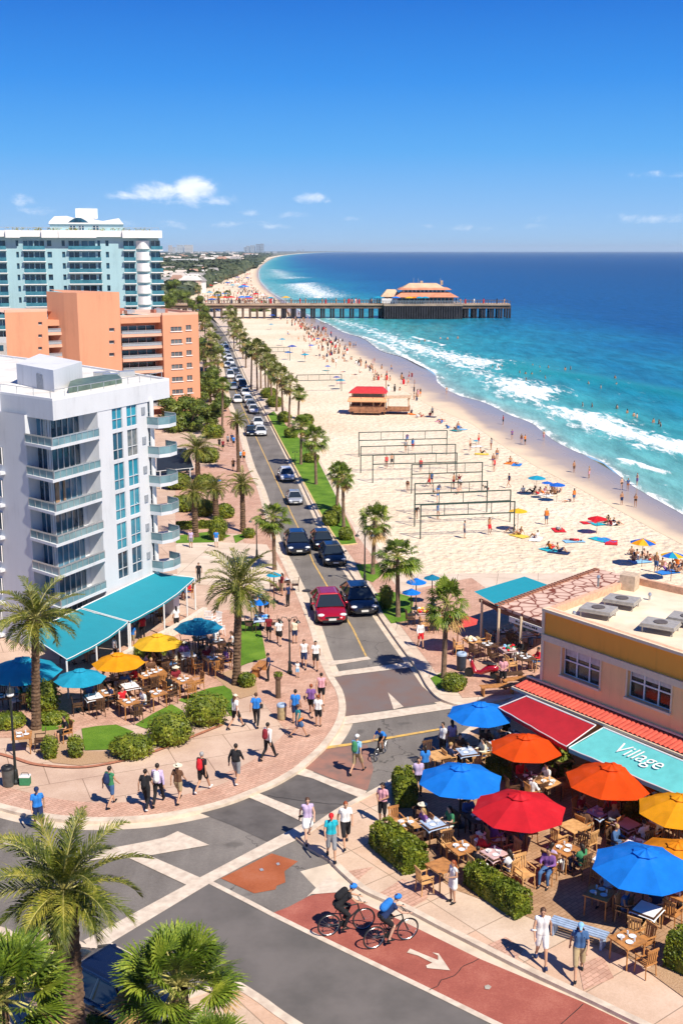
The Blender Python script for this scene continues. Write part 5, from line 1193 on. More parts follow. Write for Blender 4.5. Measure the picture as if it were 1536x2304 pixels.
def orange_building():
    A=W(26,960); B=W(449,929); F=Face(A,B); root=thing('apartment_building','terracotta orange apartment block with stepped tower and small windows','apartment building',A)
    U=lambda x,y=800:F.px(x,y)[0]; Z=lambda x,y:F.px(x,y)[1]
    H=Z(440,707); Hl=Z(60,702)
    b=MB(); holes=[]; wins=[]
    for k in range(8):
        y=735+28.2*k
        for x0,x1,y0,y1,nv in ((381,406,y,y+10,3),(415,427,y-4,y+7,2)):
            x0+=k*.7; x1+=k*.7
            h=(F.px(x0,y0)[0],F.px(x1,y1)[0],Z(x0,y1),Z(x0,y0)); holes.append(h); wins.append((h,nv))
    o=.5; R_=Face(F.p(0,0,o),F.p(10,0,o)); uR=U(364,760)
    R_.wall(b,uR,F.L,0,H,holes,.12); a,c=R_.p(uR,0),R_.p(uR,0,-3); b.quad(a,c,(c.x,c.y,H),(a.x,a.y,H)); a,c=R_.p(F.L,0),R_.p(F.L,0,-14); b.quad(a,c,(c.x,c.y,H),(a.x,a.y,H))
    for h,nv in wins: window(R_,root,*h,.12,GGREY,ORT,nv,1,.03)
    for h,nv in wins:
        s=MB(); R_.box(s,h[0]-.08,h[1]+.08,h[2]-.1,h[2],0,.1); part('window_sill',s,WHT2,root)
    # left block
    uL=U(108,760); L_=Face(F.p(0,0,.3),F.p(10,0,.3)); h2=[]
    for y in (724,752,780): h=(F.px(85,y)[0],F.px(94,y)[0],Z(88,y+7),Z(88,y)); h2.append(h)
    L_.wall(b,0,uL,0,Hl,h2,.25); a,c=L_.p(uL,0),L_.p(uL,0,-3); b.quad(a,c,(c.x,c.y,Hl),(a.x,a.y,Hl))
    for h in h2: window(L_,root,*h,.25,GGREY,WHT2,1,1,.06)
    # tower
    Ht=Z(180,657); T=Face(F.p(0,0,2.4),F.p(10,0,2.4)); t0,t1,t2=T.px(157,760)[0],T.px(178,760)[0],T.px(273,760)[0]; h3=[]
    for y in (738,766,794): h=(T.px(246,y)[0],T.px(258,y)[0],T.px(250,y+8)[1],T.px(250,y)[1]); h3.append(h)
    T.wall(b,t1,t2,0,Ht,h3,.25); q0,q1=T.p(t1,0),T.p(t0,0,-1.6); b.quad(q1,q0,(q0.x,q0.y,Ht),(q1.x,q1.y,Ht)); q0,q1=T.p(t2,0),T.p(t2+.6,0,-8); b.quad(q0,q1,(q1.x,q1.y,Ht-.4),(q0.x,q0.y,Ht))
    b.poly([T.p(t1,Ht),T.p(t2,Ht),T.p(t2+.6,Ht-.4,-8),T.p(t0,Ht+.2,-8),T.p(t0,Ht,-1.6)])
    q0,q1=T.p(t0,0,-1.6),T.p(t0-1.4,0,-4); b.quad(q1,q0,(q0.x,q0.y,Ht),(q1.x,q1.y,Ht+.1))
    for h in h3: window(T,root,*h,.25,GGREY,WHT2,1,1,.06)
    # recessed balcony bays
    for a_,c_,n,y0 in ((108,160,6,731),(275,365,7,735)):
        ua,uc=U(a_),U(c_)
        I=Face(F.p(0,0,-1.6),F.p(10,0,-1.6)); I.wall(b,ua-.5,uc+.5,0,H-.4); F.wall(b,ua,uc,H-.9,H-.2)
        b.quad(F.p(ua,H-.2),F.p(uc,H-.2),F.p(uc,H-.2,-1.6),F.p(ua,H-.2,-1.6)); b.quad(F.p(ua,H-.9),F.p(uc,H-.9),F.p(uc,H-.9,-1.6),F.p(ua,H-.9,-1.6))
        for k in range(n):
            z=Z((a_+c_)/2,y0+16+27.5*k); s=MB(); F.box(s,ua+.003,uc-.003,z-.35,z,-1.6,.25); sl=part('balcony',s,ORT,root)
            r=MB(); F.box(r,ua+.05,uc-.05,z+.38,z+.46,.14,.2); F.box(r,ua+.05,uc-.05,z+.02,z+.33,.15,.18); l=root.location; r.v=[(p[0]-l.x,p[1]-l.y,p[2]-l.z) for p in r.v]; r.build('railing',METAL,sl)
            window(I,root,ua+.3,uc-.3,z+.02,z+.95,-.02,GBLK if k%2 else GDARK,WHT2,4,1,.06)
    part('wall',b,ORW,root)
    b=MB(); b.poly([F.p(0,Hl,.3),F.p(uL,Hl,.3),F.p(uL,Hl,-1),F.p(uR,H,-1),F.p(uR,H,.5),F.p(F.L,H,.5),F.p(F.L,H,-14),F.p(0,Hl,-14)]); part('roof',b,mat('roof_pink',(.66,.45,.34),r=.85,var=.1,sc=.5),root)
    b=MB()
    for (u0,u1,z,o_) in ((0,uL,Hl,.3),(uR,F.L,H,.5)): F.box(b,u0,u1,z+.003,z+.3,o_-.25,o_)
    F.box(b,F.L-.25,F.L,H+.002,H+.29,-14,.2); F.box(b,U(275),uR,H-.19,H+.1,-.3,.04); part('parapet',b,ORT,root)
    rg=random.Random(5)
    for i in range(14):
        b=MB(); u=rg.uniform(U(290),F.L-2) if i>3 else rg.uniform(1,uL-1); p_=F.p(u,H,-rg.uniform(2,9)); b.box((p_.x,p_.y,H+.3),(rg.uniform(.4,1.3),.7,.6),rg.random()); part('roof_unit',b,METAL if i%2 else mat('roof_unit_red',(.4,.15,.1)),root)
orange_building()
def simple_block(label,px0,px1,yb,yt,depth,m,rows,cols,name='building',group=None,gl=None,cat='building',frac=.5):
    A=W(px0,yb,-.1); B=W(px1,yb,-.1); F=Face(A,B); root=thing(name,label,cat,Vector((A.x,A.y,-.1)),0,group); H=HC-(yt-YH)/(yb-YH)*(HC+.1); b=MB(); F.box(b,0,F.L,-.1,H,-depth,0); part('wall',b,m,root)
    for i in range(rows):
        g=MB(); z0=H*(i+.3)/rows; z1=H*(i+.3+frac)/rows
        for j in range(cols): F.box(g,F.L*(j+.2)/cols,F.L*(j+.8)/cols,z0,z1,0,.06)
        part('window_row',g,gl or GDARK,root)
    return root
simple_block('low grey building with rooftop terrace beside the terracotta block',-60,36,850,770,14,mat('grey_render',(.5,.48,.45),r=.8),3,5)
# ---- tan cafe building
TANU=wallmat('ochre_render',(.93,.38,.05)); TANL=wallmat('tan_render',(.93,.56,.25)); TRIM=mat('cream_trim',(.78,.62,.42),r=.6,var=.04)
def corr(name,c): 
    return mat(name,c,r=.55,var=.12,sc=1.5,bmp=.05,c2=tuple(x*.75 for x in c))
def corrugated(b,q,n,amp=.04,vertical=True,seg=6):
    """ridged sheet over the quad q0(top left) q1(top right) q2(bottom right) q3(bottom left); ridges run top to bottom"""
    N=n*seg; base=len(b.v)
    nv=(q[1]-q[0]).cross(q[3]-q[0]).normalized(); nv=-nv if nv.z<0 else nv
    for i in range(N+1):
        u=i/N; h=amp*abs(math.sin(PI*u*n))**.7
        for t in (0,.5,1): b.v.append(tuple(q[0].lerp(q[1],u).lerp(q[3].lerp(q[2],u),t)+nv*h))
    for i in range(N):
        for k in range(2): b.f.append((base+i*3+k,base+(i+1)*3+k,base+(i+1)*3+k+1,base+i*3+k+1)); b.m.append(0)
def cafe_building():
    zt=HC*(1-(1370-YH)/(1722-YH)); A=W(1225,1370,zt); B=W(1760,1542,zt); F=Face(A,B); root=thing('cafe_building','ochre and tan two storey cafe building with flat roof and red tiled canopy','building',(A.x,A.y,.12))
    Zx=lambda x,y:F.px(x,y)
    zb=Zx(1225,1426)[1]; zc=Zx(1225,1440)[1]; zk=Zx(1225,1540)[1]
    wn=[]
    for x0,y0,x1,y1 in ((1265,1452,1347,1549),(1413,1497,1506,1603)):
        a=Zx(x0,y0); c=Zx(x1,y1); wn.append((a[0],c[0],c[1],a[1]))
    b=MB(); F.wall(b,0,F.L,.12,zc,wn,.25,0,0); F.wall(b,0,F.L,zb,zt,(),.2,1)
    cn=[A,B,W(1800,1380,zt),W(1425,1297,zt)]
    for i,j in ((1,2),(2,3),(3,0)): a,c=cn[i],cn[j]; b.quad((a.x,a.y,.12),(c.x,c.y,.12),(c.x,c.y,zt),(a.x,a.y,zt),0)
    part('wall',b,[TANL,TANU],root)
    b=MB(); F.box(b,-.05,F.L,zc,zb,-.02,.1); F.box(b,-.06,F.L,zt-.08,zt+.04,-.3,.12); F.box(b,-.09,.05,.12,zt-.08,-.1,.06); part('trim',b,TRIM,root)
    ce=sum((Vector(q) for q in cn),Vector())/4; inn=[q.lerp(ce,.05) for q in cn]; b=MB()
    for i in range(1,4): j=(i+1)%4; a,c,d,e=cn[i],cn[j],inn[j],inn[i]; b.poly([(a.x,a.y,zt+.03),(c.x,c.y,zt+.03),(d.x,d.y,zt+.03),(e.x,e.y,zt+.03)]); b.quad((e.x,e.y,zt-.3),(d.x,d.y,zt-.3),(d.x,d.y,zt+.03),(e.x,e.y,zt+.03))
    a,c=inn[0],inn[1]; b.quad((a.x,a.y,zt-.3),(c.x,c.y,zt-.3),(c.x,c.y,zt+.03),(a.x,a.y,zt+.03)); a2,c2=cn[0],cn[1]; b.quad((a2.x,a2.y,zt+.042),(c2.x,c2.y,zt+.042),(c.x,c.y,zt+.042),(a.x,a.y,zt+.042)); part('parapet',b,mat('terracotta_coping',(.68,.40,.26),r=.8),root)
    b=MB(); b.poly([(q.x,q.y,zt-.29) for q in inn]); part('roof',b,mat('roof_cream',(.76,.66,.50),r=.85,var=.1,sc=.45,c2=(.58,.47,.34),bmp=.1),root)
    blind=mat('blind_white',(.55,.53,.5),r=.8)
    for h in wn:
        w=window(F,root,*h,.22,GBLK,WHT2,3,2,.05); k=MB(); zc_=h[3]-(h[3]-h[2])*.36
        k.quad(F.p(h[0]+.04,zc_,-.205),F.p(h[1]-.04,zc_,-.205),F.p(h[1]-.04,h[3]-.03,-.205),F.p(h[0]+.04,h[3]-.03,-.205)); l=root.location; k.v=[(p[0]-l.x,p[1]-l.y,p[2]-l.z) for p in k.v]; k.build('blind',blind,w)
        k=MB(); F.box(k,h[0]-.08,h[1]+.08,h[2]-.09,h[2],0,.12); F.box(k,h[0]-.07,h[0],h[2],h[3],0,.04); F.box(k,h[1],h[1]+.07,h[2],h[3],0,.04); F.box(k,h[0]-.07,h[1]+.07,h[3],h[3]+.07,0,.045); part('window_surround',k,TRIM,root)
    # red ridged canopy
    q=[F.p(-.75,zk+.0,.0),F.p(F.L,zk+.0,.0),F.p(F.L,2.95,.95),F.p(-.75,2.95,.95)]
    b=MB(); corrugated(b,q,int(F.L/.2),.05); part('canopy_tiles',b,mat('red_tiles',(.56,.09,.055),r=.7,var=.15,sc=2,c2=(.42,.06,.04)),root)
    b=MB(); F.box(b,-.8,F.L,2.82,2.93,.8,1.02); F.box(b,-.75,F.L,2.84,2.92,0,.8); F.box(b,-.8,F.L,zk+.06,zk+.13,.002,.12); part('gutter',b,TRIM,root)
    zr=zt-.29
    for x0,x1,y0,y1,nm in ((1308,1382,1352,1385,0),(1356,1440,1330,1365,0),(1440,1530,1384,1420,0),(1500,1590,1372,1405,0)):
        c0=W((x0+x1)/2,(y0+y1)/2,zr+.35); b=MB(); b.box((c0.x,c0.y,zr+.32),(1.35,1.0,.14),-.55); b.box((c0.x,c0.y,zr+.27),(1.42,1.06,.05),-.55)
        for sx in (-1,1):
            for sy in (-1,1): q_=Matrix.Rotation(-.55,3,'Z')@Vector((sx*.6,sy*.42,0)); b.tube([(c0.x+q_.x,c0.y+q_.y,zr),(c0.x+q_.x,c0.y+q_.y,zr+.26)],.03,5)
        o=part('air_conditioner',b,mat('hvac_grey',(.42,.39,.35),r=.5,metal=.2,var=.1),root); g=MB(); g.lathe([(.28,0),(.28,.03),(.2,.035),(0,.03)],(c0.x,c0.y,zr+.39),16); l=root.location; g.v=[(p[0]-l.x,p[1]-l.y,p[2]-l.z) for p in g.v]; g.build('fan',mat('fan_dark',(.12,.1,.09)),o)
    c0=W(1414,1325,zr); b=MB(); b.box((c0.x,c0.y,zr+.35),(.7,.7,.7),-.55); part('roof_vent',b,mat('vent_tan',(.55,.42,.3),r=.7),root)
cafe_building()
def awning(name,label,tl,tr,br,bl,zt,zb,col,val=.18,cat='awning',curve=None,ridges=0,group=None):
    q=[W(*tl,zt),W(*tr,zt),W(*br,zb),W(*bl,zb)]; root=thing(name,label,cat,(q[3].x,q[3].y,.12),0,group); b=MB(); n=10
    cr=[]
    for i in range(n+1):
        for j in range(7):
            u,v=i/n,j/6; p=q[0].lerp(q[1],u).lerp(q[3].lerp(q[2],u),v); p=p+Vector((0,0,-.06*math.sin(PI*v)+.012*math.sin(u*40)*v))
            if curve: o=q[3].lerp(q[2],u)-q[0].lerp(q[1],u); o.z=0; p=p+o.normalized()*curve*math.sin(PI*u)*v
            b.v.append(tuple(p)); 
    for i in range(n):
        for j in range(6): b.f.append((i*7+j,(i+1)*7+j,(i+1)*7+j+1,i*7+j+1)); b.m.append(0)
    for i in range(n): a,c=Vector(b.v[i*7+6]),Vector(b.v[(i+1)*7+6]); b.quad(a,c,c-Vector((0,0,val)),a-Vector((0,0,val)))
    fr=[Vector(b.v[i*7+6]) for i in range(n+1)]
    part('canvas',b,col,root,True); b=MB()
    b.tube([f-Vector((0,0,.02)) for f in fr],.025,5); b.tube([q[0],q[1]],.035,6); b.tube([q[0],q[3]],.02,5); b.tube([q[1],q[2]],.02,5); part('frame',b,WHT2,root); return root,q,fr
def stripemat(name,c,sc,rz=0):
    if name in MATS: return MATS[name]
    m,t,b=nt(name); mp=t.nodes.new('ShaderNodeMapping'); mp.inputs['Rotation'].default_value=(0,0,rz); t.links.new(coords(t),mp.inputs[0]); w=t.nodes.new('ShaderNodeTexWave'); w.inputs['Scale'].default_value=sc; w.inputs['Distortion'].default_value=.3; t.links.new(mp.outputs[0],w.inputs['Vector'])
    n=noise(t,coords(t),2,3); f=mathn(t,'ADD',mathn(t,'MULTIPLY',w.outputs['Fac'],.6),mathn(t,'MULTIPLY',n.outputs['Fac'],.4)); rr=ramp(t,f,[(.2,tuple(x*.72 for x in c)),(.8,c)]); t.links.new(rr.outputs[0],b.inputs['Base Color']); b.inputs['Roughness'].default_value=.7; bump(t,b,w.outputs['Fac'],.5,.03); MATS[name]=m; return m
REDC=mat('red_canvas',(.42,.012,.022),r=.8,var=.08,sc=2,bmp=.1); AQUA=mat('aqua_canvas',(.12,.50,.50),r=.8,var=.06,sc=2,bmp=.1); TURQ=stripemat('turquoise_ribbed_canvas',(.008,.29,.38),3.2,R(62)); TURQ2=stripemat('turquoise_tin',(.012,.36,.46),4.5,R(20))
awning('awning','deep red canvas awning below the tiled canopy of the ochre cafe',(1183,1566),(1339,1632),(1274,1679),(1121,1591),2.85,2.35,REDC,.2)
rt,q,fr=awning('awning','aqua canvas awning with white lettering over the patio',(1356,1637),(1640,1756),(1568,1806),(1279,1682),2.8,2.3,AQUA,.2)
fc=bpy.data.curves.new('lettering','FONT'); fc.body='Village'; fc.size=.85; fc.extrude=.0; fc.shear=.25; fc.align_x='CENTER'; fo=bpy.data.objects.new('tmpf',fc); COL.objects.link(fo)
me=bpy.data.meshes.new_from_object(fo.evaluated_get(bpy.context.evaluated_depsgraph_get())); bpy.data.objects.remove(fo); me.materials.clear(); me.materials.append(WHT2)
ux=(q[1]-q[0]).normalized(); vz=(q[0]-q[3]).normalized(); nn=ux.cross(vz).normalized(); vz=nn.cross(ux); c0=W(1425,1707,2.56); c0=c0-nn*.032
lo=link('lettering',me,rt); lo.matrix_local=Matrix.Translation(-rt.location)@Matrix(((ux.x,vz.x,nn.x,c0.x),(ux.y,vz.y,nn.y,c0.y),(ux.z,vz.z,nn.z,c0.z),(0,0,0,1)))
r_,q_,f_=awning('awning','long turquoise ribbed awning at the foot of the white tower, far half',(183,1367),(352,1287),(438,1300),(292,1398),2.7,2.1,TURQ,.15,curve=.35,group='turquoise terrace awnings')
AW=[f_[0],f_[5],f_[9]]
r2,q2,f2=awning('awning','turquoise ribbed awning over the tables, half nearer the date palm',(60,1425),(180,1369),(288,1399),(150,1483),2.7,2.1,TURQ,.15,curve=.25,group='turquoise terrace awnings')
for r0,ff in ((r_,f_),(r2,f2)):
    for i in (0,4,8,10): p_=ff[i]-Vector((0,0,.1)); b=MB(); b.tube([(p_.x,p_.y,.12),(p_.x,p_.y,p_.z)],.045,8); part('post',b,WHT2,r0)
b=MB(); w=[W(x,y,.12) for x,y in ((262,1500),(300,1478),(360,1445),(420,1412),(462,1385))]
for a,c in zip(w[:-1],w[1:]): d=(c-a).normalized(); n_=Vector((-d.y,d.x,0))*.16; b.prism([(v.x,v.y) for v in (a-n_,c-n_,c+n_,a+n_)],.12,.62)
b.build('low_wall',mat('cream_wall',(.68,.6,.5),r=.8),label='low cream wall running along the awning posts',cat='wall')
# ---- pergola with stone roof
def pergola():
    z=2.6; root=thing('pergola','open pergola shop with stone slab roof and turquoise tin sheet beside the cafe','pergola',W(1121,1361,z)-Vector((0,0,z-.12)))
    ST=mat('stone',(.6,.4,.3)); m,t,b_=nt('crazy_paving'); v=t.nodes.new('ShaderNodeTexVoronoi'); v.feature='DISTANCE_TO_EDGE'; v.inputs['Scale'].default_value=1.5; t.links.new(coords(t),v.inputs['Vector']); v2=t.nodes.new('ShaderNodeTexVoronoi'); v2.inputs['Scale'].default_value=1.5; t.links.new(coords(t),v2.inputs['Vector'])
    rr=ramp(t,v.outputs['Distance'],[(.02,(.30,.10,.06)),(.09,(1,1,1))]); c=mixc(t,v2.outputs['Distance'],(.72,.50,.40),(.55,.36,.28)); t.links.new(mixc(t,1,c,rr.outputs[0],'MULTIPLY'),b_.inputs['Base Color']); b_.inputs['Roughness'].default_value=.85; bump(t,b_,rr.outputs[0],.4,.03)
    b=MB(); q=[W(x,y,z) for x,y in ((1119,1362),(1346,1280),(1425,1300),(1226,1400))]; b.prism([(p.x,p.y) for p in q],z-.14,z,0,True); part('stone_roof',b,m,root)
    b=MB(); e=[W(x,y,z) for x,y in ((1119,1362),(1346,1280))]; n=34; rg=random.Random(4)
    for i in range(n): p=e[0].lerp(e[1],i/n); b.box((p.x,p.y,z+.03),(.2,.3,.12),.6+rg.uniform(-.2,.2))
    part('ridge_tiles',b,mat('ridge_brown',(.3,.13,.08),r=.8),root)
    b=MB(); corrugated(b,[W(1066,1331,z-.1),W(1119,1363,z+.06),W(1235,1317,z+.06),W(1179,1297,z-.1)],1,.0); part('tin_roof',b,TURQ2,root)
    dk=mat('brown_beam',(.16,.06,.04),r=.7,var=.2)
    b=MB(); f=Face(q[0],q[3]); f.box(b,-.1,f.L,z-.36,z-.15,-.15,.02); g=Face(W(1079,1342,z),q[0]); g.box(b,0,g.L,z-.3,z-.12,-.1,.05); part('beam',b,dk,root)
    for x,y in ((1122,1365),(1172,1383),(1084,1345),(1190,1306),(1224,1398),(1300,1300),(1240,1325)):
        p=W(x,y,z); b=MB(); b.tube([(p.x,p.y,.12),(p.x,p.y,z-.12)],.07,8); part('post',b,TRIM if x<1200 else dk,root)
    s=MB(); u0=f.px(1143,1390)[0]; f.box(s,f.L*.28,f.L*.97,z-.62,z-.32,.05,.1); o=part('sign_board',s,WHT2,root); k=MB(); rg=random.Random(2); u=f.L*.42
    while u<f.L*.85: w_=rg.uniform(.04,.1); f.box(k,u,u+w_,z-.52,z-.52+rg.uniform(.05,.11),.1,.112); u+=w_+rg.uniform(.02,.07)
    l=root.location; k.v=[(p[0]-l.x,p[1]-l.y,p[2]-l.z) for p in k.v]; k.build('lettering',BLKP,o)
    b=MB(); h=Face(W(1235,1319,z),W(1346,1280,z)); h.box(b,-2.2,h.L,.12,1.9,-.1,0); part('back_wall',b,mat('shop_wall_green',(.10,.16,.13),r=.8,var=.2),root)
pergola()
# ---- beach hut
def hut():
    p=W(828,930,.03); root=thing('beach_hut','wooden beach kiosk with red roof and raised deck on the sand','kiosk',p,R(-6)); wd=mat('hut_wood',(.36,.17,.09),r=.8,var=.25,sc=3,bmp=.2); wl=mat('hut_wood_pale',(.62,.42,.26),r=.8,var=.2,sc=3)
    b=MB()
    for x in (-2.2,-.7,.7,2.2):
        for y in (-1.2,1.2): b.tube([(x,y,0),(x,y,.5)],.09,6)
    b.build('stilts',wd,root,kind='stuff'); b=MB(); b.box((0,0,.5),(5.0,3.2,.14)); b.box((0,-1.75,.36),(3.6,.5,.1)); b.build('deck',wd,root)
    b=MB(); b.box((0,-1.45,.85),(4.7,.1,.55)); b.box((0,.9,1.2),(4.6,.1,1.3)); b.box((2.25,0,1.2),(.1,2.2,1.3)); b.box((-2.25,.3,.9),(.1,1.6,.6)); b.build('counter_wall',wd,root)
    b=MB()
    for x in (-2.3,-.8,.8,2.3): b.tube([(x,-1.4,.5),(x,-1.4,2.3)],.07,6)
    for i in range(16): b.box((-2.25+.3*i,-1.5,1.18),(.05,.06,.1))
    b.build('post',wl,root); 
    b=MB(); b.poly([(-2.6,-1.9,1.85),(2.6,-1.9,1.85),(2.4,-1.0,2.35),(-2.4,-1.0,2.35)]); b.poly([(-2.6,-1.9,1.85),(2.6,-1.9,1.85),(2.6,-1.9,1.72),(-2.6,-1.9,1.72)]); b.build('front_awning',mat('awning_peach',(.72,.36,.18),r=.8),root)
    b=MB(); b.box((0,0,2.5),(4.2,2.0,.6)); b.build('upper_wall',wl,root); b=MB(); b.box((0,-1.01,2.5),(3.8,.06,.35)); b.build('shutters',GBLK,root)
    b=MB(); z0,z1=2.8,3.5; c=[(-2.5,-1.5),(2.5,-1.5),(2.5,1.5),(-2.5,1.5)]; r=[(-1.7,-.5),(1.7,-.5),(1.9,.6),(-1.6,.6)]
    for i in range(4): j=(i+1)%4; b.quad((*c[i],z0),(*c[j],z0),(*r[j],z1),(*r[i],z1))
    b.poly([(*q,z1) for q in r]); b.poly([(*q,z0) for q in c][::-1]); b.build('roof',mat('red_roof',(.52,.03,.035),r=.7,var=.1),root)
    b=MB(); b.box((4.0,.3,.5),(2.9,2.6,.12)); b.box((4.0,-.95,.85),(2.9,.06,.5)); b.box((5.42,.3,.8),(.06,2.6,.4)); b.build('side_deck',wd,root)
    b=MB(); b.box((3.95,.3,2.2),(3.3,2.8,.07),mat=Matrix.Rotation(-.04,3,'Y')); 
    for x,y in ((5.3,-.8),(5.3,1.4),(2.7,-.8)): b.tube([(x,y,.5),(x,y,2.18)],.05,6)
    b.build('side_roof',wl,root); b=MB(); b.tube([(2.2,1.6,0),(2.2,1.6,4.6)],.06,6); b.build('mast',wd,root)
hut()
# ---- pier
def pier():
    yb=717; Y0=W(768,yb).y; X=lambda px,z=4.4:(px-768)/FPX*(Y0*CT+(HC-z)*ST); dz=4.4
    root=thing('pier','long wooden pier on dark piles reaching from the avenue into the sea','pier',(X(860),Y0,0)); wd=mat('pier_timber',(.13,.085,.06),r=.85,var=.3,sc=.4); dk=mat('pier_deck',(.42,.30,.21),r=.85,var=.15,sc=.3); pd=mat('pile_dark',(.03,.028,.035),r=.8,var=.3,sc=.5)
    b=MB(); b.box(((X(345)+X(1147))/2,Y0+3,dz),(X(1147)-X(345),7,.5)); part('deck',b,dk,root)
    b=MB(); b.box(((X(345)+X(1147))/2,Y0+.1,dz-.75),(X(1147)-X(345),.6,1.0)); part('girder',b,wd,root)
    b=MB()
    for y in (Y0-.4,Y0+6.3):
        b.box(((X(345)+X(1147))/2,y,dz+1.15),(X(1147)-X(345),.1,.12))
        for i in range(130): b.box((X(345)+(X(1147)-X(345))*i/129,y,dz+.7),(.12,.12,.95))
    part('railing',b,wd,root)
    n=0
    for px in list(range(612,858,22))+list(range(1046,1144,19)):
        for dx in (0,6):
            if n>=92: break
            b=MB(); x=X(px+dx); 
            for y in (Y0+.3,Y0+6): b.tube([(x,y,-1),(x,y,dz-.3)],.36,6)
            part('piles',b,pd,root); n+=1
    b=MB()
    for px in range(370,610,16): b.tube([(X(px),Y0+.3,-.1),(X(px),Y0+.3,dz-.3)],.4,6)
    part('landward_piles',b,wd,root,kind='stuff')
    b=MB(); x0,x1=X(862),X(1038); b.box(((x0+x1)/2,Y0+5,dz+.03),(x1-x0,18,.6)); part('platform',b,dk,root)
    b=MB()
    for i in range(32):
        for y in (Y0-3.8,Y0+1,Y0+6,Y0+12): b.tube([(x0+(x1-x0)*(i+.5)/32,y,-1),(x0+(x1-x0)*(i+.5)/32,y,dz-.2)],.33,5)
    for y in (Y0-2,Y0+4): b.box(((x0+x1)/2,y,dz-1.6),(x1-x0,.3,2.6))
    part('platform_piles',b,pd,root,kind='stuff')
    b=MB(); b.box(((x0+x1)/2,Y0-4,dz+1.3),(x1-x0,.1,.12)); b.box((x1,Y0+5,dz+1.3),(.1,18,.12)); 
    for i in range(50): b.box((x0+(x1-x0)*i/49,Y0-4,dz+.8),(.12,.1,1.0))
    part('platform_railing',b,METAL,root)
    # restaurant on the pier
    r=thing('pier_restaurant','pavilion restaurant with tiered orange roofs standing on the pier','restaurant',((x0+x1)/2,Y0+5,dz+.33)); rf=mat('orange_roof',(.56,.24,.14),r=.75,var=.15,sc=.5,c2=(.46,.18,.10)); r.scale=(1.07,1,.86); rt_=mat('tan_roof',(.60,.42,.27),r=.75,var=.12,sc=.5); wl=mat('pier_wall',(.5,.36,.27),r=.8,var=.2,sc=.6)
    def hip(x0,x1,y0,y1,z0,z1,ins,m,nm):
        b=MB(); c=[(x0,y0),(x1,y0),(x1,y1),(x0,y1)]; i_=[(x0+ins,y0+ins),(x1-ins,y0+ins),(x1-ins,y1-ins),(x0+ins,y1-ins)]
        for k in range(4): j=(k+1)%4; b.quad((*c[k],z0),(*c[j],z0),(*i_[j],z1),(*i_[k],z1))
        b.poly([(*q,z1) for q in i_]); b.poly([(*q,z0) for q in c][::-1]); b.build(nm,m,r)
    b=MB(); b.box((1,0,1.2),(16.5,9,2.4)); b.box((-8.5,1,1.0),(5,6,2.0)); b.build('wall',wl,r)
    b=MB()
    for i in range(14): b.box((-6.6+1.15*i,-4.55,1.3),(.8,.1,1.3))
    b.build('window_row',GDARK,r); hip(-8.6,10.6,-6.4,6.2,2.3,4.0,2.6,rf,'lower_roof')
    b=MB(); b.box((.6,0,4.4),(12.6,6.6,1.2)); b.build('upper_wall',WHT2,r); b=MB()
    for i in range(10): b.box((-4.8+1.2*i,-3.35,4.35),(.75,.08,.7))
    b.build('upper_windows',GDARK,r); hip(-7.2,8.6,-4.6,4.6,4.9,5.6,1.0,rf,'upper_roof'); hip(-5.9,6.6,-3.4,3.6,5.6,7.2,2.2,rt_,'top_roof'); hip(-12.2,-6,-2.6,3.4,2.3,4.9,1.8,rt_,'side_roof')
    b=MB(); b.box((-9.5,-2.8,.9),(5,3.4,1.6)); b.build('annex',WHT2,r)
    b=MB(); b.box((6,1,7.3),(.7,.7,1.6)); b.build('chimney',wl,r); b=MB(); b.box((0,1.2,7.4),(.8,.8,1.2)); b.build('roof_vent',wl,r)
    b=MB()
    for x in (-1,-2.4,5.6): b.tube([(x,1,7),(x,1,9)],.06,4)
    b.build('antenna',METAL,r)
    rg=random.Random(8)
    cols=['blue','red','orange','cyan','white','yellow']
    for i in range(16):
        px=rg.uniform(470,850) if i<9 else rg.uniform(880,1030); y=Y0+rg.uniform(1,4) if px<860 else Y0-rg.uniform(1,3); pp=Vector((X(px),y,dz+.26 if px<860 else dz+.34))
        cm,vm,rm=umb_meshes(1.0,8,.34); ck=cols[i%6]; wy='by the pier restaurant' if px>860 else 'on the pier walkway'
        t=thing('parasol','small %s parasol %s'%(ck,wy),'parasol',pp,0,'parasols along the pier'); c=link('canopy',cm,t,mat=pmat(ck)); c.location=(0,0,2.3); c.scale=(1.5,)*3; s=MB(); s.tube([(0,0,0),(0,0,2.3)],.05,5); s.build('pole',WHT2,t)
    return X,Y0,dz
PX_,PY0,PDZ=pier()
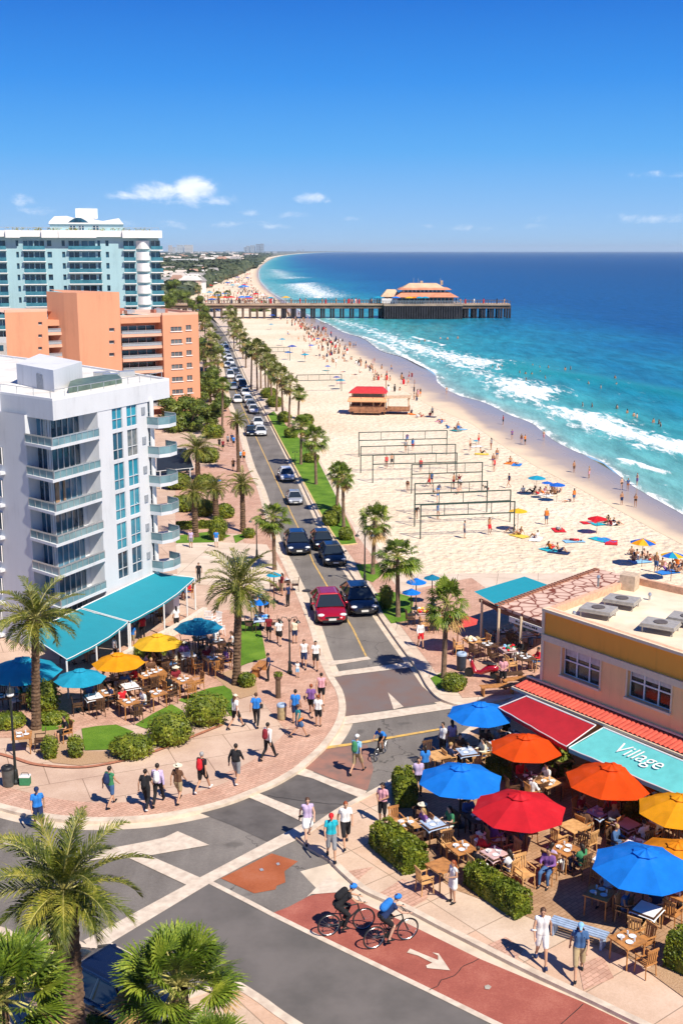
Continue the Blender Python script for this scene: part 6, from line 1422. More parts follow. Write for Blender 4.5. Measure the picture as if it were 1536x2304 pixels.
# ---- distant town
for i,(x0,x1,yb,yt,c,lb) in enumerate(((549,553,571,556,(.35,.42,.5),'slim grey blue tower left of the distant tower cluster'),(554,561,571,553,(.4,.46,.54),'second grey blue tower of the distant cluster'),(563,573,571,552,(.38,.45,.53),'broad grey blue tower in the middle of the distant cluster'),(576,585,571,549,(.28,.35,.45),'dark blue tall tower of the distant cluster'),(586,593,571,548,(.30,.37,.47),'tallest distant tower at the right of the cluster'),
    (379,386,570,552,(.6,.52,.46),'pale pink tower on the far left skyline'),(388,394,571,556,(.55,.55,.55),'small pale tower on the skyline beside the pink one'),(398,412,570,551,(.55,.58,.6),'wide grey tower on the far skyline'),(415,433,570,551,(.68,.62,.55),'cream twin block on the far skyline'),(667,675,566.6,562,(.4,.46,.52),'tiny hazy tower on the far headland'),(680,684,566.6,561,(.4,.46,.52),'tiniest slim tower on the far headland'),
    (440,447,572,566,(.6,.58,.55),'small pale block on the skyline right of the twin block'),(452,462,573,567,(.55,.5,.46),'low beige block on the skyline inland of the tower cluster'),(470,478,572,565,(.62,.6,.58),'whitish block midway along the skyline'),(488,500,573,567,(.6,.56,.5),'wide low block midway along the skyline'),(508,515,572,564,(.5,.53,.57),'narrow grey block on the skyline near the tower cluster'),(522,534,574,568,(.64,.6,.55),'wide pale block just left of the tower cluster'),(598,606,571.5,566,(.55,.57,.6),'low hazy block just right of the tower cluster'),(614,622,570,565.5,(.5,.54,.58),'low hazy block on the far headland root'),(420,432,585,576,(.66,.62,.58),'pale mid height block above the far woods'),(470,486,588,580,(.68,.64,.6),'long pale block among the far woods'),(505,514,582,575,(.6,.52,.46),'pinkish block among the far woods'),(392,402,594,584,(.62,.55,.5),'beige block left among the far woods'),  # pale skyline walls have distance haze painted into their colours
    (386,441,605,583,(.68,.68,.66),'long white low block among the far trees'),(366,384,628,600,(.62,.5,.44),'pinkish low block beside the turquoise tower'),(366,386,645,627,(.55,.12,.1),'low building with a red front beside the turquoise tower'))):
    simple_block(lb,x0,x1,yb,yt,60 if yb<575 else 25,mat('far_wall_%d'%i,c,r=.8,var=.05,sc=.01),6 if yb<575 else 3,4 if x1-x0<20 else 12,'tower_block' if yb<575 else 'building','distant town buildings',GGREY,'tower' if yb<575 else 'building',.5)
def far_town():
    rg=random.Random(11); wm=[mat('house_%d'%i,c,r=.8,var=.05,sc=.1) for i,c in enumerate(((.7,.66,.6),(.6,.5,.42),(.75,.73,.7),(.55,.4,.32)))]; rm=[mat('house_roof_%d'%i,c,r=.8,var=.1,sc=.1) for i,c in enumerate(((.42,.25,.18),(.66,.62,.57),(.32,.30,.29),(.58,.5,.44)))]
    for i in range(230):
        y=569+ (rg.random()**1.7)*92; x1=590-(y-570)*1.6 if y<640 else 470-(y-640)*1.2; x=rg.uniform(360,max(372,min(x1,600))); p=W(x,y,-.1); s=rg.uniform(7,14)*(1.7 if y<580 else (1.2 if y<600 else .75))
        t=thing('house','small low house half hidden among the trees of the far town','house',p,rg.uniform(-.4,.4),'houses of the far town'); h=rg.uniform(5,10) if y<600 else rg.uniform(4,7); b=MB(); b.box((0,0,h/2),(s,s*.8,h)); b.build('wall',wm[i%4],t)
        b=MB(); a=.56*s
        for q in (((-a,-.45*s,h),(a,-.45*s,h),(a*.8,0,h*1.35),(-a*.8,0,h*1.35)),((a,.45*s,h),(-a,.45*s,h),(-a*.8,0,h*1.35),(a*.8,0,h*1.35))): b.quad(*q)
        b.tri((-a,-.45*s,h),(-a*.8,0,h*1.35),(-a,.45*s,h)); b.tri((a,-.45*s,h),(a,.45*s,h),(a*.8,0,h*1.35)); b.build('roof',rm[(i*7)%4],t)
    b=MB()
    def clump(x,y,s,h,n=14):
        p=W(x,y,-.1); 
        b.ball((p.x,p.y,h*.5),(s,s,h*.55),6,4,0,.3,rg)
        leafball(b,rg,(p.x,p.y,h*.62),(s,s,h*.5),n,s*.28)
    for i in range(1700):
        y=566.6+(rg.random()**1.7)*110; x1=610-(y-573)*2.0 if y<600 else 571-(y-600)*2.3; x=rg.uniform(345,max(372,x1)); d=W(x,y).y; k=max(2.0,min(16,d/130)); clump(x,y,k*rg.uniform(.7,1.4),min(9,k*rg.uniform(.8,1.3)),8 if y<600 else 16)
    for i in range(110):
        u=rg.random(); x=620+200*u; y=568.3-2.4*u+rg.uniform(-.5,.1); clump(x-10,y,40,9,4)
    b.build('far_woods',leafmat('far_leaf',(.035,.055,.03),(.075,.095,.045),(.15,.16,.08),.03,.1),kind='stuff',label='dark green woods of the far shore',cat='woods')
far_town()
# ================= PLACEMENT: plants
palm('largest date palm with a rough dark trunk, standing before the crossing at the bottom left',165,1950,168,2420,200,'date',3,near=True,tr=.30)
palm('big fan palm filling the bottom left corner',40,2190,30,2640,165,'fan',4,near=True,tr=.16)
palm('short fan palm with brown boots beside the parked blue car',405,2172,412,2520,150,'fan',11,near=True,tr=.22)
palm('bright fan palm crown peeking over the bottom edge',478,2318,480,2680,100,'fan',12,near=True,tr=.16)
palm('date palm rising through the terrace in front of the turquoise awning',75,1375,82,1640,118,'date',5)
palm('tall date palm on the mulch circle beside the terrace tables',530,1305,532,1540,108,'date',8)
palm('fan palm beside the sidewalk lamp, left of the blue car',613,1155,618,1282,44,'fan',6)
palm('fan palm at the seaside corner by the crosswalk',1003,1345,997,1526,62,'fan',7)
palm('fan palm between the road and the blue parasols',898,1245,895,1388,58,'fan',13)
palm('fan palm beside the seaside lamp post',838,1165,838,1292,46,'fan',14)
palm('leaning fan palm, right one of the pair beside the long lawn',784,1068,773,1187,34,'fan',15)
palm('fan palm, left one of the pair beside the long lawn',760,1058,757,1152,31,'fan',16)
palm('fan palm halfway along the long lawn',713,982,711,1090,36,'fan',17)
palm('fan palm with a pale crown near the far end of the long lawn',677,955,677,1045,30,'fan',18)
palm('thin fan palm on the sand side of the palm row',676,884,671,942,20,'fan',19)
palm('feathery palm before the dark canopy of the left walk',447,1008,446,1080,52,'date',20,tr=.2)
palm('feathery palm above the low hedge on the left walk',437,1105,440,1208,48,'date',21,tr=.2)
palm('shaggy palm behind the low hedge, between two taller ones',490,1098,487,1170,42,'date',22,tr=.2)
palm('feathery palm at the edge of the brick walk',548,1088,547,1197,44,'date',23,tr=.18)
palm('small palm standing on the brick walk by the kerb queue',538,945,537,1062,32,'date',24,tr=.14)
palm('tall thin palm rising above the left sidewalk crowd',498,862,500,985,20,'fan',25)
TALL=[(563,786,565,876),(575,779,579,878),(588,786,587,874),(595,800,598,884),(606,812,604,892),(618,826,611,905),(632,838,622,925),(646,842,636,938),(654,862,650,960)]
for i,(a,b_,c,d) in enumerate(TALL): palm(['first','second','third','fourth','fifth','sixth','seventh','eighth','ninth'][i]+' tall palm of the seaside row counted from the pier',a,b_,c,d,25+i*.5,'fan',30+i,far=True)
ORD=['first','second','third','fourth','fifth','sixth','seventh','eighth','ninth','tenth','eleventh','twelfth','thirteenth','fourteenth']
FAR1=[(516,700,519,736),(512,712,514,748),(524,715,526,755),(530,730,533,772),(522,742,527,785),(538,745,540,790),(545,762,547,808),(551,775,553,828)]
for i,(a,b_,c,d) in enumerate(FAR1): palm('%s palm counted from the pier in the far clump of the seaside row'%ORD[i],a,b_,c,d,19+i*.4,'fan',40+i,far=True,group='far palms of the seaside row')
FAR2=[(456,700,458,735),(460,722,462,770),(470,742,471,800),(476,762,478,850),(474,805,474,868),(457,785,459,850),(491,803,491,862),(486,770,487,820)]
for i,(a,b_,c,d) in enumerate(FAR2): palm('%s far palm from the pier on the inland side of the avenue'%ORD[i],a,b_,c,d,20+i*.5,'fan',50+i,far=True,group='far inland palms')
for a,b_,c,d,l in ((446,648,446,678,'short palm on the beach side before the pier start'),(512,660,512,682,'lone palm standing on the sand beyond the pier'),(490,662,490,686,'thin pale palm on the far sand beyond the pier')): palm(l,a,b_,c,d,10,'fan',60,far=True,group='palms beyond the pier')
for i,(x,y,r,h,l) in enumerate(((455,745,3.4,7,'leafy tree right beside the top corner of the terracotta block'),(462,830,3.2,6,'leafy tree beside the middle of the terracotta block'),(472,905,2.9,4.4,'yellow green tree by the foot of the terracotta block'),(395,965,3.0,4.6,'dark leafy tree at the foot of the terracotta block'),(428,970,3.0,4.2,'leafy tree right of the dark one under the terracotta block'),(464,962,2.5,3.8,'rounded tree at the end of the leafy group'),(380,720,4,9,'broad tree beside the turquoise tower'),(412,705,5,9,'round tree at the landward pier end'),(395,690,5,11,'pale tree beyond the landward pier end'),(495,925,1.6,2.6,'small tree between the walk and the avenue'),(586,700,5,4,'low spreading tree at the pier underpass'),(440,720,3.4,8,'tree behind the far inland palms'),(468,880,2.4,4.0,'tree standing over the parked cars'))):
    tree(l,x,y,r,h,70+i)
for i,(x,y,r,h,l) in enumerate(((383,1672,1.05,.85,'large rounded shrub in the middle of the terrace edge'),(298,1700,.98,.55,'wide low shrub on the mulch bed'),(465,1628,1.1,.85,'big shrub next to the walkers in white'),(113,1706,.36,.62,'small ball shrub beside the corner bench'),(172,1704,.36,.6,'small ball shrub left of the first lawn'),(1020,1552,.62,.5,'bright round shrub at the seaside crosswalk corner'),(868,1368,.45,.9,'conical shrub by the lawn under the fan palm'),
   (490,1215,.75,1.1,'dark shrub at the end of the low hedge'),(100,1600,.8,.95,'shrub tree under the cyan parasols'),(745,1182,.7,.75,'shrub at the foot of the leaning palm'),(778,1215,.55,.6,'shrub at the pointed end of the lawn'),(700,1040,.8,.55,'dark shrub on the long lawn'),(655,985,.8,.7,'leafy shrub at the top of the long lawn'),(640,950,.9,.8,'shrub at the far tip of the long lawn'),(618,915,1.2,.9,'shrub by the kerb below the tall palms'),(605,895,1.3,.9,'yellow green shrub under the tall palms'),(690,955,.9,.8,'shrub beneath the thin sand side palm'),(555,1545,.42,.45,'low shrub on the mulch beside the wooden bench'),(755,1170,.5,.7,'shrub between the two palms of the pair'),(1250,1740,.7,.7,'dark shrub inside the patio below the aqua awning'),(340,1480,.9,.5,'low dark shrub behind the yellow parasol'),(20,1635,.8,.4,'low shrub at the left end of the terrace'),(122,1625,.7,.3,'flat shrub around the terrace date palm'),(1425,1850,.5,.5,'potted green shrub behind the amber parasol'),(470,1040,1.1,.9,'round shrub between the dark canopy and the brick walk'),(462,1100,1.0,.8,'shrub right of the palms behind the low hedge'),(415,1150,1.0,.8,'shrub above the low hedge'),(458,1160,.9,.8,'shrub at the foot of the shaggy palm'),(480,985,1.3,1.0,'shrub at the top of the left brick walk'),(505,1165,.8,.7,'shrub by the kerbside palm of the brick walk'),(560,1210,.5,.45,'low shrub at the foot of the curved lamp'),(400,1100,1.2,.9,'broad shrub behind the round balconies'))):
    bush(l,x,y,r,h,n=1500 if r>.5 else 700,ls=.07 if y>1200 else .12,seed=90+i)
hedge('long box hedge in front of the patio, left of the seated woman in white',[(858,1898),(935,1962)],1.05,.95,1)
hedge('box hedge at the street corner beside the pink shirted woman',[(905,1775),(915,1818)],.85,1.0,2)
hedge('box hedge right of the seated woman in white, below the red parasol',[(1062,1985),(1175,2062)],.8,.8,3)
hedge('hedge block between the far blue and orange parasols',[(1100,1738),(1160,1752)],.9,.7,4)
hedge('dark hedge at the lower right corner of the patio',[(1510,2160),(1600,2200)],1.1,1.1,5)
hedge('low clipped hedge along the left walk',[(398,1190),(478,1188)],.6,.55,6,ls=.09,dens=250)
hedge('low hedge along the bottom edge beside the parked car',[(205,2330),(300,2345)],.8,.7,8,dens=250)
# ================= vehicles
car('shiny red hatchback driving toward the crosswalk',738,1384,'red',(752,1420),sc=1.03)
car('navy sedan driving beside the red hatchback',806,1366,'navy',(832,1408),sc=1.0)
car('dark blue sedan with bright headlights, left of the two black cars',668,1236,'navy',(682,1275),sc=.96)
car('black sedan behind the other black car near the seaside kerb',724,1228,'black',(741,1262),sc=.82)
car('black sedan with pinkish reflections in front of its twin',747,1262,'black',(768,1300),sc=.88)
car('white sedan driving alone by the long lawn',644,1078,'white',(656,1104),sc=.8)
car('small silver car following behind the white sedan',662,1130,'silver',(672,1155),sc=.72)
car('white car at the head of the far queue',586,978,'white',(594,996),sc=.76)
car('dark car turning left of the queue head',565,978,'black',(572,996),sc=.74)
car('white car second in the far queue',580,957,'white',(586,972),sc=.74)
car('parked blue car behind the big date palm at the bottom left',238,2268,'navy',(100,2190),sc=1.12,group='parked cars',z=.12)
rg=random.Random(21); cc=['white','silver','white','white','navy','white','grey','silver','white','white','silver','white','white','silver']
ys=[928,917,905,889,873,858,843,832,819,809,800,789,780]
def lane(y,pts):
    for (x0,y0),(x1,y1) in zip(pts[:-1],pts[1:]):
        if y0<=y<=y1: return x0+(x1-x0)*(y-y0)/(y1-y0)
RL=[(770,503),(800,512),(835,526),(870,545),(900,556),(932,572)]; RL=[(b_,a) for a,b_ in RL]; LL=[(496,770),(505,800),(514,835),(524,870),(532,900),(546,932)]
for i,y in enumerate(ys):
    x=lane(y,RL); 
    if x: car('%s car, %s counted toward the pier in the seaside lane queue'%(cc[i%14],ORD[i]),x,y,cc[i%14],(lane(min(931,y+3),RL)+.5,y+3.5),far=True,sc=.76,group='cars in the far queue, seaside lane',kind='van' if i%7==4 else 'car')
for i,y in enumerate((905,876,850,826,806,786)):
    x=lane(y,LL); c=cc[(i*5+2)%14]; car('%s car, %s counted toward the pier in the inland lane queue'%(c,ORD[i]),x,y,c,(lane(min(931,y+3),LL)+.5,y+3.5),far=True,sc=.76,group='cars in the far queue, inland lane',kind='van' if i in(2,) else 'car')
for i,(x,y,c) in enumerate(((455,868,'white'),(462,876,'silver'),(452,884,'blue'),(470,860,'white'),(457,845,'navy'),(450,700,'blue'),(478,703,'navy'),(492,701,'blue'),(432,698,'white'),(372,650,'white'),(380,645,'navy'),(392,648,'silver'),(420,640,'blue'),(402,662,'white'))):
    car('%s car parked off the far avenue'%c,x,y,c,(x+10,y+1),far=True,sc=.9,group='cars parked off the far avenue',z=.13 if y<950 and y>712 else -.05)
bicycle('black road bike ridden by the cyclist in the black vest',W(778,2098,.01),-72,1.08); bicycle('bike with a bottle mount ridden by the cyclist with the blue backpack',W(878,2124,.01),-66+0,1.08); bicycle('small bike of the rider in the blue shirt on the side street',W(856,1702,.01),155,.85)
person('cyclist in black vest and blue helmet leaning on the handlebar',W(778,2098,.01),-72,'cycle','tank','black','pants','black','short','dark',('helmet','pack'),('blue','black'),skin=0,h=1.76,group='cyclists')
person('cyclist with blue helmet, bare arms and blue backpack',W(878,2124,.01),-66,'cycle','tank','navy','shorts','black','short','brown',('helmet','pack'),('blue','blue'),skin=2,h=1.76,group='cyclists')
person('rider in bright blue shirt crossing the side street by bike',W(856,1702,.01),155,'cycle','tee','blue','shorts','black','short','dark',skin=1,h=1.45,group='cyclists')
# ================= walkers
G1='people walking on the sidewalks'
def wk(label,x,y,f,*a,z=.12,**k): 
    k.setdefault('group',G1); return person(label,W(x,y,z),f,*a,**k)
wk('walker in dark clothes with a black backpack, behind the lavender shirt',330,1820,-10,'walk','tee','black','pants','black','bun','dark',('pack',),('black',),h=1.62,shoe='white')
wk('walker in lavender shirt and black trousers',357,1812,-5,'stride','long','lilac','pants','black','short','dark',('pack',),('white',),h=1.72)
wk('walker in brown top, khaki shorts and a pale hat',402,1806,-20,'walk','tee','brown','shorts','khaki','long','brown',('hat',),('cream',),h=1.6,skin=0)
wk('walker with a bright red backpack and black shorts',456,1783,-25,'stride','tee','black','shorts','black','short','grey',('pack',),('red',),h=1.7,shoe='white')
wk('walker in black jacket and grey shorts, white sneakers',532,1762,-15,'walk','long','black','knee','grey','short','dark',('pack',),('black',),h=1.68,shoe='white')
wk('man in white shirt and black trousers striding with a backpack',603,1710,-35,'stride','long','white','pants','black','short','dark',('pack',),('darkred',),h=1.66)
wk('walker in green top and blue shorts behind the big palm',250,1815,-30,'walk','tank','green','shorts','denim','short','dark',('pack',),('navy',),h=1.66)
wk('person in blue cap and blue shirt partly hidden by the big palm',88,1868,200,'walk','tee','blue','shorts','navy','short','dark',('cap',),('navy',),h=1.72,z=.0)
wk('walker in white tee, black shorts and pale cap by the big shrub',530,1640,-40,'stride','tee','white','shorts','black','long','brown',('cap',),('cream',),h=1.62)
wk('walker in blue and pink shirt with black trousers and a bag',577,1635,-5,'walk','tee','blue','pants','black','short','brown',('bag',),('black',),h=1.6)
wk('walker in turquoise blue shirt ahead of the woman with the orange bag',665,1628,-5,'stand','tee','blue','shorts','navy','short','dark',h=1.62)
wk('walker in blue dress with an orange bag taking a long step',671,1660,-70,'stride','tank','teal','dress','denim','bun','brown',('bag',),('orange',),h=1.55)
wk('walker in purple grey tee beside the speckled white top',700,1612,-10,'walk','tee','purple','shorts','black','short','red',h=1.56)
wk('walker in speckled white top and black shorts',716,1635,-10,'stand','tee','white','shorts','black','bun','red',h=1.5)
wk('walker in pale red tank top and black shorts near the kerb',723,1585,0,'walk','tank','pink','shorts','black','short','dark',h=1.56)
wk('walker in white tank top left of the couple by the red car',684,1503,180,'walk','tank','white','shorts','navy','long','brown',h=1.52)
wk('walker in white top and black shorts right of the couple by the red car',710,1506,180,'walk','tee','white','shorts','black','long','dark',h=1.52)
wk('small child in white walking with the couple',669,1524,180,'stand','tee','white','shorts','lightblue','short','dark',h=.85)
wk('walker in dark red top left of the lamp post',605,1440,0,'walk','tee','darkred','shorts','black','short','dark',h=1.42,skin=3)
wk('walker in white tee and black skirt beside the lamp post',628,1452,0,'walk','tee','white','dress','black','short','dark',h=1.5)
wk('walker in beige top just behind the lamp post',663,1448,5,'stand','tank','cream','shorts','navy','bun','brown',h=1.4)
wk('man in navy shirt standing by the wooden bench',604,1532,90,'stand','tee','navy','pants','black','short','dark',h=1.45)
wk('hiker with pale cap, green backpack and khaki shorts on the red road patch',802,1742,-30,'stride','tee','lightblue','knee','khaki','short','grey',('cap','pack'),('white','green'),h=1.72,z=0)
wk('woman in white and lilac dress stepping off the crosswalk',692,1893,190,'stride','tank','lilac','dress','white','long','brown',('bag',),('black',),h=1.72,skin=2,z=.02)
wk('person in turquoise shirt and red cap, grey shorts',745,1932,185,'walk','tee','turquoise','knee','grey','short','red',('cap',),('red',),h=1.72,skin=0)
wk('woman in white tee and black knee shorts at the corner',777,1902,190,'stride','tee','white','knee','black','bun','red',h=1.7,skin=0)
wk('woman in pink shirt and black shorts beside the corner hedge',860,1852,150,'hold','tee','pink','knee','black','long','dark',h=1.62,skin=1)
wk('long haired woman in white sleeveless top and white shorts',1216,2166,175,'walk','tank','white','shorts','white','long','brown',('bag',),('white',),h=1.82,skin=0,shoe='navy')
wk('man in blue shirt, blue cap and khaki shorts with a black pack',1300,2196,170,'stride','tee','denim','knee','khaki','short','dark',('cap','pack'),('lightblue','black'),h=1.74,skin=0)
wk('woman in white dress leaning on the high table at the hedge gap',1018,2030,120,'hold','tank','white','dress','white','long','red',h=1.5,skin=0)
wk('man in pink tee and black shorts beside the benches',1130,1548,170,'hold','tee','pink','shorts','black','short','dark',h=1.6)
wk('person in white and red standing by the stall tables',945,1456,190,'walk','long','white','shorts','red','short','dark',h=1.45)
wk('person in purple shirt on the white plaza walk',430,1232,180,'stand','tee','lilac','shorts','grey','short','dark',h=1.3)
wk('person in blue top beside the low hedge end',487,1232,0,'stand','tee','blue','shorts','white','short','dark',h=1.3)
wk('person in black at the far edge of the plaza walk',448,1310,180,'walk','tee','black','pants','black','short','dark',h=1.3)
for i,(x,y,c,l) in enumerate(((494,1010,'black','black'),(502,1015,'darkred','dark red'),(513,1003,'grey','grey'),(522,1000,'navy','navy'),(526,1006,'blue','bright blue'),(541,1040,'lightblue','pale blue'),(549,1040,'orange','orange'),(525,1060,'brown','brown'))):
    wk('far walker in %s on the brick walk past the small palm'%l,x,y,180 if i%2 else 0,'walk','tee',c,'shorts','black','short','dark',h=1.25,hi=False)
for i,(x,y,c,l) in enumerate(((635,1340,'darkred','dark red'),(648,1365,'navy','navy'),(585,1380,'blue','bright blue'),(570,1395,'lightblue','pale blue'),(600,1385,'black','black'),(995,1705,'white','white'),(1015,1700,'lilac','lilac'),(940,1790,'lilac','lilac and cream'),(955,1760,'blue','blue'),(362,1400,'orange','orange'),(398,1420,'white','white'),(322,1440,'red','red'),(300,1460,'blue','vivid blue'),(260,1490,'white','plain white'))):
    wk('person in %s standing %s'%(l,'by the patio edge under the far blue parasol' if x>900 else ('near the stall behind the tall date palm' if x>500 else 'below the turquoise awning')),x,y,rnd.uniform(0,360),'stand','tee',c,'pants' if i%2 else 'shorts','black' if i%3 else 'khaki','short' if i%2 else 'long','dark',h=1.45 if x<700 else 1.6,hi=False,group='people standing at the cafes')
# ================= parasols
umbrella('blue parasol at the street end of the patio',1081,1583,76,'blue',rz=.1,rise=.38); umbrella('orange red parasol before the deep red awning',1183,1656,83,'orangered',rz=.3,rise=.38); umbrella('blue parasol in the middle of the patio, beside the corner hedge',1036,1724,97,'blue',rz=.2,rise=.38)
umbrella('bright red parasol at the centre of the patio',1168,1788,108,'red',rz=.1,rise=.38); umbrella('large orange red parasol below the aqua awning',1375,1723,103,'orangered',rz=.35,rise=.38); umbrella('amber parasol at the right edge of the patio',1532,1792,98,'amber',rz=.15,rise=.38)
umbrella('orange parasol tucked behind the nearest blue one',1524,1899,100,'orange',rz=.3,rise=.38,h=2.3); umbrella('nearest and largest blue parasol on the patio',1452,1915,121,'blue',rz=.05,rise=.36)
umbrella('coral parasol beside the corner fan palm',1030,1383,47,'coral',rz=.2,pole=WOODL,h=2.2)
umbrella('broad cyan parasol at the left end of the terrace',50,1482,88,'cyan',rz=.2,rise=.4,h=2.3); umbrella('smaller cyan parasol next to the broad one',180,1507,59,'cyan',rz=.3,rise=.4,h=2.1); umbrella('orange parasol on the terrace',266,1471,60,'amber',rz=.1,rise=.4,h=2.2); umbrella('yellow parasol with dark scribbled lettering on the terrace',355,1428,57,'yellow',rz=.25,rise=.4,h=2.2)
umbrella('dark teal parasol beside the cream wall',446,1393,56,'teal',rz=.15,rise=.4,h=2.2)
for x,y,r,c,l,h in ((936,1302,24,'blue','blue parasol behind the corner palm, upper one',2.0),(925,1326,22,'blue','blue parasol left of the corner palm, lower one',1.7),(972,1294,20,'teal','teal parasol hidden behind the corner palm crown',2.0),(616,1288,18,'cyan','cyan parasol over the sidewalk stall',2.0),(585,1350,20,'blue','blue parasol behind the tall date palm',1.8),(420,1020,10,'teal','small teal parasol beside the dark canopy',2.0),(488,1078,10,'blue','small blue parasol on the left walk',1.5)): umbrella(l,x,y,r,c,h,group='small parasols around the cafes',rise=.4)
BU='beach parasols'
umbrella('cyan beach parasol in the blue cluster',1207,1070,21,'cyan',1.8,group=BU,base=False,z0=.03,cap=False); umbrella('small blue parasol in the middle of the cluster',1230,1083,13,'royal',1.6,group=BU,base=False,z0=.03,cap=False); umbrella('royal blue beach parasol at the right of the cluster',1253,1086,19,'royal',1.7,group=BU,base=False,z0=.03,cap=False)
umbrella('red beach parasol with a white towel group',1343,1161,23,'red',1.4,group=BU,base=False,z0=.03,cap=False); umbrella('yellow orange and blue panelled beach parasol',1446,1212,30,'amber',2.0,group=BU,base=False,z0=.03,cap=False,col2=('yellow','royal','amber','royal','amber')); umbrella('pale teal yellow and blue panelled parasol at the right edge',1512,1242,27,'cyan',2.0,group=BU,base=False,z0=.03,cap=False,col2=('yellow','royal','cyan'))
umbrella('pale yellow parasol at the nearest volleyball net',1165,1144,22,'yellow',1.8,group=BU,base=False,z0=.03,cap=False)
for x,y,r,c,l in ((765,852,12,'cyan','cyan parasol behind the second far net'),(757,846,9,'navy','navy parasol next to the cyan one behind the far net'),(737,822,7,'royal','small blue parasol alone on the empty sand'),(686,795,10,'cyan','blue canopy amid the crowd below the pier'),(657,776,11,'navy','navy low parasol on open sand'),(635,761,8,'cyan','cyan parasol on open sand near the palms'),(610,728,6,'cyan','tiny cyan parasol closest to the pier palms'),(612,707,8,'navy','navy parasol just under the pier'),(1070,990,7,'cyan','small cyan parasol between the sunbathers and the wet sand'),(648,790,8,'blue','blue parasol at the crowd edge'),(700,775,7,'royal','royal blue parasol in the crowd'),(715,760,6,'navy','navy parasol deep in the crowd')): umbrella(l,x,y,r,c,1.7,group=BU,base=False,z0=.03,cap=False)
# ================= cafe tables, chairs, guests
SH=['white','black','red','pink','lilac','cream','navy','lightblue','grey','purple','green','white','denim','brown','white','darkred']
rgc=random.Random(33); used=set()
SIDE={0:'near',1:'right',2:'far',3:'left'}
CW={'white':'white','black':'black','red':'red','pink':'pink','lilac':'lilac','cream':'cream','navy':'navy','lightblue':'pale blue','grey':'grey','purple':'purple','green':'green','denim':'denim blue','brown':'brown','darkred':'dark red'}
def setting(desc,x,y,rz,kind,sides,guests,cm='wood',sc=1.0,ware=True,grp='patio'):
    """a table whose foot is at the photo point, with chairs and seated guests on the given sides"""
    p=W(x,y,.13); top={'wood':WOOD,'light':WOODL,'white':CLO['white'],'dark':WOODD}.get(kind,WOODD); key='table_'+(kind if kind in('wood','light','white','dark') else 'dark')
    put(key,lambda:table_proto(top),'%s table %s'%({'wood':'oiled wood','light':'pale wood','white':'white topped','dark':'dark wood'}.get(kind,'clothed'),desc),p,rz,'cafe tables of the '+grp,sc)
    if kind in CLO and kind!='white' or kind=='whitecloth': cloth('%s cloth on the table %s'%({'whitecloth':'white','blue':'blue','pink':'dusty pink'}[kind],desc),p,rz,'white' if kind=='whitecloth' else kind)
    if ware: tableware('plates and glasses on the table %s'%desc,p,rz)
    for s in sides:
        a=rz+s*PI/2; d=Vector((math.sin(a),-math.cos(a),0))*(.72*sc+rgc.uniform(0,.1)); q=p+d; ca=a+rgc.uniform(-.15,.15)
        put('chair_'+cm,lambda:chair_proto({'wood':WOOD,'dark':WOODD,'light':WOODL,'white':WHT2}[cm]),'%s chair, %s side, table %s'%({'wood':'oiled wood','dark':'dark wood','light':'pale wood','white':'white'}[cm],SIDE[s],desc),q,ca,'cafe chairs of the '+grp,sc)
        if s in guests:
            c=rgc.choice(SH); person('guest in %s, %s side, table %s'%(CW[c],SIDE[s],desc),q+Vector((0,0,-.02)),math.degrees(ca),'sit',rgc.choice(('tee','tee','long','tank')),c,rgc.choice(('shorts','pants')),rgc.choice(('black','denim','khaki','navy','white')),rgc.choice(('short','long','bun')),rgc.choice(('dark','brown','blond','dark')),(('hat',) if rgc.random()<.1 else ()),('cream',),skin=rgc.choice((0,1,2,0)),h=1.66,hi=False,group='guests seated at the cafes')
PT=[('under the far blue parasol',1048,1727,.3,'blue',(0,1,2,3),(1,2,3)),('between the far blue parasol and the red awning',1104,1712,.2,'blue',(0,1,2,3),(1,2)),('nearest the road end of the patio',985,1735,.4,'light',(0,2),()),
('right of the corner hedge with a pale blue cloth',972,1893,.5,'blue',(0,1,2,3),(1,2)),('just right of the long hedge top',912,1895,.4,'light',(1,2),(1,)),('left of the red parasol with a pink cloth',1110,1962,.6,'pink',(0,1,2,3),(0,2,3)),
('left of the man in the red shirt',1036,1950,.5,'wood',(2,),()),('at the hedge gap beside the woman in white',992,1992,.6,'wood',(3,),()),('right of the red parasol pole',1268,1952,.7,'wood',(0,1,3),(3,0)),
('in full sun left of the nearest blue parasol',1366,1975,.9,'white',(3,),()),('behind the papers table by the amber parasol',1428,1940,.9,'pink',(1,2),(2,)),('left of the nearest blue parasol pole',1345,2055,1.0,'wood',(0,1),(1,)),
('under the nearest blue parasol',1452,2092,.9,'whitecloth',(1,2,3),(1,2)),('with a slatted chair at the dark hedge',1408,2162,.55,'wood',(0,1),()),('under the large orange red parasol, left',1342,1868,.7,'blue',(0,1,2,3),(1,2,3)),('under the large orange red parasol, right',1408,1895,.6,'pink',(0,1,2),(0,2)),
('between the red and large orange parasols',1288,1900,.6,'light',(0,3),()),('under the orange red parasol by the red awning',1190,1788,.4,'dark',(0,1,2,3),(2,1)),('just right of the orange red parasol pole',1232,1800,.5,'light',(1,3),(3,)),
('under the amber parasol',1496,1885,.7,'dark',(0,1,2,3),(0,2,3)),('at the right edge behind the nearest blue parasol',1535,2060,.8,'wood',(2,3),(2,)),('below the aqua awning post',1260,1745,.4,'dark',(0,2),(2,)),('beneath the red awning',1150,1690,.3,'dark',(0,2,3),(2,3)),
('left of the red parasol pole',1150,1905,.4,'dark',(1,2,3),(1,2,3)),('behind the pink clothed table',1075,1880,.4,'dark',(1,2),(2,1)),('deep under the aqua awning',1400,1830,.4,'dark',(1,3),(1,3)),('at the right wall under the aqua awning',1480,1830,.4,'dark',(1,3),(3,)),('in the middle aisle below the amber parasol',1470,1990,.8,'wood',(0,2),(0,2))]
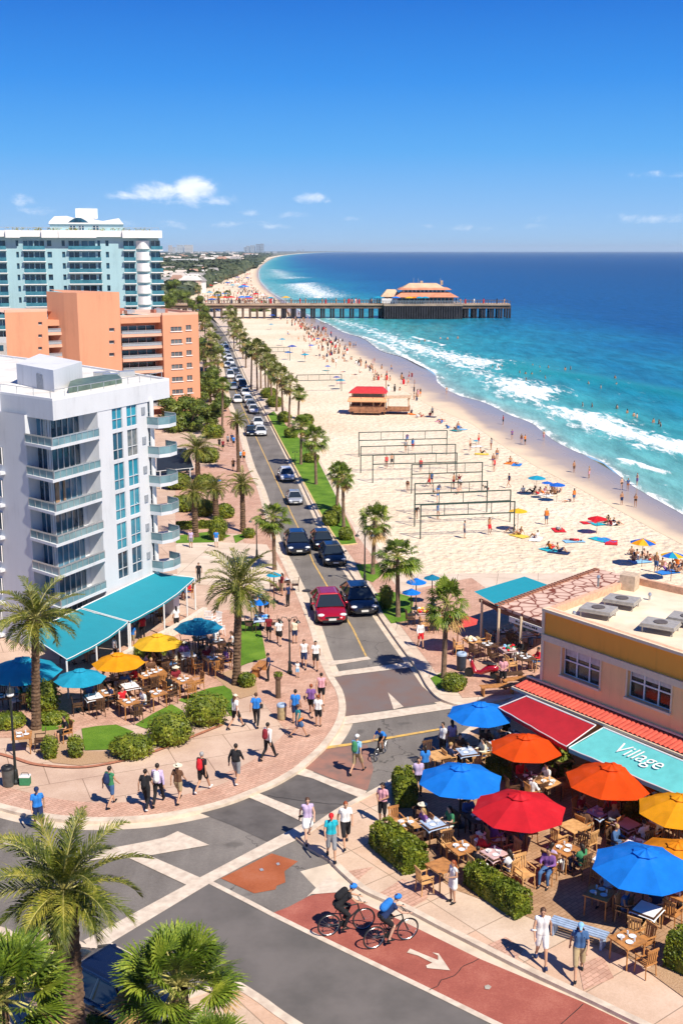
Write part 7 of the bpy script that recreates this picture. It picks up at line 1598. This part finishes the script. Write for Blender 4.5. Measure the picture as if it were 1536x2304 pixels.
for d,x,y,rz,k,s,g in PT: setting(d,x,y,rz,k,s,g,rgc.choice(('wood','dark','light')),ware=rgc.random()<.75)
LT=[('at the terrace lawn edge with two hats',413,1562,.6,'wood',(0,1,2,3),(2,3)),('nearest the first lawn',292,1612,.6,'wood',(0,1,2),(1,2)),('right of the nearest terrace table',352,1592,.7,'wood',(1,),()),('with a white cloth behind the nearest one',294,1575,.5,'whitecloth',(1,2,3),(2,)),('beyond the white cloth',331,1550,.6,'wood',(0,1),()),
('small one below the yellow parasol',353,1542,.5,'wood',(0,2),(2,)),('beside the tall date palm',478,1512,.5,'wood',(0,1,2,3),(1,2)),('with plates under the teal parasol',424,1503,.4,'whitecloth',(0,1,2,3),(0,2)),('small one by the smaller cyan parasol',243,1590,.6,'wood',(2,),()),('under the smaller cyan parasol',213,1600,.5,'whitecloth',(0,1,2,3),(1,2)),
('farthest, beside the white balustrade',490,1472,.3,'dark',(0,1,3),(1,)),('under the yellow parasol',362,1515,.4,'dark',(0,1,2,3),(1,2,3)),('under the orange parasol',270,1555,.4,'dark',(0,1,2,3),(1,3)),('under the broad cyan parasol',55,1585,.3,'blue',(0,1,2,3),(1,)),('left of the broad cyan parasol',10,1600,.3,'dark',(1,2),(1,)),
('at the corner beside the left lamp post',52,1690,.2,'wood',(1,),()),('under the teal parasol by the wall',452,1465,.3,'dark',(1,2,3),(1,2)),('between the orange and yellow parasols',315,1520,.4,'dark',(1,3),(1,)),('below the near half of the awning',180,1490,.4,'dark',(1,3),(1,3)),('below the far half of the awning',330,1405,.4,'dark',(1,3),(3,)),('at the far awning end',400,1350,.4,'dark',(1,3),(1,))]
for d,x,y,rz,k,s,g in LT: setting(d,x,y,rz,k,s,g,rgc.choice(('wood','dark','dark')),grp='terrace')
put('chair_wood',lambda:chair_proto(WOOD),'oiled wood chair standing alone on the mulch, facing the corner',W(150,1668,.13),2.2,'cafe chairs of the terrace'); person('person in black seated alone on the corner chair',W(150,1668,.11),math.degrees(2.2),'sit','tee','black','shorts','black','short','dark',h=1.6,hi=False,group='guests seated at the cafes')
put('chair_light',lambda:chair_proto(WOODL),'pale armchair alone in the sun below the red parasol',W(1178,1995,.13),3.6,'cafe chairs of the patio',1.15)
q=W(1078,1945,.11); person('man in bright red shirt seated at the pink clothed table',q,-60,'sit','long','red','pants','black','short','dark',h=1.72,hi=False,group='guests seated at the cafes')
q=W(1232,1985,.11); put('chair_wood',None,'oiled wood chair under the man in jeans',q+Vector((0,0,.02)),2.6,'cafe chairs of the patio'); person('man in jeans and dark top seated with legs out, right of the red parasol',q,math.degrees(2.6),'sit','long','purple','pants','denim','short','dark',h=1.75,hi=False,group='guests seated at the cafes')
for i,(x,y) in enumerate(((470,1405),(478,1425),(488,1412),(482,1440),(496,1430))): put('chair_white',lambda:chair_proto(WHT2),'%s white chair of the group between the cream wall and the tall date palm'%['first','second','third','fourth','fifth'][i],W(x,y,.13),i*1.3,'white chairs by the cream wall',.95)
# shops and stalls right of the avenue
def bench(label,x,y,rz,m=WOOD,L=1.7,g='wooden benches'):
    p=W(x,y,.13); t=thing('bench',label,'bench',p,rz,g); b=MB()
    for i in range(4): b.box((0,-.18+.12*i,.44),(L,.09,.035))
    b.build('seat',m,t)
    for sx in (-1,1):
        l=MB(); l.box((sx*(L/2-.12),0,.21),(.07,.4,.42)); l.build('leg',m,t)
    return t
bench('wooden bench in front of the man in the pink tee',1118,1562,.2); bench('wooden bench beside the ochre wall corner',1165,1545,.3); bench('dark slatted bench among the benches',1145,1535,.3,WOODD,1.4)
bench('wooden bench on the brick walk by the mulch circle',584,1515,1.3,WOOD,1.3); bench('blue topped bench table behind the man in the blue shirt',1300,2115,-.55,mat('bench_blue_top',(.33,.43,.58),r=.6),1.8,'patio benches')
STC=0
for x,y,rz,k,cm,d in ((950,1405,.3,'pink','dark','with orange goods near the blue parasols'),(985,1420,.2,'light','light','beside the stall goods'),(1060,1470,.4,'light','light','under the coral parasol'),(1095,1480,.4,'dark','dark','behind the red scooter'),(1140,1490,.3,'pink','dark','just inside the pergola'),(1180,1510,.3,'dark','light','by the ochre wall inside the pergola'),(1130,1450,.3,'dark','dark','deep in the pergola shade'),(1180,1455,.3,'blue','dark','below the pergola sign'),(588,1420,.1,'blue','dark','of the blue stall beside the lawn'),(640,1330,.1,'dark','dark','of the small sidewalk stall')):
    setting(d,x,y,rz,k,(1,3),(1,) if x>1100 else (),cm,grp='pergola shop',sc=1.0 if x>900 else .9)
def goods(label,x,y,cols,n=14,s=.14):
    p=W(x,y,.13); t=thing('stall_goods',label,'goods',(p.x,p.y,.885),0,'goods heaped on the stalls'); r=random.Random(int(x)); 
    for i in range(n): b=MB(); b.ball((r.uniform(-.33,.33),r.uniform(-.33,.33),r.uniform(.0,.12)),(s*r.uniform(.5,1),s*r.uniform(.5,1),s*r.uniform(.4,.7)),8,6,0,.1,r); b.build('item',fab(cols[i%len(cols)]),t,True)
goods('orange and yellow goods heaped on the stall table',950,1405,('orange','yellow','red','white')); goods('pale goods on the stall under the coral parasol',1060,1470,('cream','khaki','white')); goods('blue goods on the stall beside the lawn',588,1420,('blue','royal' if 'royal' in FAB else 'navy','lightblue')); goods('colourful goods just inside the pergola',1140,1490,('red','lightblue','white','green'))
def scooter():
    p=W(1085,1525,.13); t=thing('scooter','glossy red motor scooter parked by the blue topped bin','scooter',p,R(75)); rp=paint('red'); b=MB(); b.tube([(0,-.6,.55),(0,-.25,.5),(0,.1,.28),(0,.4,.3),(0,.55,.75)],[.16,.19,.12,.12,.08],10); b.ball((0,-.45,.55),(.2,.36,.2),12,8); b.ball((0,.56,.72),(.17,.1,.24),10,8); b.build('body',rp,t,True)
    for y in (-.6,.68): b=MB(); b.tube([(-.05,y,.24),(.05,y,.24)],.24,16); b.build('wheel',TYRE,t)
    b=MB(); b.ball((0,-.32,.78),(.15,.4,.07),10,6); b.build('seat',BLKP,t); b=MB(); b.tube([(-.32,.46,1.0),(0,.52,1.02),(.32,.46,1.0)],.022,6); b.tube([(0,.55,.6),(0,.5,1.02)],.035,6); b.build('handlebar',BLKM,t); b=MB(); b.ball((0,.66,.86),(.08,.05,.08),8,6); b.build('headlight',LAMP,t)
scooter()
bin_('dark bin with a pale blue lid by the corner fan palm',1037,1508,mat('bin_dark',(.03,.04,.06),r=.5),.26,.95,'bench_blue_top')
bin_('tan litter bin on the sidewalk corner',634,1618,mat('bin_tan',(.42,.33,.18),r=.6),.22,.75,'bench_blue_top'); bin_('grey steel bin at the left lamp post',20,1768,mat('bin_steel',(.12,.13,.13),r=.4,metal=.5),.24,.85)
t=thing('planter','slim dark planter column with a green plant on the sidewalk','planter',W(626,1570,.12)); b=MB(); b.lathe([(0,0),(.13,0),(.12,.9),(.2,1.05),(.2,1.15),(0,1.12)],(0,0,0),12); b.build('column',mat('planter_brown',(.13,.08,.05)),t); b=MB(); leafball(b,random.Random(5),(0,0,1.2),(.22,.22,.14),160,.06); b.build('foliage',HG,t)
t=thing('cool_box','small green and white cool box beside the left lamp post','cool box',W(58,1765,.12)); b=MB(); b.box((0,0,.18),(.4,.26,.34)); b.build('body',fab('green'),t); b=MB(); b.box((0,0,.37),(.42,.28,.05)); b.build('lid',WHT2,t); b=MB(); b.tube([(-.18,0,.38),(-.12,0,.5),(.12,0,.5),(.18,0,.38)],.015,5); b.build('handle',BLKP,t)
lamp_post('grey green lamp post with a lantern at the left end of the sidewalk',37,1762,1545,'single'); lamp_post('black twin armed lamp post among the walkers',652,1515,1378); lamp_post('black lamp post with a curved arm by the white walk',578,1255,1160,'curved'); lamp_post('black twin armed lamp post on the seaside lawn tip',820,1312,1188); lamp_post('slim lamp post by the far end of the long lawn',664,1047,1012,'double'); 
for x,y,ty in ((1104,0,0),): pass
# ================= beach
for l,a,c in (('nearest volleyball net, at the pale yellow parasol',(945,1212),(1155,1203)),('second volleyball net from the near side',(932,1184),(1146,1174)),('third volleyball net from the near side',(932,1158),(1094,1152)),('middle volleyball net of the seven',(925,1110),(1083,1104)),('third volleyball net from the kiosk',(838,1086),(1026,1080)),('second volleyball net from the kiosk',(811,1064),(1023,1058)),('volleyball net closest to the kiosk',(807,1028),(1004,1023)),('far volleyball net beside the tall palm row',(668,882),(768,880)),('farthest volleyball net below the pier crowd',(600,812),(652,811))): volley(l,a,c)
BG='people on the beach'; ub=set(); COLS=['red','navy','black','white','blue','orange','pink','darkred','black','purple','brown','grey','denim','red']
PW={'stand':'standing','walk':'walking','stride':'striding','sit':'sitting','lounge':'sitting','lie':'lying','reach':'reaching up','bend':'bending down','hold':'standing still'}
def bp(where,x,y,pose,f=None,z=.05,h=None,group=BG,h0=1.3,shirt=None):
    r=rnd
    for k in range(200):
        top=r.choice(('none','none','tank','tee')) if shirt is None else shirt; c=r.choice(COLS); lc=r.choice(COLS)
        lab='%sperson in %s%s %s %s'%('bare chested ' if top=='none' else '',('%s top and '%c if top!='none' else ''),lc+' swimwear',PW[pose],where)
        if lab not in ub: break
    ub.add(lab)
    return person(lab,W(x,y,z)-Vector((0,0,0 if pose!='lie' else .0)),r.uniform(0,360) if f is None else f,pose,top,FAB and c,'shorts' if r.random()<.5 else 'brief',lc,'short' if r.random()<.6 else 'long',r.choice(('dark','brown','blond')),skin=r.choice((0,1,2,1)),h=h or h0,hi=False,group=group,shoe='bare')
for x,y in ((1290,1063),(1324,1076),(1397,1136),(1411,1104),(1432,1092),(1428,1141),(1397,1102),(1151,989),(1172,999),(1180,1001),(1222,991),(1131,955),(1004,887)): bp('on the wet sand at the waterline',x,y,rnd.choice(('stand','walk','hold')),h=1.15)
for x,y in ((945,892),(940,894),(931,887),(920,853),(926,854),(918,868),(932,872),(838,822),(842,820),(800,782),(795,784),(880,836)): bp('by the water beyond the kiosk',x,y,rnd.choice(('stand','walk')),h=1.25)
for x,y,p in ((1044,1211,'stand'),(1100,1203,'reach'),(984,1168,'reach'),(983,1131,'bend'),(869,1054,'stand'),(881,1050,'walk'),(917,1106,'bend'),(965,1096,'stride'),(970,1094,'stride'),(1032,1100,'reach'),(1020,1098,'stand'),(1036,1102,'bend'),(1095,1118,'bend'),(1030,1110,'lounge'),(912,1018,'stand'),(915,997,'bend'),(928,1014,'sit'),(935,1168,'bend'),(985,1118,'bend'),(946,1062,'stand')): bp('at the volleyball nets',x,y,'stand' if p=='sit' else p,h=1.35,shirt='tee' if rnd.random()<.7 else None)
for x,y,p in ((1152,1199,'lounge'),(1168,1203,'lounge'),(1228,1181,'stand'),(1205,1211,'lounge'),(1256,1191,'lie'),(1237,1236,'lounge'),(1257,1241,'lounge'),(1290,1217,'lie'),(1176,1108,'lounge'),(1144,1098,'walk'),(1111,1062,'stand'),(1109,1050,'stand')): bp('on the sand right of the nets',x,y,p,h=1.35)
for x,y,p in ((1104,1012,'stand'),(1117,1036,'stand'),(1076,1000,'stand'),(1083,1020,'lounge'),(1147,1040,'lounge'),(1162,1044,'lie'),(1057,1013,'stand'),(1025,967,'lounge'),(1035,963,'lie'),(925,930,'lounge'),(940,940,'lounge'),(947,938,'lounge'),(967,936,'lounge'),(972,937,'stand'),(990,946,'lie'),(992,953,'lounge'),(1006,964,'lounge'),(1030,972,'stand')): bp('between the nets and the shore',x,y,p,h=1.3)
for x,y in ((1198,1108),(1210,1112),(1222,1110),(1236,1114),(1248,1112),(1258,1108),(1243,1104)): bp('under the cyan and blue parasol cluster',x,y,'lounge',h=1.35)
bp('right of the blue parasol cluster',1290,1130,'stand',h=1.2); bp('right of the blue parasol cluster',1276,1128,'lie',h=1.3)
for x,y in ((1368,1180),(1375,1183),(1384,1182),(1362,1176)): bp('beside the red beach parasol',x,y,'lounge',h=1.35)
for x,y,p in ((1420,1248,'lounge'),(1430,1255,'lounge'),(1440,1260,'lounge'),(1452,1256,'lounge'),(1460,1262,'lounge'),(1425,1262,'lounge'),(1474,1288,'stand')): bp('under the yellow and blue parasol',x,y,p,h=1.4)
for x,y in ((1490,1275),(1500,1285),(1510,1280),(1520,1288),(1530,1282),(1524,1272)): bp('under the parasol at the right edge',x,y,'lounge',h=1.4)
for x,y in ((1107,838),(1120,840),(1128,837),(1197,834),(1213,839),(1232,838),(1270,842),(1282,840),(1168,851),(1181,853),(1195,854),(1214,850),(1225,863),(1182,868),(1322,876),(1350,885),(1382,862),(1385,879),(1386,932),(1409,943),(1424,950),(1431,953),(1468,965),(1480,968),(1484,974),(1309,926),(1330,928),(990,770),(1006,770),(1029,768),(955,775),(942,778)): person('bather standing waist deep in the sea '+('beyond the rightmost surf line' if x>1290 and y<890 else 'among the surf at the right edge' if x>1290 else 'below the big swell line' if x>1050 else 'just before the pier'),W(x,y,-.62),rnd.uniform(0,360),'stand','none','red','brief',rnd.choice(COLS),rnd.choice(('short','long')),'dark',skin=rnd.choice((0,1,2)),h=1.35,hi=False,group='bathers in the sea',shoe='bare')
# crowd on both sides of the pier
def crowd(n,poly,h,lab,grp,seed):
    r=random.Random(seed); pg=np.array(poly,float); out=[]; 
    while len(out)<n:
        x=r.uniform(pg[:,0].min(),pg[:,0].max()); y=r.uniform(pg[:,1].min(),pg[:,1].max())
        if inside(np.array([x]),np.array([y]),poly)[0]: out.append((x,y))
    for x,y in out:
        pose=r.choice(('lounge','lounge','lie','stand','stand','walk')); c=r.choice(COLS)
        person(lab,W(x,y,.05),r.uniform(0,360),pose,r.choice(('none','tee')),c,'brief',r.choice(COLS),'short','dark',skin=r.choice((0,1,2)),h=h,hi=False,group=grp,shoe='bare')
crowd(30,[(640,715),(680,722),(740,775),(790,808),(880,850),(900,872),(840,862),(770,845),(690,822),(650,800),(645,750)],1.1,'tiny sunbather in the crowd between the pier and the kiosk','sunbathers between the pier and the kiosk',1)
rr=random.Random(99); b=MB()
def dot(x,y,s,z=.05):
    p=W(x,y,z); h=rr.uniform(.6,1.6)*s; w=.26*s*rr.uniform(.8,1.6); m=rr.choice((0,0,1,1,0,2,3,4,5)); b.tube([(p.x,p.y,z),(p.x,p.y,z+h*.5),(p.x,p.y,z+h*.85)],[w*.7,w,w*.5],5,m); b.ball((p.x,p.y,z+h),(w*.55,w*.55,w*.7),5,4,5)
PL=[(565,640),(600,668),(618,682),(480,684),(440,680),(452,655),(500,625),(545,603),(590,588),(600,584),(572,606)]
k=0
while k<430:
    x=rr.uniform(440,625); y=586+100*rr.random()**.7
    if inside(np.array([x]),np.array([y]),PL)[0] and rr.random()<(1.0 if x>545-(650-y)*0.1 or y<640 else .3): dot(x,y,.8); k+=1
for i in range(190): u=rr.random()**1.1; dot(636+u*130+rr.uniform(-14,14)*(1+u),700+u*100+rr.uniform(-12,12)*(1+u),.6)
for i in range(70): u=rr.random(); dot(700+u*240+rr.uniform(-30,20),745+u*160+rr.uniform(-20,8),.65)
for i in range(60): dot(PX_ and rr.uniform(470,1140),0,1) if False else None
b.build('crowd',[skinm(0),skinm(1),fab('white'),fab('navy'),fab('red'),hairm('dark')],kind='stuff',label='dense crowd of tiny bathers on the far sand',cat='crowd')
b=MB()
for i in range(55): 
    x=PX_(rr.uniform(470,1140)); y=PY0+rr.uniform(-.0,5.5); z=PDZ+.26; m=rr.randrange(6); b.tube([(x,y,z),(x,y,z+.8),(x,y,z+1.4)],[.2,.28,.16],5,m); b.ball((x,y,z+1.55),(.14,.14,.17),5,4,5)
b.build('crowd',[skinm(0),skinm(1),fab('white'),fab('navy'),fab('red'),hairm('dark')],kind='stuff',label='people strolling on the pier deck',cat='crowd')
for i in range(34):
    while True:
        x=rr.uniform(455,610); y=rr.uniform(592,682)
        if inside(np.array([x]),np.array([y]),PL)[0]: break
    k=rr.choice(('blue','white','navy','cyan','red','white')); cm,vm,rm=umb_meshes(1.0,8,.34); t=thing('parasol','tiny %s parasol in the crowd beyond the pier'%k,'parasol',W(x,y,.05),0,'parasols beyond the pier'); c=link('canopy',cm,t,mat=pmat(k)); c.location=(0,0,2); c.scale=(1.9,)*3; s=MB(); s.tube([(0,0,0),(0,0,2)],.06,5); s.build('pole',WHT2,t)
TW=['blue','turquoise','red','lightblue','white','navy','orange','yellow','teal','pink']
for i,(x,y) in enumerate(((1362,1216),(1347,1214),(1374,1221),(1290,1218),(1205,1213),(1257,1243),(1147,1042),(1083,1022),(1025,969),(990,948),(1162,1046),(1340,1178),(1328,1176),(1440,1264),(1225,1114),(968,938),(925,932),(1168,1206),(733,834),(767,862),(1500,1288),(1237,1238),(1256,1193),(1036,966),(1070,1005))):
    towel('%s towel %s'%(TW[i%10],['on open sand, right one of the blue heap','on open sand at the middle of the blue heap','on open sand at the tip of the blue heap','under the lying person right of the nets','under a sunbather near the yellow parasol','at the lowest pair of sunbathers','under a sunbather by the shore bend','between the nets and the parasols','beside the shore sunbathers','at the far shore group','beside the small shore group','spread under the red parasol','left of the red parasol','under the yellow and blue parasol','under the blue cluster','behind the kiosk deck','right of the kiosk','at the nearest net post','below the small lone parasol','below the cyan parasol by the far net','at the right edge parasol','next to the lowest pair of sunbathers','small one on bare sand','near the far shore group','by the small cyan parasol'][i]),x,y,TW[i%10],rnd.uniform(0,3),l=1.5)
# dark canopy shop on the left walk
def dark_shop():
    r0,q0,f0=awning('market_canopy','dark canopy over a shop below the round balconies',(352,1010),(420,1008),(436,1052),(352,1060),2.2,1.8,mat('dark_canvas',(.012,.02,.03),r=.7),.25,cat='canopy')
    for p_ in (f0[1],f0[9]): b=MB(); b.tube([(p_.x,p_.y,.12),(p_.x,p_.y,1.8)],.05,6); part('post',b,WHT2,r0)
    b=MB(); f=Face(Vector((q0[0].x,q0[0].y,0)),Vector((q0[1].x,q0[1].y,0))); f.box(b,0,f.L,.12,2.2,-.3,-.1); part('back_wall',b,mat('dark_wall',(.02,.025,.03)),r0)
dark_shop()

# pale sea air between here and the far coast
hz=MB(); hz.box((500,18000,59),(56000,37400,122)); m=bpy.data.materials.new('sea_haze'); m.use_nodes=True; t=m.node_tree
for n in list(t.nodes):
    if n.type!='OUTPUT_MATERIAL': t.nodes.remove(n)
v=t.nodes.new('ShaderNodeVolumePrincipled'); v.inputs['Color'].default_value=(.66,.83,1,1); v.inputs['Density'].default_value=5.5e-5; v.inputs['Anisotropy'].default_value=-.1
t.links.new(v.outputs[0],[n for n in t.nodes if n.type=='OUTPUT_MATERIAL'][0].inputs['Volume'])
hz.build('haze',m,kind='stuff',label='thin blue sea haze over the whole bay')
# roof pipes, drain covers, worn details
for x,y in ((1290,1392),(1345,1310),(1460,1350)):
    p=W(x,y,6.1); t=thing('roof_pipe','%s of the cafe'%{1290:'short capped pipe near the front corner of the flat roof',1345:'short capped pipe by the stone roof edge of the flat roof',1460:'short capped pipe in the middle of the flat roof'}[x],'pipe',p,0,'roof pipes'); b=MB(); b.tube([(0,0,-.2),(0,0,.25)],.05,8); b.build('pipe_shaft',METAL,t); b=MB(); b.lathe([(.09,.22),(.06,.33),(0,.34)],(0,0,0),10); b.build('cap',METAL,t)
DRN=mat('iron_cover',(.06,.055,.05),r=.6,metal=.3)
def disc(name,x,y,r,m):
    p=W(x,y,0); b=MB(); z=.03+zl(); b.poly([(p.x+r*math.cos(2*PI*i/20),p.y+r*math.sin(2*PI*i/20),z) for i in range(20)]); b.build(name,m,kind='structure')
for x,y in ((690,1330),): disc('manhole_cover',x,y,.3,DRN)
CRK=mat('tar_seam',(.035,.03,.028),r=.7)
def crack(pts,w=.02,z=.02):
    wp=[W(x+rr.uniform(-1.5,1.5),y+rr.uniform(-1,1),z)[0:2] for x,y in smooth_line(pts,4)]; a=offs(wp,-w); c=offs(wp,w); z+=zl(); b=MB()
    for i in range(len(wp)-1): b.quad((*a[i],z),(*a[i+1],z),(*c[i+1],z),(*c[i],z))
    b.build('tar_seam',CRK,kind='structure')
crack([(965,2228),(985,2218),(992,2206),(1020,2195),(1044,2174),(1078,2157)],.012); crack([(1260,2305),(1310,2260)],.012); crack([(600,1790),(700,1805),(770,1810)],.01); crack([(655,1300),(700,1298)],.01)
